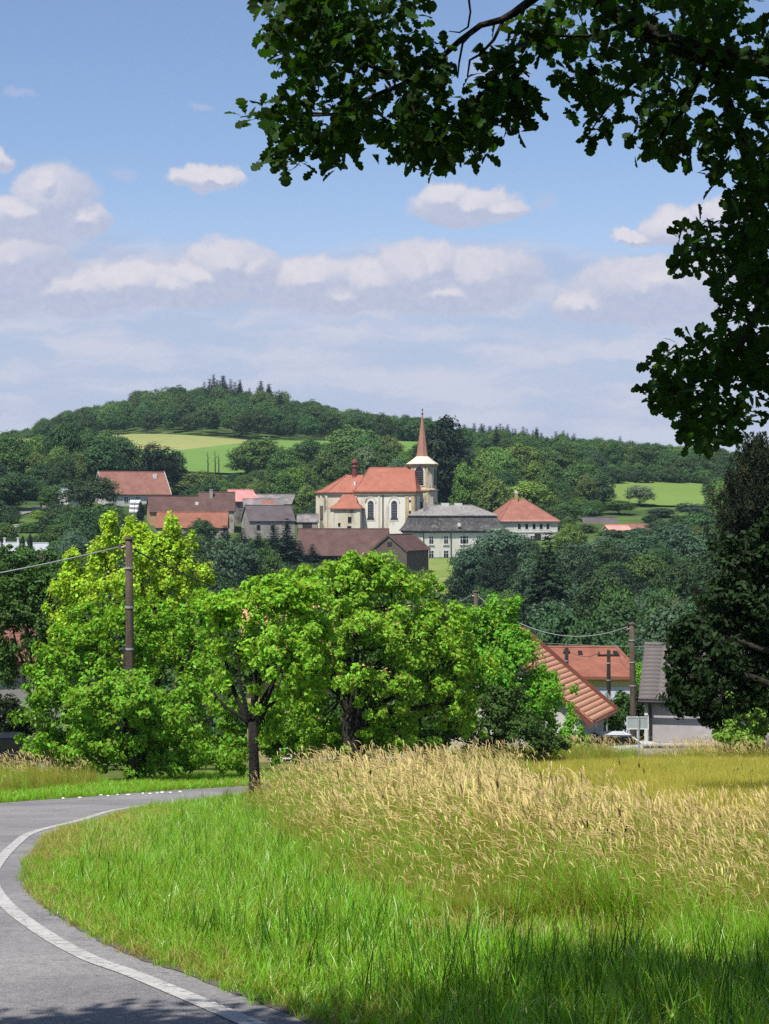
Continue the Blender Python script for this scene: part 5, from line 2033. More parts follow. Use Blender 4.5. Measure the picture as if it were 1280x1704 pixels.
# the wood that covers the hill
def hill_wood():
    rng = np.random.default_rng(31)
    pts, scl, idx = [], [], []
    n = 0
    cell = {}
    for _ in range(26000):
        y = rng.uniform(560, 965)
        u = rng.uniform(-0.25, 0.25)
        px = 640 + u * F
        # lower edge of the wood, over the fields
        lo = np.interp(px, [-200, 60, 215, 300, 405, 470, 560, 700, 760, 900, 1000, 1100, 1180, 1500], [735, 735, 716, 700, 664, 664, 664, 664, 610, 575, 572, 566, 550, 545])
        if y < lo:
            continue
        x = u * y
        key = (int(x // 9.0), int(y // 9.0))
        if any((cx - x) ** 2 + (cy - y) ** 2 < 84 for dx in (-1, 0, 1) for dy in (-1, 0, 1) for (cx, cy) in cell.get((key[0] + dx, key[1] + dy), ())):
            continue
        cell.setdefault(key, []).append((x, y))
        con = rng.random() < (0.92 if (340 < px < 450 and y > 825) else (0.6 if (780 < px < 960 and y > 700) else 0.015))
        hh = rng.uniform(10, 17) if not con else rng.uniform(15, 21)
        hh *= np.interp(y, [560, 650, 700, 900], [.75, .75, .8, 1.0])
        lim = np.interp(px, _RPX, _RPY) + rng.uniform(-5, 12) - ((20 if 335 < px < 450 else 9) if con else 0)
        hh = min(hh, (HORIZON - lim) / F * y - h1(x, y))
        if hh < 3.5:
            continue
        wd = max(hh, 9) * (rng.uniform(.75, 1.15) if not con else rng.uniform(.62, .85))
        pts.append((x, y, h1(x, y) - .3))
        k = 4 + rng.integers(0, 2) if con else rng.integers(0, 4)
        w0 = 0.42 if con else 0.84
        scl.append((wd / w0, wd / w0, hh))
        idx.append(k)
    pts = np.array(pts)
    rot = np.zeros_like(pts)
    rot[:, 2] = rng.uniform(0, 6.28, len(pts))
    protos = []
    for k, key in enumerate(('round0', 'round1', 'round2', 'round1', 'spruce0', 'spruce1')):
        me = FAR[key][0].copy()
        me.materials.clear()
        me.materials.append(M['wood_needle'] if k >= 4 else (M['wood_leaf'] if k != 3 else M['wood_leaf2']))
        po = obj('crown', me)
        x, y = (-120 + 60 * k, 905)
        po.location = (x, y, h1(x, y))
        po.scale = (15, 15, 13)
        protos.append(po)
    print('hill wood trees', len(pts))
    o = scatter('hill_wood', pts, rot, np.array(scl), np.array(idx), protos)
    return o


M['wood_leaf2'] = leaf_mat('wood_leaf_pale', (0.088, 0.150, 0.036), 0.22, 0.025, 0.4)
hill_wood()


def undergrowth():
    """low bushes and young trees that close the gaps between the trees of the valley and the slopes"""
    rng = np.random.default_rng(44)
    pts, scl, idx = [], [], []
    for _ in range(9000):
        d = rng.uniform(118, 600) if rng.random() < .75 else rng.uniform(118, 330)
        u = rng.uniform(-.26, .26)
        px = 640 + u * F
        hgt = rng.uniform(2.5, 6.0)
        wid = hgt * rng.uniform(1.0, 1.6)
        x = u * d
        zb = h1(x, d)
        top = HORIZON - (zb + hgt) / d * F
        bot = HORIZON - zb / d * F
        hw = wid / 2 / d * F
        if d > 540 and u < .03:
            continue
        bad = False
        for (a, b, c, e, dd) in _clear:
            if d < dd + 4 and px + hw > a and px - hw < b and top < e and bot > c:
                bad = True
                break
            if abs(d - dd) < 11 and px + hw > a and px - hw < b and dd < 450:
                bad = True
                break
        if bad:
            continue
        pts.append((x, d, zb - .3))
        scl.append((wid / .95, wid / .95, hgt))
        idx.append(rng.integers(0, 4))
    pts = np.array(pts)
    rot = np.zeros_like(pts)
    rot[:, 2] = rng.uniform(0, 6.28, len(pts))
    protos = []
    for k, (key, mt) in enumerate((('bush', 'wood_leaf'), ('round1', 'wood_leaf2'), ('round0', 'wood_leaf'), ('bush', 'wood_leaf3'))):
        me = FAR[key][0].copy()
        me.materials.clear()
        me.materials.append(M[mt])
        po = obj('foliage', me)
        x, y = (-60 + 34 * k, 205)
        po.location = (x, y, h1(x, y))
        po.scale = (5, 5, 5)
        protos.append(po)
    print('undergrowth', len(pts))
    scatter('undergrowth', pts, rot, np.array(scl), np.array(idx), protos)


M['wood_leaf3'] = leaf_mat('wood_leaf_dark', (0.034, 0.068, 0.028), 0.20, 0.02, 0.35)
undergrowth()

# ------------------------------------------------------------------ roadside trees, modelled one by one
def limb(mb, p0, p1, r0, r1, rnd, n=6, bow=0.12, seg=6):
    p0, p1 = Vector(p0), Vector(p1)
    d = p1 - p0
    side = Vector((rnd.uniform(-1, 1), rnd.uniform(-1, 1), rnd.uniform(-.2, .6))) * d.length * bow
    pts = []
    rr = []
    for k in range(seg + 1):
        t = k / seg
        p = p0.lerp(p1, t) + side * 4 * t * (1 - t) * .6 + Vector((rnd.uniform(-1, 1), rnd.uniform(-1, 1), rnd.uniform(-1, 1))) * d.length * .018 * (0 < k < seg)
        pts.append(p)
        rr.append(r0 + (r1 - r0) * t)
    mb.tube(pts, rr, n)
    return pts


def near_tree(name, label, cat, px, d, lobes_px, mat, trunk_r, fork, nc, cr, per, leaf, seed, group=None, shell=.6, up=.3, limbs=7, twigs=45, trunk_lean=0.0, fill=3000, aspect=.6, flat=.8, wpow=1.0, gthr=-.85, ry=.8, trunk_px=None, bark='bark', zb=None):
    """lobes_px: (px, py, half width px, half height px, depth offset m)"""
    x = col_x(px, d)
    z0 = h1(x, d) if zb is None else zb
    R = thing(name, label, cat, (x, d, z0), 0, group)
    rnd = random.Random(seed)
    lobes = []
    for (lx, ly, rw, rh, dy) in lobes_px:
        dd = d + dy
        lobes.append((col_x(lx, dd) - x, dy, z_of(ly, dd) - z0, rw / F * dd, max(rw, rh) / F * dd * ry, rh / F * dd))
    me, C = make_crown_mesh('crown', seed, lobes, nc, cr, per, leaf, mat, shell, up, flat, aspect, fill, wpow, (.55, .5, .5), 5.5, gthr)
    obj('crown', me, R)
    fz = fork
    mb = MB()
    top = Vector((trunk_lean, 0, fz))
    pts = [(0, 0, -.4), (trunk_lean * .1, .02, fz * .25), (trunk_lean * .45, -.02, fz * .6), (trunk_lean, 0, fz)]
    mb.tube(pts, [trunk_r * 1.45, trunk_r * 1.05, trunk_r * .95, trunk_r * .85], 10)
    mb.build('trunk', M[bark], R, True)
    # main limbs go to the lobes, each a part of its own
    order = sorted(range(len(lobes)), key=lambda i: -lobes[i][3] * lobes[i][5])[:limbs]
    ends = []
    for i in order:
        tgt = Vector(lobes[i][:3]) + Vector((rnd.uniform(-.2, .2), rnd.uniform(-.2, .2), lobes[i][5] * .25))
        mb = MB()
        st = Vector((trunk_lean, 0, fz * rnd.uniform(.82, .98)))
        lp = limb(mb, st, tgt, trunk_r * rnd.uniform(.42, .62), trunk_r * .12, rnd, 7, .16)
        mb.build('limb', M[bark], R, True)
        ends += lp[2:]
    mb = MB()
    for k in range(twigs):
        c = Vector(C[rnd.randrange(len(C))])
        e = min(ends, key=lambda q: (q - c).length + rnd.uniform(0, .4)) if ends else top
        limb(mb, e, e.lerp(c, .92), trunk_r * .11, trunk_r * .035, rnd, 4, .12, 3)
    if mb.v:
        mb.build('twigs', M[bark], R)['kind'] = 'stuff'
    return R


M['leaf_lone'] = leaf_mat('leaf_lone', (0.225, 0.420, 0.034), .38, .028, .42)
M['leaf_centre'] = leaf_mat('leaf_centre', (0.215, 0.410, 0.034), .38, .028, .42)
M['leaf_bush'] = leaf_mat('leaf_bush', (0.185, 0.410, 0.036), .38, .028, .42)
M['leaf_yellow'] = leaf_mat('leaf_yellow', (0.350, 0.470, 0.040), .38, .028, .42)
M['leaf_right'] = leaf_mat('leaf_right', (0.165, 0.380, 0.034), .44, .028, .42)
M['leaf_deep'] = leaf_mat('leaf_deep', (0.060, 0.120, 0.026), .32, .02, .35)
M['leaf_dark'] = leaf_mat('leaf_dark', (0.016, 0.037, 0.009), .20, .02, .5, spec=.15)  # shade on the maple is put into this dark leaf colour
M['needle_pine'] = leaf_mat('needle_pine', (0.016, 0.027, 0.010), .10, .03, .45, spec=.15, tcol=(1.2, 1.0, .5))
M['needle_tip'] = leaf_mat('needle_tip', (0.040, 0.044, 0.018), .15, .03, .4, spec=.15)
M['leaf_lit'] = leaf_mat('leaf_lit', (0.20, 0.33, 0.05), .38, .02, .3)

near_tree('roadside_tree', 'young slender tree with dark trunk on the grass beside the road', 'tree', 424, 40.6,
          [(440, 1005, 92, 50, 0), (372, 1030, 52, 48, .4), (505, 1000, 62, 52, .2), (480, 1075, 84, 52, -.4), (390, 1090, 46, 46, .2), (530, 1060, 50, 50, .3),
           (470, 1150, 66, 36, -.2), (360, 1150, 34, 34, .3), (520, 1120, 40, 34, .5), (455, 1215, 40, 28, .4)],
          M['leaf_lone'], .12, 1.75, 375, .20, 62, 0.120, 101, limbs=9, twigs=110, trunk_lean=-.05, fill=700, shell=.75, gthr=-.35, bark='bark_dark')
near_tree('walnut_tree', 'broad spreading tree with dark low limbs in the centre behind the tall grass', 'tree', 585, 60,
          [(560, 978, 100, 44, 0), (650, 985, 100, 48, .5), (735, 1035, 74, 48, 0), (480, 1010, 60, 46, .6), (600, 1050, 124, 52, -.7), (700, 1095, 100, 54, -.5),
           (520, 1105, 74, 54, 0), (640, 1150, 110, 44, -.6), (765, 1110, 60, 56, .6), (740, 1180, 80, 44, .3), (600, 945, 66, 22, .2), (520, 1190, 60, 46, 0), (660, 1220, 90, 34, .3), (560, 1240, 60, 26, .8)],
          M['leaf_centre'], .34, 2.1, 700, .30, 70, 0.160, 102, limbs=11, twigs=150, fill=2200, shell=.7, gthr=-.5)
near_tree('large_bush', 'big round bushy tree beside the road bend at left', 'tree', 232, 53,
          [(205, 1050, 100, 62, 1.9), (120, 1120, 76, 62, .6), (285, 1085, 76, 62, 1.6), (92, 1185, 66, 56, 0), (200, 1195, 100, 62, -1.0), (300, 1190, 56, 66, .2), (180, 1250, 130, 40, -.4),
           (330, 1025, 56, 42, 1.2), (225, 1168, 54, 44, -2.1), (150, 1175, 50, 40, -1.6), (290, 1200, 44, 36, -1.6), (58, 1175, 30, 34, 0), (345, 1115, 46, 56, .5), (330, 1250, 60, 34, .2), (380, 1262, 34, 26, .6), (250, 1272, 110, 24, -.4), (130, 1080, 50, 40, 1.0), (80, 1240, 50, 34, .2)],
          M['leaf_bush'], .2, 1.5, 775, .27, 67, 0.140, 103, limbs=12, twigs=70, fill=4200, shell=.6)
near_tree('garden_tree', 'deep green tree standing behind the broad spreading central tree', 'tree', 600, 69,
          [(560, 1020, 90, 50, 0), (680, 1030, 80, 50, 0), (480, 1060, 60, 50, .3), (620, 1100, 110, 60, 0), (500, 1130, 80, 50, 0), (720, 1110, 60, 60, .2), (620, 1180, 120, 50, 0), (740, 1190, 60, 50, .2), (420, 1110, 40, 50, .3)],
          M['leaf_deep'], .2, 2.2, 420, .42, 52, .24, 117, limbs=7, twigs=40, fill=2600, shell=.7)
near_tree('hornbeam', 'yellow-green tree with upright shoots behind the tall wooden pole', 'tree', 225, 67,
          [(178, 925, 30, 52, 0), (212, 905, 22, 36, .2), (262, 915, 34, 44, 0), (286, 900, 16, 28, 0), (240, 950, 44, 60, -.3), (304, 940, 30, 46, 0), (150, 975, 38, 52, .2), (116, 985, 26, 46, 0),
           (192, 990, 66, 60, -.4), (270, 1000, 60, 50, 0), (338, 958, 14, 24, .3), (318, 985, 30, 40, .3), (110, 1050, 40, 50, .2), (200, 1060, 110, 50, 0), (182, 878, 10, 22, 0), (285, 880, 9, 18, 0), (160, 930, 12, 26, 0), (236, 890, 9, 20, .3), (118, 940, 8, 20, 0)],
          M['leaf_yellow'], .2, 3.2, 650, .24, 62, 0.152, 104, limbs=12, twigs=70, fill=1500, shell=.7, up=.5, flat=1.5, wpow=.6, gthr=-.25)
near_tree('hazel_tree', 'green leafy tree around the bush pole left of the orange tile roof', 'tree', 835, 78,
          [(800, 1055, 46, 42, 0), (845, 1045, 40, 36, .3), (868, 1092, 32, 40, 0), (822, 1110, 74, 56, -.5), (896, 1150, 26, 36, 0), (862, 1165, 82, 54, -.6), (775, 1110, 44, 54, 0), (900, 1205, 38, 36, 0), (822, 1018, 14, 22, 0), (855, 1012, 12, 18, 0)],
          M['leaf_right'], .2, 1.8, 550, .32, 62, 0.168, 105, limbs=9, twigs=60, fill=2600, shell=.65, up=.4, flat=1.1)
near_tree('large_bush', 'low dense bush under the green tree right of centre', 'bush', 820, 73,
          [(800, 1210, 60, 46, 0), (870, 1225, 62, 36, 0), (760, 1200, 40, 50, .3), (912, 1236, 30, 28, .3), (840, 1180, 50, 36, .3), (700, 1230, 60, 34, 0)],
          M['leaf_deep'], .12, .8, 300, .28, 59, 0.160, 106, limbs=5, twigs=30, fill=2000, shell=.65)
near_tree('garden_shrub', 'bright green shrub against the gable of the orange roofed house', 'bush', 962, 82,
          [(948, 1218, 18, 30, 0), (964, 1238, 16, 20, 0), (935, 1240, 18, 22, 0)], M['leaf_right'], .06, .5, 100, .22, 48, 0.136, 107, limbs=3, twigs=10, fill=500)
near_tree('garden_shrub', 'dark green shrub right of the white car and behind the sign', 'bush', 1026, 92,
          [(1018, 1195, 22, 20, 0), (1040, 1170, 16, 24, .5), (1000, 1180, 14, 20, .3)], M['leaf_deep'], .06, .5, 100, .26, 48, 0.144, 108, limbs=3, twigs=10, fill=500)
near_tree('garden_shrub', 'green shrub under the eaves of the red hipped valley house', 'bush', 1040, 104,
          [(1068, 1140, 14, 34, .5), (1010, 1198, 20, 18, 0)], M['leaf_right'], .06, .5, 112, .3, 48, 0.160, 109, limbs=3, twigs=10, fill=500)
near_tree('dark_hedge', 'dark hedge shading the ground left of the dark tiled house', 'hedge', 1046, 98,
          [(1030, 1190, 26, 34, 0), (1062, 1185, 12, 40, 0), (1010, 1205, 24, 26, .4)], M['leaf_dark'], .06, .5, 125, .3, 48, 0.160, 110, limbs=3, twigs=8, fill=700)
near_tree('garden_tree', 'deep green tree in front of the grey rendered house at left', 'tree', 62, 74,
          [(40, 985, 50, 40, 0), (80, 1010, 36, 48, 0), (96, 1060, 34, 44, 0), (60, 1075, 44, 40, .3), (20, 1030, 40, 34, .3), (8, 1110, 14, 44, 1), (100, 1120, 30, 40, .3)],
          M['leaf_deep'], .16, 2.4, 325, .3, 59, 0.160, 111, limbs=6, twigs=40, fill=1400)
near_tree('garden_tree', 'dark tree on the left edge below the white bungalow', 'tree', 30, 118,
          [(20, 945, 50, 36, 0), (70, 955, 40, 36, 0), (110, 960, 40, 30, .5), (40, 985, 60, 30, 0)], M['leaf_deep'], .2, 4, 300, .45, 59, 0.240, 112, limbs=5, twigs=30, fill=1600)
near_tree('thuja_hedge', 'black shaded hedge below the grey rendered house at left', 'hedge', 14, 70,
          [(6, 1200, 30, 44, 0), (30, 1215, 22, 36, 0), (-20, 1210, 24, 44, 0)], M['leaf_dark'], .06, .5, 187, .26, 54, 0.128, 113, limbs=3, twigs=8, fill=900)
# dark trees on the right
near_tree('maple_tree', 'dark broadleaf tree hanging low over the dark tiled house', 'tree', 1400, 35,
          [(1235, 1010, 64, 46, 0), (1180, 1060, 46, 44, 0), (1260, 1080, 70, 54, .4), (1190, 1120, 64, 46, -.3), (1250, 1150, 56, 44, 0), (1160, 1165, 38, 34, -.4), (1300, 1000, 80, 80, .5), (1340, 1120, 80, 90, .5),
           (1185, 1195, 26, 22, -.4), (1240, 930, 50, 40, .3), (1290, 900, 60, 60, .4), (1225, 1000, 60, 50, .6), (1140, 1120, 24, 28, 0), (1128, 1090, 22, 30, 0), (1138, 1160, 24, 30, -.2), (1150, 1060, 26, 30, 0)],
          M['leaf_dark'], .24, 2.6, 537, .22, 54, 0.136, 114, limbs=10, twigs=110, fill=2600, shell=.7, up=.1)
near_tree('lit_shrub', 'sunlit shrub under the dark trees at the right edge', 'bush', 1242, 72,
          [(1244, 1180, 40, 34, 0), (1215, 1205, 26, 24, 0), (1275, 1200, 34, 34, 0), (1230, 1225, 40, 22, 0)], M['leaf_lit'], .06, .5, 220, .26, 48, 0.17, 115, limbs=4, twigs=20, fill=500)
for lh in [o for o in bpy.data.objects if o.name.startswith(('dark_hedge', 'thuja_hedge'))]:
    pass


near_tree('large_bush', 'bright green bush low behind the slender dark trunk', 'bush', 500, 62,
          [(490, 1215, 44, 44, 0), (450, 1240, 34, 30, .3), (540, 1235, 44, 34, .3), (520, 1175, 36, 34, .2), (395, 1245, 40, 34, .4), (385, 1200, 40, 44, .6), (455, 1195, 36, 40, .6), (610, 1245, 60, 30, 1.2)],
          M['leaf_right'], .08, .6, 260, .24, 50, .16, 116, limbs=5, twigs=30, fill=1600, shell=.65)


def pine():
    d = 76
    px = 1262
    x = col_x(px, d)
    z0 = h1(x, d)
    top = z_of(738, d) - z0
    R = thing('pine_tree', 'dark pine with upright candle shoots at the right edge', 'tree', (x, d, z0))
    rng = np.random.default_rng(77)
    rnd = random.Random(77)
    mb = MB()
    mb.tube([(0, 0, -.4), (.05, 0, top * .3), (-.05, 0, top * .65), (0, 0, top * .97)], [.3, .26, .17, .04], 9)
    mb.build('trunk', M['bark'], R, True)
    P, Nn, T, P2, N2 = [], [], [], [], []
    bm_ = MB()
    for k in range(150):
        t = rng.random() ** .9
        z = top * (.12 + .84 * t)
        Lb = 1.4 * rng.uniform(.8, 1.15) * (1.15 + 1.5 * math.sin(min(1, (1 - t) * 1.25) * PI * .55)) * (1 - t) ** .35 * rng.uniform(.6, 1.1)
        a = rng.uniform(0, 2 * PI)
        rise = .25 + .55 * t
        base = Vector((0, 0, z))
        tip = Vector((math.cos(a) * Lb, math.sin(a) * Lb, z + Lb * rise))
        limb(bm_, base, tip, .035 * (1.3 - t), .01, rnd, 4, .06, 3)
        for j in range(9):
            s = rng.uniform(.35, 1.0)
            c = np.array(base.lerp(tip, s)) + rng.normal(size=3) * .26
            m = 46
            # needles round an upturned shoot
            hh = rng.uniform(.4, .75)
            tt = rng.random(m)
            ang = rng.uniform(0, 2 * PI, m)
            rr = .17 * (1 - tt * .6)
            q = np.stack([c[0] + np.cos(ang) * rr, c[1] + np.sin(ang) * rr, c[2] + tt * hh], 1)
            nn = unit(np.stack([np.cos(ang), np.sin(ang), .25 + 0 * ang], 1) + rng.normal(size=(m, 3)) * .4)
            if s > .8 and rng.random() < .35:
                P2.append(q)
                N2.append(nn)
            else:
                P.append(q)
                Nn.append(nn)
    V, Fc = leaf_quads(rng, np.vstack(P), np.vstack(Nn), .2, droop=-.9, aspect=.24)
    obj('crown', mesh_np('crown', V, Fc, M['needle_pine']), R)
    V, Fc = leaf_quads(rng, np.vstack(P2), np.vstack(N2), .2, droop=-.9, aspect=.24)
    o = obj('foliage', mesh_np('foliage', V, Fc, M['needle_tip']), R)
    o['label'] = 'brownish young shoots at the branch ends'
    bm_.build('branches', M['bark'], R)['kind'] = 'stuff'


pine()


# ------------------------------------------------------------------ the oak overhead
def oak():
    rng = np.random.default_rng(5)
    rnd = random.Random(5)
    ox, oy = 6.2, 9.2
    oz = h1(ox, oy)
    R = thing('oak_tree', 'dark oak whose leafy branches hang into the top and right of the view', 'tree', (ox, oy, oz))
    M['leaf_oak'] = leaf_mat('leaf_oak', (0.023, 0.050, 0.008), .44, .02, .5, spec=.12, tcol=(1.7, 1.6, .45))
    # lobed leaf outline: distance along the leaf, half width
    prof = [(0, .012), (.10, .03), (.17, .10), (.24, .155), (.30, .09), (.37, .20), (.46, .27), (.52, .165), (.60, .27), (.70, .34), (.77, .22), (.85, .25), (.94, .17), (1.0, .02)]
    lite = [(0, .02), (.2, .15), (.3, .10), (.45, .27), (.53, .17), (.7, .34), (.8, .22), (1.0, .05)]

    def leaf_shape(pr, bend):
        pts = []
        for (t, w) in pr:
            z = -bend * t * t
            pts.append((t, w, z + w * .25))
            pts.append((t, -w, z + w * .25))
        f = []
        for i in range(len(pr) - 1):
            f.append((2 * i, 2 * i + 1, 2 * i + 3, 2 * i + 2))
        return np.array(pts), np.array(f)

    def frames(n, dirs, nrm):
        T = unit(dirs)
        B = unit(np.cross(nrm, T))
        N_ = np.cross(T, B)
        return T, B, N_

    def place(shape, faces, pos, T, B, N_, size):
        n = len(pos)
        V = pos[:, None, :] + size[:, None, None] * (shape[None, :, 0:1] * T[:, None, :] + shape[None, :, 1:2] * B[:, None, :] + shape[None, :, 2:3] * N_[:, None, :])
        k = len(shape)
        Fc = faces[None] + (np.arange(n) * k)[:, None, None]
        return V.reshape(-1, 3), Fc.reshape(-1, 4)

    # masses of the visible fringe, as outlines on the picture with their own distances
    def area(poly, n, dmin, dmax):
        xs = [p[0] for p in poly]
        ys = [p[1] for p in poly]
        out = []
        while len(out) < n:
            q = (rng.uniform(min(xs), max(xs)), rng.uniform(min(ys), max(ys)))
            if pip(np.array([q[0]]), np.array([q[1]]), poly)[0]:
                dd = rng.uniform(dmin, dmax) * .9
                out.append(((q[0] - 640) / F * dd, dd, (HORIZON - q[1]) / F * dd))
        return out
    C = []
    # left-hand bough
    C += area([(425, -60), (432, 20), (445, 60), (470, 95), (500, 110), (600, 95), (690, 40), (700, -60)], 120, 9.2, 10.8)
    C += area([(480, 90), (505, 60), (640, 70), (690, 70), (730, 90), (740, 130), (690, 190), (640, 150), (600, 230), (520, 240), (450, 190)], 70, 9.2, 10.8)
    C += area([(405, 188), (450, 165), (500, 150), (520, 200), (470, 215), (420, 200)], 12, 9.4, 10.2)
    C += area([(452, 235), (520, 215), (530, 250), (480, 268), (455, 262)], 13, 9.4, 10.4)
    C += area([(545, 235), (600, 195), (625, 215), (600, 250), (560, 272), (540, 262)], 18, 9.4, 10.4)
    C += area([(640, 195), (720, 140), (800, 150), (830, 190), (800, 250), (760, 262), (700, 266), (650, 252), (635, 225)], 85, 9.2, 10.6)
    C += area([(800, 150), (870, 150), (885, 180), (875, 208), (830, 210), (800, 200)], 22, 9.3, 10.2)
    C += area([(690, 65), (735, 80), (745, 110), (700, 115)], 9, 9.3, 10.0)
    C += area([(812, 90), (862, 75), (862, 125), (815, 130)], 10, 9.3, 10.0)
    # right-hand bough
    C += area([(850, 25), (900, 30), (930, 55), (940, 85), (900, 80), (858, 50)], 14, 9.3, 10.2)
    C += area([(925, -40), (1280, -60), (1330, 120), (1300, 290), (1230, 290), (1190, 260), (1120, 215), (1050, 175), (975, 120), (930, 60)], 205, 9.0, 11.0)
    C += area([(940, 95), (985, 110), (1010, 170), (985, 215), (960, 185)], 14, 9.4, 10.4)
    C += area([(975, 170), (1010, 190), (1000, 225), (975, 222)], 5, 9.4, 10.0)
    C += area([(1060, 190), (1140, 215), (1170, 265), (1110, 262), (1070, 240)], 22, 9.4, 10.6)
    C += area([(1175, 265), (1300, 250), (1330, 480), (1220, 480), (1195, 420), (1235, 350)], 76, 9.3, 10.8)
    C += area([(1112, 420), (1160, 385), (1215, 405), (1225, 450), (1180, 440), (1135, 440)], 22, 9.6, 10.6)
    C += area([(1185, 455), (1330, 430), (1330, 520), (1225, 505), (1195, 500)], 32, 9.6, 10.8)
    C += area([(1185, 500), (1215, 500), (1230, 550), (1195, 545)], 8, 9.6, 10.4)
    C += area([(1095, 590), (1150, 575), (1215, 545), (1330, 540), (1330, 680), (1260, 690), (1180, 730), (1130, 700), (1085, 655), (1105, 620)], 130, 9.6, 11.2)
    C += area([(1140, 690), (1210, 690), (1190, 738), (1150, 735)], 14, 9.6, 10.6)
    C = np.array(C)
    C = np.vstack([C, C[rng.integers(0, len(C), 40)] + rng.normal(size=(40, 3)) * np.array([.03, .3, .03])])
    C = C[rng.random(len(C)) < .9]
    per = 6
    idx = np.repeat(np.arange(len(C)), per)
    n = len(idx)
    axis = unit(rng.normal(size=(len(C), 3)) * np.array([1, 1, .5]) + np.array([-.15, 0, -.55]))
    dirs = unit(axis[idx] * .55 + unit(rng.normal(size=(n, 3))) * 1.0)
    nrm = unit(rng.normal(size=(n, 3)) * .75 + np.array([0, -.1, .75]))
    T, B, N_ = frames(n, dirs, nrm)
    pos = C[idx] + T * .012 + rng.normal(size=(n, 3)) * .03
    size = rng.uniform(.068, .112, n)
    base = np.array([ox, oy, oz])
    # the leaves that show largest: single parts, those low on the fringe and near
    py = HORIZON - pos[:, 2] / pos[:, 1] * F
    pxs = 640 + pos[:, 0] / pos[:, 1] * F
    # outermost: few neighbours below/left in the picture
    inview = (py > 0) & (pxs < 1280)
    cell = np.zeros((60, 80))
    ii = np.clip((py // 16).astype(int), 0, 59)
    jj = np.clip((pxs // 16).astype(int), 0, 79)
    np.add.at(cell, (ii, jj), 1)
    pad = np.pad(cell, 2)
    dens = sum(pad[2 + a:62 + a, 2 + b:82 + b] for a in (-2, -1, 0, 1, 2) for b in (-2, -1, 0, 1, 2))
    score = size * 300 - dens[ii, jj] * .8 - (~inview) * 1e4
    pick = np.argsort(-score)[:300]
    mask = np.zeros(n, bool)
    mask[pick] = True
    keepf = ~((pxs < 392) & (py < 300))
    mask &= keepf
    rest = ~mask & keepf
    shp, fcs = leaf_shape(prof, .12)
    V, Fc = place(shp, fcs, pos[rest] - base, T[rest], B[rest], N_[rest], size[rest])
    fo = obj('foliage', mesh_np('foliage', V, Fc, M['leaf_oak']), R)
    fo['kind'] = 'stuff'
    leaf_me = [mesh_np('leaf', *leaf_shape(prof, b), M['leaf_oak']) for b in (.06, .14, .22)]
    for i in np.nonzero(mask)[0]:
        o = obj('leaf', leaf_me[int(i) % 3], R)
        m = Matrix(((T[i][0], B[i][0], N_[i][0], 0), (T[i][1], B[i][1], N_[i][1], 0), (T[i][2], B[i][2], N_[i][2], 0), (0, 0, 0, 1)))
        o.matrix_basis = Matrix.Translation(Vector(pos[i] - base)) @ m @ Matrix.Scale(float(size[i]), 4)
    # the crown above and behind the view
    cs = []
    while len(cs) < 1250:
        x, y, z = rng.uniform(-9, 12), rng.uniform(-6, 13), rng.uniform(1.6, 8.5)
        if z < .30 * y + 1.05 and abs(x) < .26 * y + 1.0:
            continue
        if z < 0.284 * y + .9 and y > 0:
            continue
        # rounded crown
        if ((x - 2.0) / 10.5) ** 2 + ((y - 2.2) / 9.2) ** 2 + (max(0, z - 3) / 6.2) ** 2 > 1:
            continue
        if y > np.interp(x, [-9, -5.0, -3.4, -1.5, 2, 5, 12], [5.6, 7.0, 7.6, 8.2, 9.6, 11.5, 12.5]):
            continue
        t = (z + 1.6 + .12 * y) / (SUN.z + .12 * SUN.y)
        xs_, ys_ = x - SUN.x * t, y - SUN.y * t
        if ys_ > np.interp(xs_, [-3, -1.7, 0, 2, 4.5, 9], [9.5, 9.7, 10.2, 11.0, 11.8, 12.8]):
            continue
        cs.append((x, y, z))
    for (a, b_, c_, e_, m_) in ((-6.2, -2.6, 4.0, 7.7, 190), (-3.5, 4.5, 4.0, 9.3, 420)):
        for _ in range(m_):
            x, y = rng.uniform(a, b_), rng.uniform(c_, e_)
            z = .284 * y + rng.uniform(1.15, 3.0)
            t = (z + 1.6 + .12 * y) / (SUN.z + .12 * SUN.y)
            xs_, ys_ = x - SUN.x * t, y - SUN.y * t
            if ys_ > np.interp(xs_, [-3, -1.7, 0, 2, 4.5, 9], [9.7, 9.9, 10.3, 11.2, 12.0, 13.0]):
                continue
            cs.append((x, y, z))
    cs = np.array(cs)
    per = 30
    idx = np.repeat(np.arange(len(cs)), per)
    n = len(idx)
    pos2 = cs[idx] + unit(rng.normal(size=(n, 3))) * (rng.random(n) ** .4)[:, None] * np.array([.62, .62, .4])
    keep = ~((pos2[:, 1] > 0) & (pos2[:, 2] < .284 * pos2[:, 1] + .35) & (np.abs(pos2[:, 0]) < .24 * pos2[:, 1] + .4))
    pos2 = pos2[keep]
    n = len(pos2)
    nr = unit(rng.normal(size=(n, 3)) * .6 + np.array([0, 0, .9]))
    T2, B2, N2 = frames(n, unit(rng.normal(size=(n, 3))), nr)
    shp2, fc2 = leaf_shape(lite, .1)
    V, Fc = place(shp2, fc2, pos2 - base, T2, B2, N2, rng.uniform(.12, .19, n))
    cr = obj('crown', mesh_np('crown', V, Fc, M['leaf_oak']), R)
    cr['kind'] = 'stuff'

    # trunk, boughs, twigs
    def P(px, py, d):
        d *= .9
        return Vector((col_x(px, d), d, z_of(py, d))) - Vector(base)
    q = MB()
    q.tube([(0, 0, -.5), (.05, 0, 1.2), (-.05, .05, 2.8), (0, 0, 4.6), (.1, -.3, 7.0), (.2, -.6, 9.0)], [.52, .42, .37, .33, .24, .1], 12)
    q.build('trunk', M['bark'], R, True)
    q = MB()
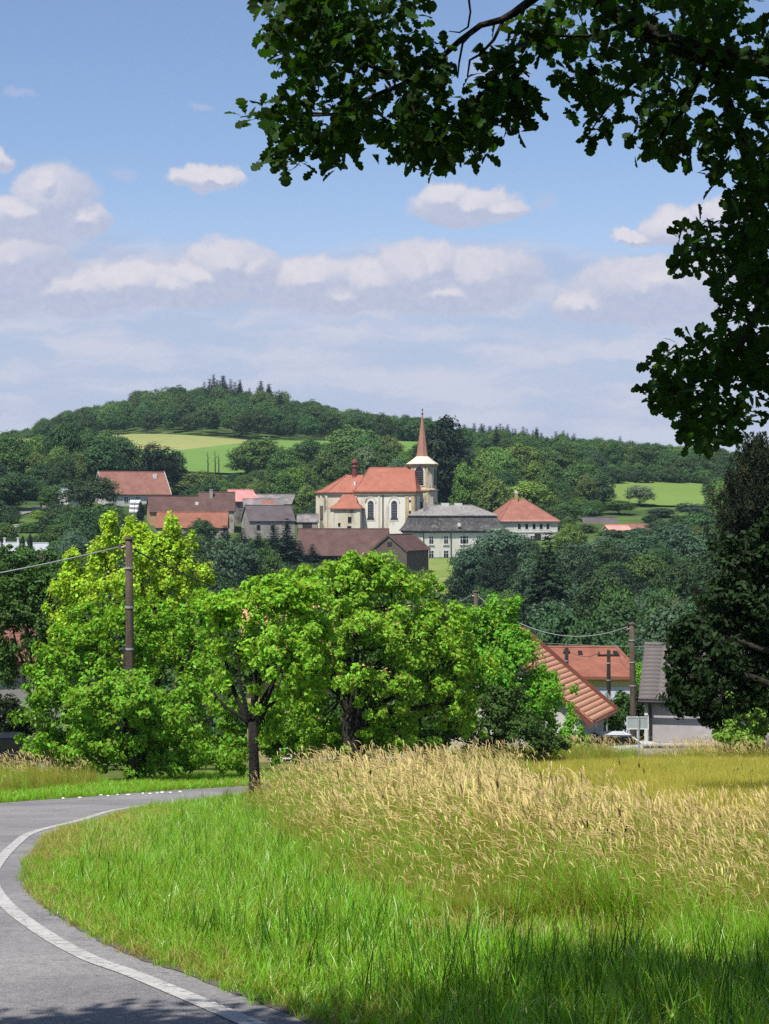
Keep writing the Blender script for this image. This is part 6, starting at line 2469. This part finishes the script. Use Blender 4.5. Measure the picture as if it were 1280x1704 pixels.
    q.tube([(0, 0, 4.2), P(1420, 140, 9.6), P(1280, 108, 9.9), P(1180, 92, 10), P(1110, 70, 10), P(1050, 40, 9.9), P(1000, 5, 9.7), P(930, -40, 9.4), P(860, -90, 9.0)], [.16, .09, .062, .056, .05, .045, .04, .035, .03], 9)
    q.build('bough', M['bark'], R, True)
    q = MB()
    q.tube([P(930, -40, 9.4), P(885, 0, 9.6), P(855, 22, 9.7), P(835, 33, 9.8), P(800, 42, 9.8), P(765, 68, 9.9), P(735, 95, 9.9), P(705, 120, 10), P(670, 140, 10), P(620, 160, 10), P(560, 190, 10), P(480, 195, 10)],
           [.03, .022, .02, .017, .015, .0145, .0135, .013, .012, .01, .008, .004], 8)
    q.build('branch', M['bark'], R, True)
    for pts, rr in (
        ([(875, 5, 9.6), (862, 45, 9.6), (852, 80, 9.6), (846, 120, 9.6), (838, 145, 9.6), (815, 172, 9.6)], [.009, .009, .008, .007, .006, .004]),
        ([(838, 33, 9.8), (822, 66, 9.8), (800, 90, 9.8), (782, 100, 9.8), (778, 128, 9.8)], [.009, .008, .007, .006, .004]),
        ([(788, 52, 9.8), (770, 72, 9.8), (764, 105, 9.8), (762, 130, 9.8)], [.007, .006, .005, .003]),
        ([(778, -20, 9.5), (783, 20, 9.5), (779, 45, 9.5), (765, 54, 9.5), (747, 52, 9.5)], [.006, .005, .005, .004, .002]),
        ([(838, 140, 9.6), (825, 160, 9.6), (808, 178, 9.6)], [.005, .004, .003]),
        ([(832, 118, 9.6), (815, 140, 9.6), (808, 158, 9.6)], [.005, .004, .002]),
        ([(705, 120, 10), (640, 120, 10), (570, 90, 10), (500, 40, 10), (440, 10, 10)], [.012, .011, .009, .007, .004]),
        ([(620, 160, 10), (560, 215, 10), (500, 245, 10)], [.008, .006, .003]),
        ([(670, 140, 10), (690, 190, 10), (720, 230, 10), (760, 250, 10)], [.009, .008, .006, .003]),
        ([(560, 190, 10), (460, 185, 10), (400, 195, 10)], [.006, .005, .003]),
        ([(1180, 92, 10), (1230, 220, 10.2), (1260, 330, 10.2), (1240, 420, 10.2), (1160, 410, 10.1)], [.03, .026, .02, .014, .004]),
        ([(1330, 180, 10), (1300, 380, 10.2), (1270, 500, 10.3), (1220, 600, 10.3), (1150, 640, 10.3), (1090, 650, 10.3)], [.035, .028, .022, .016, .01, .004]),
        ([(1220, 600, 10.3), (1180, 660, 10.3), (1165, 730, 10.3)], [.012, .009, .004]),
        ([(1110, 70, 10), (1060, 130, 10), (1010, 180, 10), (985, 215, 10)], [.014, .011, .007, .003]),
        ([(1050, 40, 9.9), (980, 60, 9.9), (930, 60, 9.8), (880, 45, 9.8)], [.012, .009, .007, .004]),
        ([(1180, 92, 10), (1140, 180, 10), (1090, 240, 10)], [.016, .011, .004])):
        q = MB()
        q.tube([P(*p) for p in pts], rr, 6)
        q.build('branch', M['bark'], R, True)
    q = MB()
    for (a, b_) in (((0, 0, 5.2), (-4.5, -3.5, 7.2)), ((0, 0, 6.2), (1.5, -5.5, 8.8)), ((0, 0, 4.8), (-6.5, -5.2, 6.4)), ((0, 0, 5.6), (4, 1, 8.2))):
        limb(q, a, b_, .13, .012, rnd, 8, .2)
    q.build('boughs', M['bark'], R)['kind'] = 'stuff'
    return R


oak()

# ------------------------------------------------------------------ grasses
M['grass_lawn'] = leaf_mat('grass_lawn', (0.210, 0.400, 0.022), .38, .022, .34, rough=.38, spec=.5)
M['grass_dark'] = leaf_mat('grass_dark', (0.045, 0.120, 0.012), .32, .02, .3)
M['grass_glint'] = leaf_mat('grass_glint', (0.42, 0.52, 0.20), .30, .02, .25, rough=.3, spec=.6)  # pale blades: sun glints on the verge put into the blade colour
M['grass_dry'] = leaf_mat('grass_dry', (0.32, 0.27, 0.085), .32, .02, .3, tcol=(1.2, 1.1, .8))
M['grass_olive'] = leaf_mat('grass_olive', (0.270, 0.285, 0.036), .38, .025, .3)
M['grass_field'] = leaf_mat('grass_field', (0.480, 0.440, 0.085), .38, .018, .22)
M['seed_head'] = leaf_mat('seed_head', (0.63, 0.51, 0.24), .34, .018, .25, tcol=(1.2, 1.05, .75))
M['seed_dark'] = leaf_mat('seed_dark', (0.07, 0.045, 0.02), .1, .02, .3)


def blades(rng, n, spread, hmin, hmax, w, lean, wind=(0, 0), segs=4, curve=1.0):
    """tapering ribbons that bend over"""
    a = rng.uniform(0, 2 * PI, n)
    r = spread * np.sqrt(rng.random(n))
    bx, by = np.cos(a) * r, np.sin(a) * r
    hh = rng.uniform(hmin, hmax, n)
    la = rng.uniform(0, 2 * PI, n)
    lm = lean * rng.uniform(.3, 1.3, n)
    dx, dy = np.cos(la) * lm + wind[0], np.sin(la) * lm + wind[1]
    fa = rng.uniform(0, PI, n)                        # facing
    wx, wy = np.cos(fa), np.sin(fa)
    ts = np.linspace(0, 1, segs + 1)
    V = np.zeros((n, segs + 1, 2, 3))
    for k, t in enumerate(ts):
        bend = t ** (1 + curve)
        cx = bx + dx * hh * bend
        cy = by + dy * hh * bend
        m = np.sqrt(dx ** 2 + dy ** 2)
        cz = hh * t * (1 - .28 * np.clip(m, 0, 1.4) * bend)
        ww = w * (1 - t ** 1.6) * .5 + .0004
        for s, sg in ((0, -1), (1, 1)):
            V[:, k, s, 0] = cx + sg * wx * ww
            V[:, k, s, 1] = cy + sg * wy * ww
            V[:, k, s, 2] = cz
    i = (np.arange(n) * (segs + 1) * 2)[:, None]
    f = np.concatenate([np.stack([i[:, 0] + 2 * k, i[:, 0] + 2 * k + 1, i[:, 0] + 2 * k + 3, i[:, 0] + 2 * k + 2], 1) for k in range(segs)])
    tip = np.stack([bx + dx * hh, by + dy * hh, hh * (1 - .28 * np.clip(np.sqrt(dx ** 2 + dy ** 2), 0, 1.4))], 1)
    tdir = unit(np.stack([dx * hh * 1.7, dy * hh * 1.7, hh * .55], 1))
    return V.reshape(-1, 3), f, tip, tdir


def heads(rng, tip, tdir, length, width, droop=.5):
    """feathery spindle-shaped flower heads on the stalk ends, two crossed strips"""
    V, Fc = [], []
    b = 0
    prof = [(0, .15), (.18, .75), (.42, 1.0), (.7, .6), (1.0, .04)]
    for p, d in zip(tip, tdir):
        L = length * rng.uniform(.7, 1.2)
        w = width * rng.uniform(.7, 1.25)
        side = unit(np.cross(d, rng.normal(size=3)))
        s2 = np.cross(d, side)
        for sd in (side, s2):
            for t, ww in prof:
                c = p + d * L * (t - .1) + np.array([0, 0, -droop * L * t * t])
                V += [c + sd * w * ww * .5, c - sd * w * ww * .5]
            for k in range(len(prof) - 1):
                Fc.append((b + 2 * k, b + 2 * k + 1, b + 2 * k + 3, b + 2 * k + 2))
            b += 2 * len(prof)
    return np.array(V), np.array(Fc)


def tuft(name, parts):
    """joins (verts, faces, material) into one mesh"""
    V = np.concatenate([p[0] for p in parts])
    me_f, mi = [], []
    b = 0
    mats = []
    for v, f, m in parts:
        me_f.append(f + b)
        if m not in mats:
            mats.append(m)
        mi += [mats.index(m)] * len(f)
        b += len(v)
    me = mesh_np(name, V, np.concatenate(me_f))
    for m in mats:
        me.materials.append(m)
    me.polygons.foreach_set('material_index', np.array(mi, np.int32))
    return obj(name, me)


def rotz(rng, n, tilt=.12, full=True, zr=.5):
    r = rng.normal(size=(n, 3)) * tilt
    r[:, 2] = rng.uniform(0, 2 * PI, n) if full else rng.uniform(-zr, zr, n)
    return r


ROAD_WIDE = list(map(tuple, offset_line(INNER, 0.02))) + list(map(tuple, offset_line(OUTER, 0.06)[::-1]))
inner_y = INNER[:, 1]


def bound_x(y):
    """where the mown verge turns into tall grass"""
    return np.interp(y, [8, 11.2, 11.9, 12.6, 13.8, 17, 20, 25, 30, 36, 41, 44], [9, 5.5, 3.0, 1.9, .9, .1, -.5, -1.3, -1.9, -2.5, -3.1, -2.4])


def in_view(x, y, m=.8):
    return np.abs(x) < .2133 * y + m


def grasses():
    rng = np.random.default_rng(17)
    # --- mown verge
    pr = []
    for k in range(3):
        v, f, _, _ = blades(rng, 18, .085, .08, .20, .0065, .55)
        v2, f2, _, _ = blades(rng, 3, .08, .12, .24, .006, .7)
        pr.append(tuft('grass_tuft', [(v, f, M['grass_lawn']), (v2, f2, M['grass_dry' if k == 1 else 'grass_olive'])]))
    v, f, _, _ = blades(rng, 12, .07, .16, .29, .009, .45)
    v2, f2, _, _ = blades(rng, 3, .07, .16, .28, .008, .8)
    pr.append(tuft('grass_tuft', [(v, f, M['grass_lawn']), (v2, f2, M['grass_glint'])]))
    v, f, _, _ = blades(rng, 4, .06, .22, .45, .009, .2)
    v2, f2, _, _ = blades(rng, 8, .07, .12, .26, .008, .45)
    pr.append(tuft('grass_tuft', [(v, f, M['grass_dark']), (v2, f2, M['grass_lawn'])]))
    v, f, _, _ = blades(rng, 14, .09, .08, .2, .006, .9)
    v2, f2, _, _ = blades(rng, 8, .09, .06, .16, .006, .9)
    pr.append(tuft('grass_tuft', [(v, f, M['grass_dry']), (v2, f2, M['grass_olive'])]))
    N = 60000
    y = rng.uniform(8.3, 46, N)
    x = rng.uniform(-6.5, 4.5, N)
    jit = rng.normal(size=N) * .22
    ok = ~pip(x, y, ROAD_WIDE) & in_view(x, y) & (x + jit < bound_x(y))
    xi = np.interp(y, INNER[8:, 1], INNER[8:, 0])
    ok &= x > xi - .12
    ok &= rng.random(N) < np.interp(y, [8, 20, 46], [1, .8, .55])
    x, y, xi = x[ok], y[ok], xi[ok]
    patch2 = np.sin(x * 2.1 + 1.3 * np.sin(y * .9)) * np.sin(y * 1.2 + x * .8)
    n = len(x)
    edge = np.clip((x - xi) / 1.0, 0, 1)                        # short, drier by the road
    k = rng.choice([0, 1, 2, 3], n, p=[.4, .12, .3, .18])
    tallz = (bound_x(y) - x < 2.2) | (y < 13.2)
    k = np.where(tallz & (rng.random(n) < .2), 3, k)
    k = np.where((rng.random(n) < np.where(y < 14, .16, .03)) & (edge > .5), 4, k)
    k = np.where((patch2 > .45) & (rng.random(len(x)) < .5), 1, k)
    dryp = (rng.random(n) < .07) | (edge < .5) & (rng.random(n) < .35 * (1 - edge)) | ((edge < 1) & (y > 22) & (rng.random(n) < .35))
    # a dead patch
    patch = (((x - 1.2) / 1.0) ** 2 + ((y - 13.7) / .75) ** 2 < 1) & (rng.random(n) < .85)
    dryp2 = (x - xi < 1.5) & (y > 21) & (y < 33) & (rng.random(n) < .55)
    patch |= dryp2
    k = np.where(dryp | patch, 5, k)
    s = rng.uniform(.75, 1.3, n) * (.58 + .42 * edge)
    o = scatter('verge_grass', np.c_[x, y, H(x, y)], rotz(rng, n), np.c_[s, s, s * rng.uniform(.8, 1.2, n)], k, pr)
    o['label'] = 'bright green verge grass on the inside of the road bend'
    for q, p in zip(pr, ((-2.5, 20), (-2.9, 22), (-2.2, 24), (-1.9, 19), (.6, 12), (1.2, 13.6))):
        q.location = (p[0], p[1], h1(*p))
    print('lawn', n)
    # --- far verge beyond the road
    pr = []
    for kk in range(2):
        v, f, _, _ = blades(rng, 30, .16, .08, .2, .010, .6)
        v2, f2, _, _ = blades(rng, 4, .16, .08, .2, .009, .7)
        pr.append(tuft('grass_tuft', [(v, f, M['grass_lawn']), (v2, f2, M['grass_olive'])]))
    N = 40000
    y = rng.uniform(36, 72, N)
    x = rng.uniform(-17, 7, N)
    xo = np.interp(x, OUTER[20:, 0], OUTER[20:, 1])
    dist = y - xo
    # distance to the road's outer edge
    od = OUTER[(OUTER[:, 1] > 25) & (OUTER[:, 1] < 75)]
    dmin = np.min(np.hypot(x[:, None] - od[None, :, 0], y[:, None] - od[None, :, 1]), 1)
    left = ~pip(x, y, ROAD_WIDE) & (np.interp(y, OUTER[10:, 1], OUTER[10:, 0]) > x)
    ok = left & in_view(x, y, 1.0) & (dmin < 8) & (rng.random(N) < .5)
    short = ok & (dmin < np.interp(x, [-11, -8, -6, 8], [1.8, 4.8, 7.2, 7.0]))
    xs, ysh = x[short], y[short]
    n = len(xs)
    s = rng.uniform(.8, 1.3, n)
    o = scatter('far_verge_grass', np.c_[xs, ysh, H(xs, ysh)], rotz(rng, n), np.c_[s, s, s], rng.integers(0, 2, n), pr)
    o['label'] = 'short green grass on the outer side of the road bend'
    for q, p in zip(pr, ((-7, 46), (-6, 48))):
        q.location = (p[0], p[1], h1(*p))
    print('far verge', n)
    # --- tall flowering grass
    pr = []
    W = (-.24, .03)
    for kk in range(4):
        v, f, tip, td = blades(rng, (4, 2, 0, 2)[kk] or 1, .24, .72, 1.12, .005, .22, W, 5, 1.3)
        v2, f2, _, _ = blades(rng, 42, .26, .4, .85, .009, .42, (-.18, 0), 4)
        v3, f3, _, _ = blades(rng, 15, .24, .35, .85, .007, .55, (-.2, 0), 4)
        hv, hf = heads(rng, tip, td, .30, .017 if kk != 3 else .013, .5)
        pr.append(tuft('grass_tuft', [(v, f, M['grass_olive']), (v2, f2, M['grass_olive' if kk != 2 else 'grass_lawn']), (v3, f3, M['grass_dry']), (hv, hf, M['seed_head'])]))
    v2, f2, _, _ = blades(rng, 34, .2, .35, .75, .010, .5, (-.1, 0), 4)
    pr.append(tuft('grass_tuft', [(v2, f2, M['grass_lawn'])]))
    v, f, tip, td = blades(rng, 3, .2, .8, 1.1, .007, .12, (-.05, 0), 4)
    hv, hf = heads(rng, tip, unit(td + np.array([0, 0, 2.0])), .14, .028, .0)
    v2, f2, _, _ = blades(rng, 20, .2, .35, .7, .009, .5, (-.1, 0), 4)
    pr.append(tuft('grass_tuft', [(v, f, M['grass_olive']), (hv, hf, M['seed_dark']), (v2, f2, M['grass_olive'])]))
    N = 60000
    y = 10 + 85 * rng.random(N) ** 1.35
    x = rng.uniform(-1, 1, N) * (.2133 * y + 1.2)
    jit = rng.normal(size=N) * .3
    field = (y > 23) & (x > np.interp(y, [23, 27, 34, 45, 70, 95], [4.4, 3.6, 3.2, 3.7, 5.4, 8.5]))
    ok = ~pip(x, y, ROAD_WIDE) & (x + jit > bound_x(y))
    # only the inner side of the road
    ok &= x > np.interp(y, INNER[8:, 1], INNER[8:, 0])
    strip = (x > 3) & (y > 69) & (y < 80)
    dn = np.interp(y, [10, 20, 40, 95], [.75, .7, .42, .3])
    ok &= (rng.random(N) < dn) & (~field | (rng.random(N) < .03)) | (strip & ~pip(x, y, ROAD_WIDE) & (x > np.interp(y, INNER[8:, 1], INNER[8:, 0])))
    x, y, field = x[ok], y[ok], field[ok]
    n = len(x)
    k = rng.choice(6, n, p=[.16, .27, .24, .18, .146, .004])
    k = np.where((y > 69) & (y < 80) & (x > 3), rng.choice([0, 3], n), k)
    low = (y < 13.3)
    k = np.where(low & (rng.random(n) < .75), 4, k)
    patchy = np.sin(x * 1.3 + 2) * np.sin(y * .7 + x * .5) + .5 * np.sin(x * 2.9 + y * 1.1)
    k = np.where((patchy > .35) & (rng.random(n) < .5), rng.choice([2, 4], n), k)
    k = np.where((patchy < -.6) & (rng.random(n) < .6), 0, k)
    s = rng.uniform(.75, 1.12, n) * np.interp(y, [11, 13.5, 18], [.55, .7, 1.0])
    dead = ((x - 1.2) / 1.1) ** 2 + ((y - 13.7) / .9) ** 2 < 1
    s = np.where(dead, s * .3, s)
    s *= np.clip(.5 + (x - bound_x(y)) * .45, .5, 1.0) * np.where(y < 40, np.interp(x, [1, 3.5], [1, .72]), 1)
    o = scatter('tall_grass', np.c_[x, y, H(x, y)], rotz(rng, n, .14, False, 1.15), np.c_[s, s, s * rng.uniform(.7, 1.2, n)], k, pr)
    o['label'] = 'tall flowering grass with straw coloured heads beside the road'
    for q, p in zip(pr, ((1.5, 20), (2.5, 22), (3, 24), (1, 26), (2, 15), (4, 28))):
        q.location = (p[0], p[1], h1(*p))
    print('tall', n)
    # tall grass on the far left verge
    N = 3000
    y = rng.uniform(40, 66, N)
    x = rng.uniform(-16, -4, N)
    dmin = np.min(np.hypot(x[:, None] - od[None, :, 0], y[:, None] - od[None, :, 1]), 1)
    left = ~pip(x, y, ROAD_WIDE) & (np.interp(y, OUTER[10:, 1], OUTER[10:, 0]) > x)
    ok = left & in_view(x, y, 1.0) & (dmin > np.interp(x, [-11, -8, -6], [1.6, 2.4, 5])) & (dmin < np.interp(x, [-16, -9, -7.6, -5], [9, 7, 3.2, 5.4]))
    x2, y2 = rng.uniform(1.5, 21, 2600), rng.uniform(73, 85.5, 2600)
    od2 = np.interp(y2, OUTER[20:, 1], OUTER[20:, 0])
    id2 = np.interp(y2, INNER[20:, 1], INNER[20:, 0])
    k2 = ((x2 < od2 - .1) & (x2 > od2 - 7)) | ((x2 > id2 + .1) & (y2 < 83.5))
    x, y = np.r_[x[ok], x2[k2]], np.r_[y[ok], y2[k2]]
    n = len(x)
    pr2 = []
    for q in pr[:4]:
        c = obj('grass_tuft', q.data)
        pr2.append(c)
    s = rng.uniform(.6, 1.0, n) * np.interp(x, [-10, -8, -6, -4, 1], [1, .8, .5, .5, 1.3])
    o = scatter('far_tall_grass', np.c_[x, y, H(x, y)], rotz(rng, n, .08, False, .6), np.c_[s, s, s], rng.integers(0, 4, n), pr2)
    o['label'] = 'straw coloured tall grass left of the big roadside bush'
    for q, p in zip(pr2, ((-9, 46), (-9.6, 47), (-9.2, 48), (-10, 49))):
        q.location = (p[0], p[1], h1(*p))
    # --- field of young grain on the right
    pr = []
    for kk in range(3):
        v, f, _, _ = blades(rng, 60, .34, .32, .55, .009, .22, (-.06, 0), 3)
        pr.append(tuft('grass_tuft', [(v, f, M['grass_field'])]))
    v, f, _, _ = blades(rng, 60, .34, .32, .55, .009, .22, (-.06, 0), 3)
    pr.append(tuft('grass_tuft', [(v, f, M['grass_olive'])]))
    N = 26000
    y = 23 + 64 * rng.random(N) ** .85
    x = rng.uniform(3.2, 20, N)
    ok = in_view(x, y, 1.2) & (x > np.interp(y, [23, 27, 34, 45, 70, 95], [4.2, 3.4, 3.0, 3.5, 5.2, 8.3])) & ~pip(x, y, ROAD_WIDE) & (y < 82)
    ok &= x > np.interp(y, INNER[8:, 1], INNER[8:, 0])
    x, y = x[ok], y[ok]
    n = len(x)
    k = rng.choice(4, n, p=[.3, .3, .25, .15])
    s = rng.uniform(.85, 1.15, n)
    o = scatter('grain_field', np.c_[x, y, H(x, y)], rotz(rng, n, .05), np.c_[s, s, s], k, pr)
    o['label'] = 'yellow green field of low grain at the right'
    for q, p in zip(pr, ((6, 40), (7, 42), (8, 44), (9, 46))):
        q.location = (p[0], p[1], h1(*p))
    print('field', n)


grasses()

# pale stones along the far edge of the road
_rn = random.Random(3)
for px, py in ((105, 1331), (133, 1330), (168, 1326), (180, 1327), (196, 1325), (214, 1325), (238, 1323), (250, 1323), (262, 1322), (270, 1321), (284, 1321), (300, 1320), (8, 1334), (44, 1333)):
    d = 4800.0 / (py - 1212.0) + .35
    x = col_x(px, d)
    q = MB()
    a, b_, c = _rn.uniform(.03, .07), _rn.uniform(.03, .05), _rn.uniform(.018, .03)
    n = 7
    rings = []
    for kz, kr in ((-.4, .8), (.2, 1.0), (.7, .75), (1.0, .25)):
        rings.append([(a * kr * math.cos(2 * PI * i / n) * _rn.uniform(.85, 1.1), b_ * kr * math.sin(2 * PI * i / n) * _rn.uniform(.85, 1.1), c * kz) for i in range(n)])
    q.loft(rings)
    o = q.build('pale_stone', M['stone'])
    o.location = (x, d, h1(x, d) + .02)
    tag(o, 'small pale stone lying along the far edge of the road', 'stone', 'pale stones along the far road edge')

# ------------------------------------------------------------------ the summer haze between here and the hill
def haze():
    m = bpy.data.materials.new('haze_air')
    m.use_nodes = True
    nt = m.node_tree
    nt.nodes.clear()
    out = nt.nodes.new('ShaderNodeOutputMaterial')
    v = nt.nodes.new('ShaderNodeVolumePrincipled')
    v.inputs['Color'].default_value = (0.62, 0.80, 1.0, 1)
    v.inputs['Density'].default_value = 0.00009
    v.inputs['Anisotropy'].default_value = 0.2
    nt.links.new(v.outputs[0], out.inputs['Volume'])
    q = MB()
    zs = float(H(np.linspace(-14000, 14000, 90)[:, None], np.linspace(-60, 9000, 200)[None, :]).min())
    q.box(-16500, 16500, -90, 9300, min(zs, -60) - 1, 92)
    o = q.build('haze', m)
    o['kind'] = 'stuff'


haze()
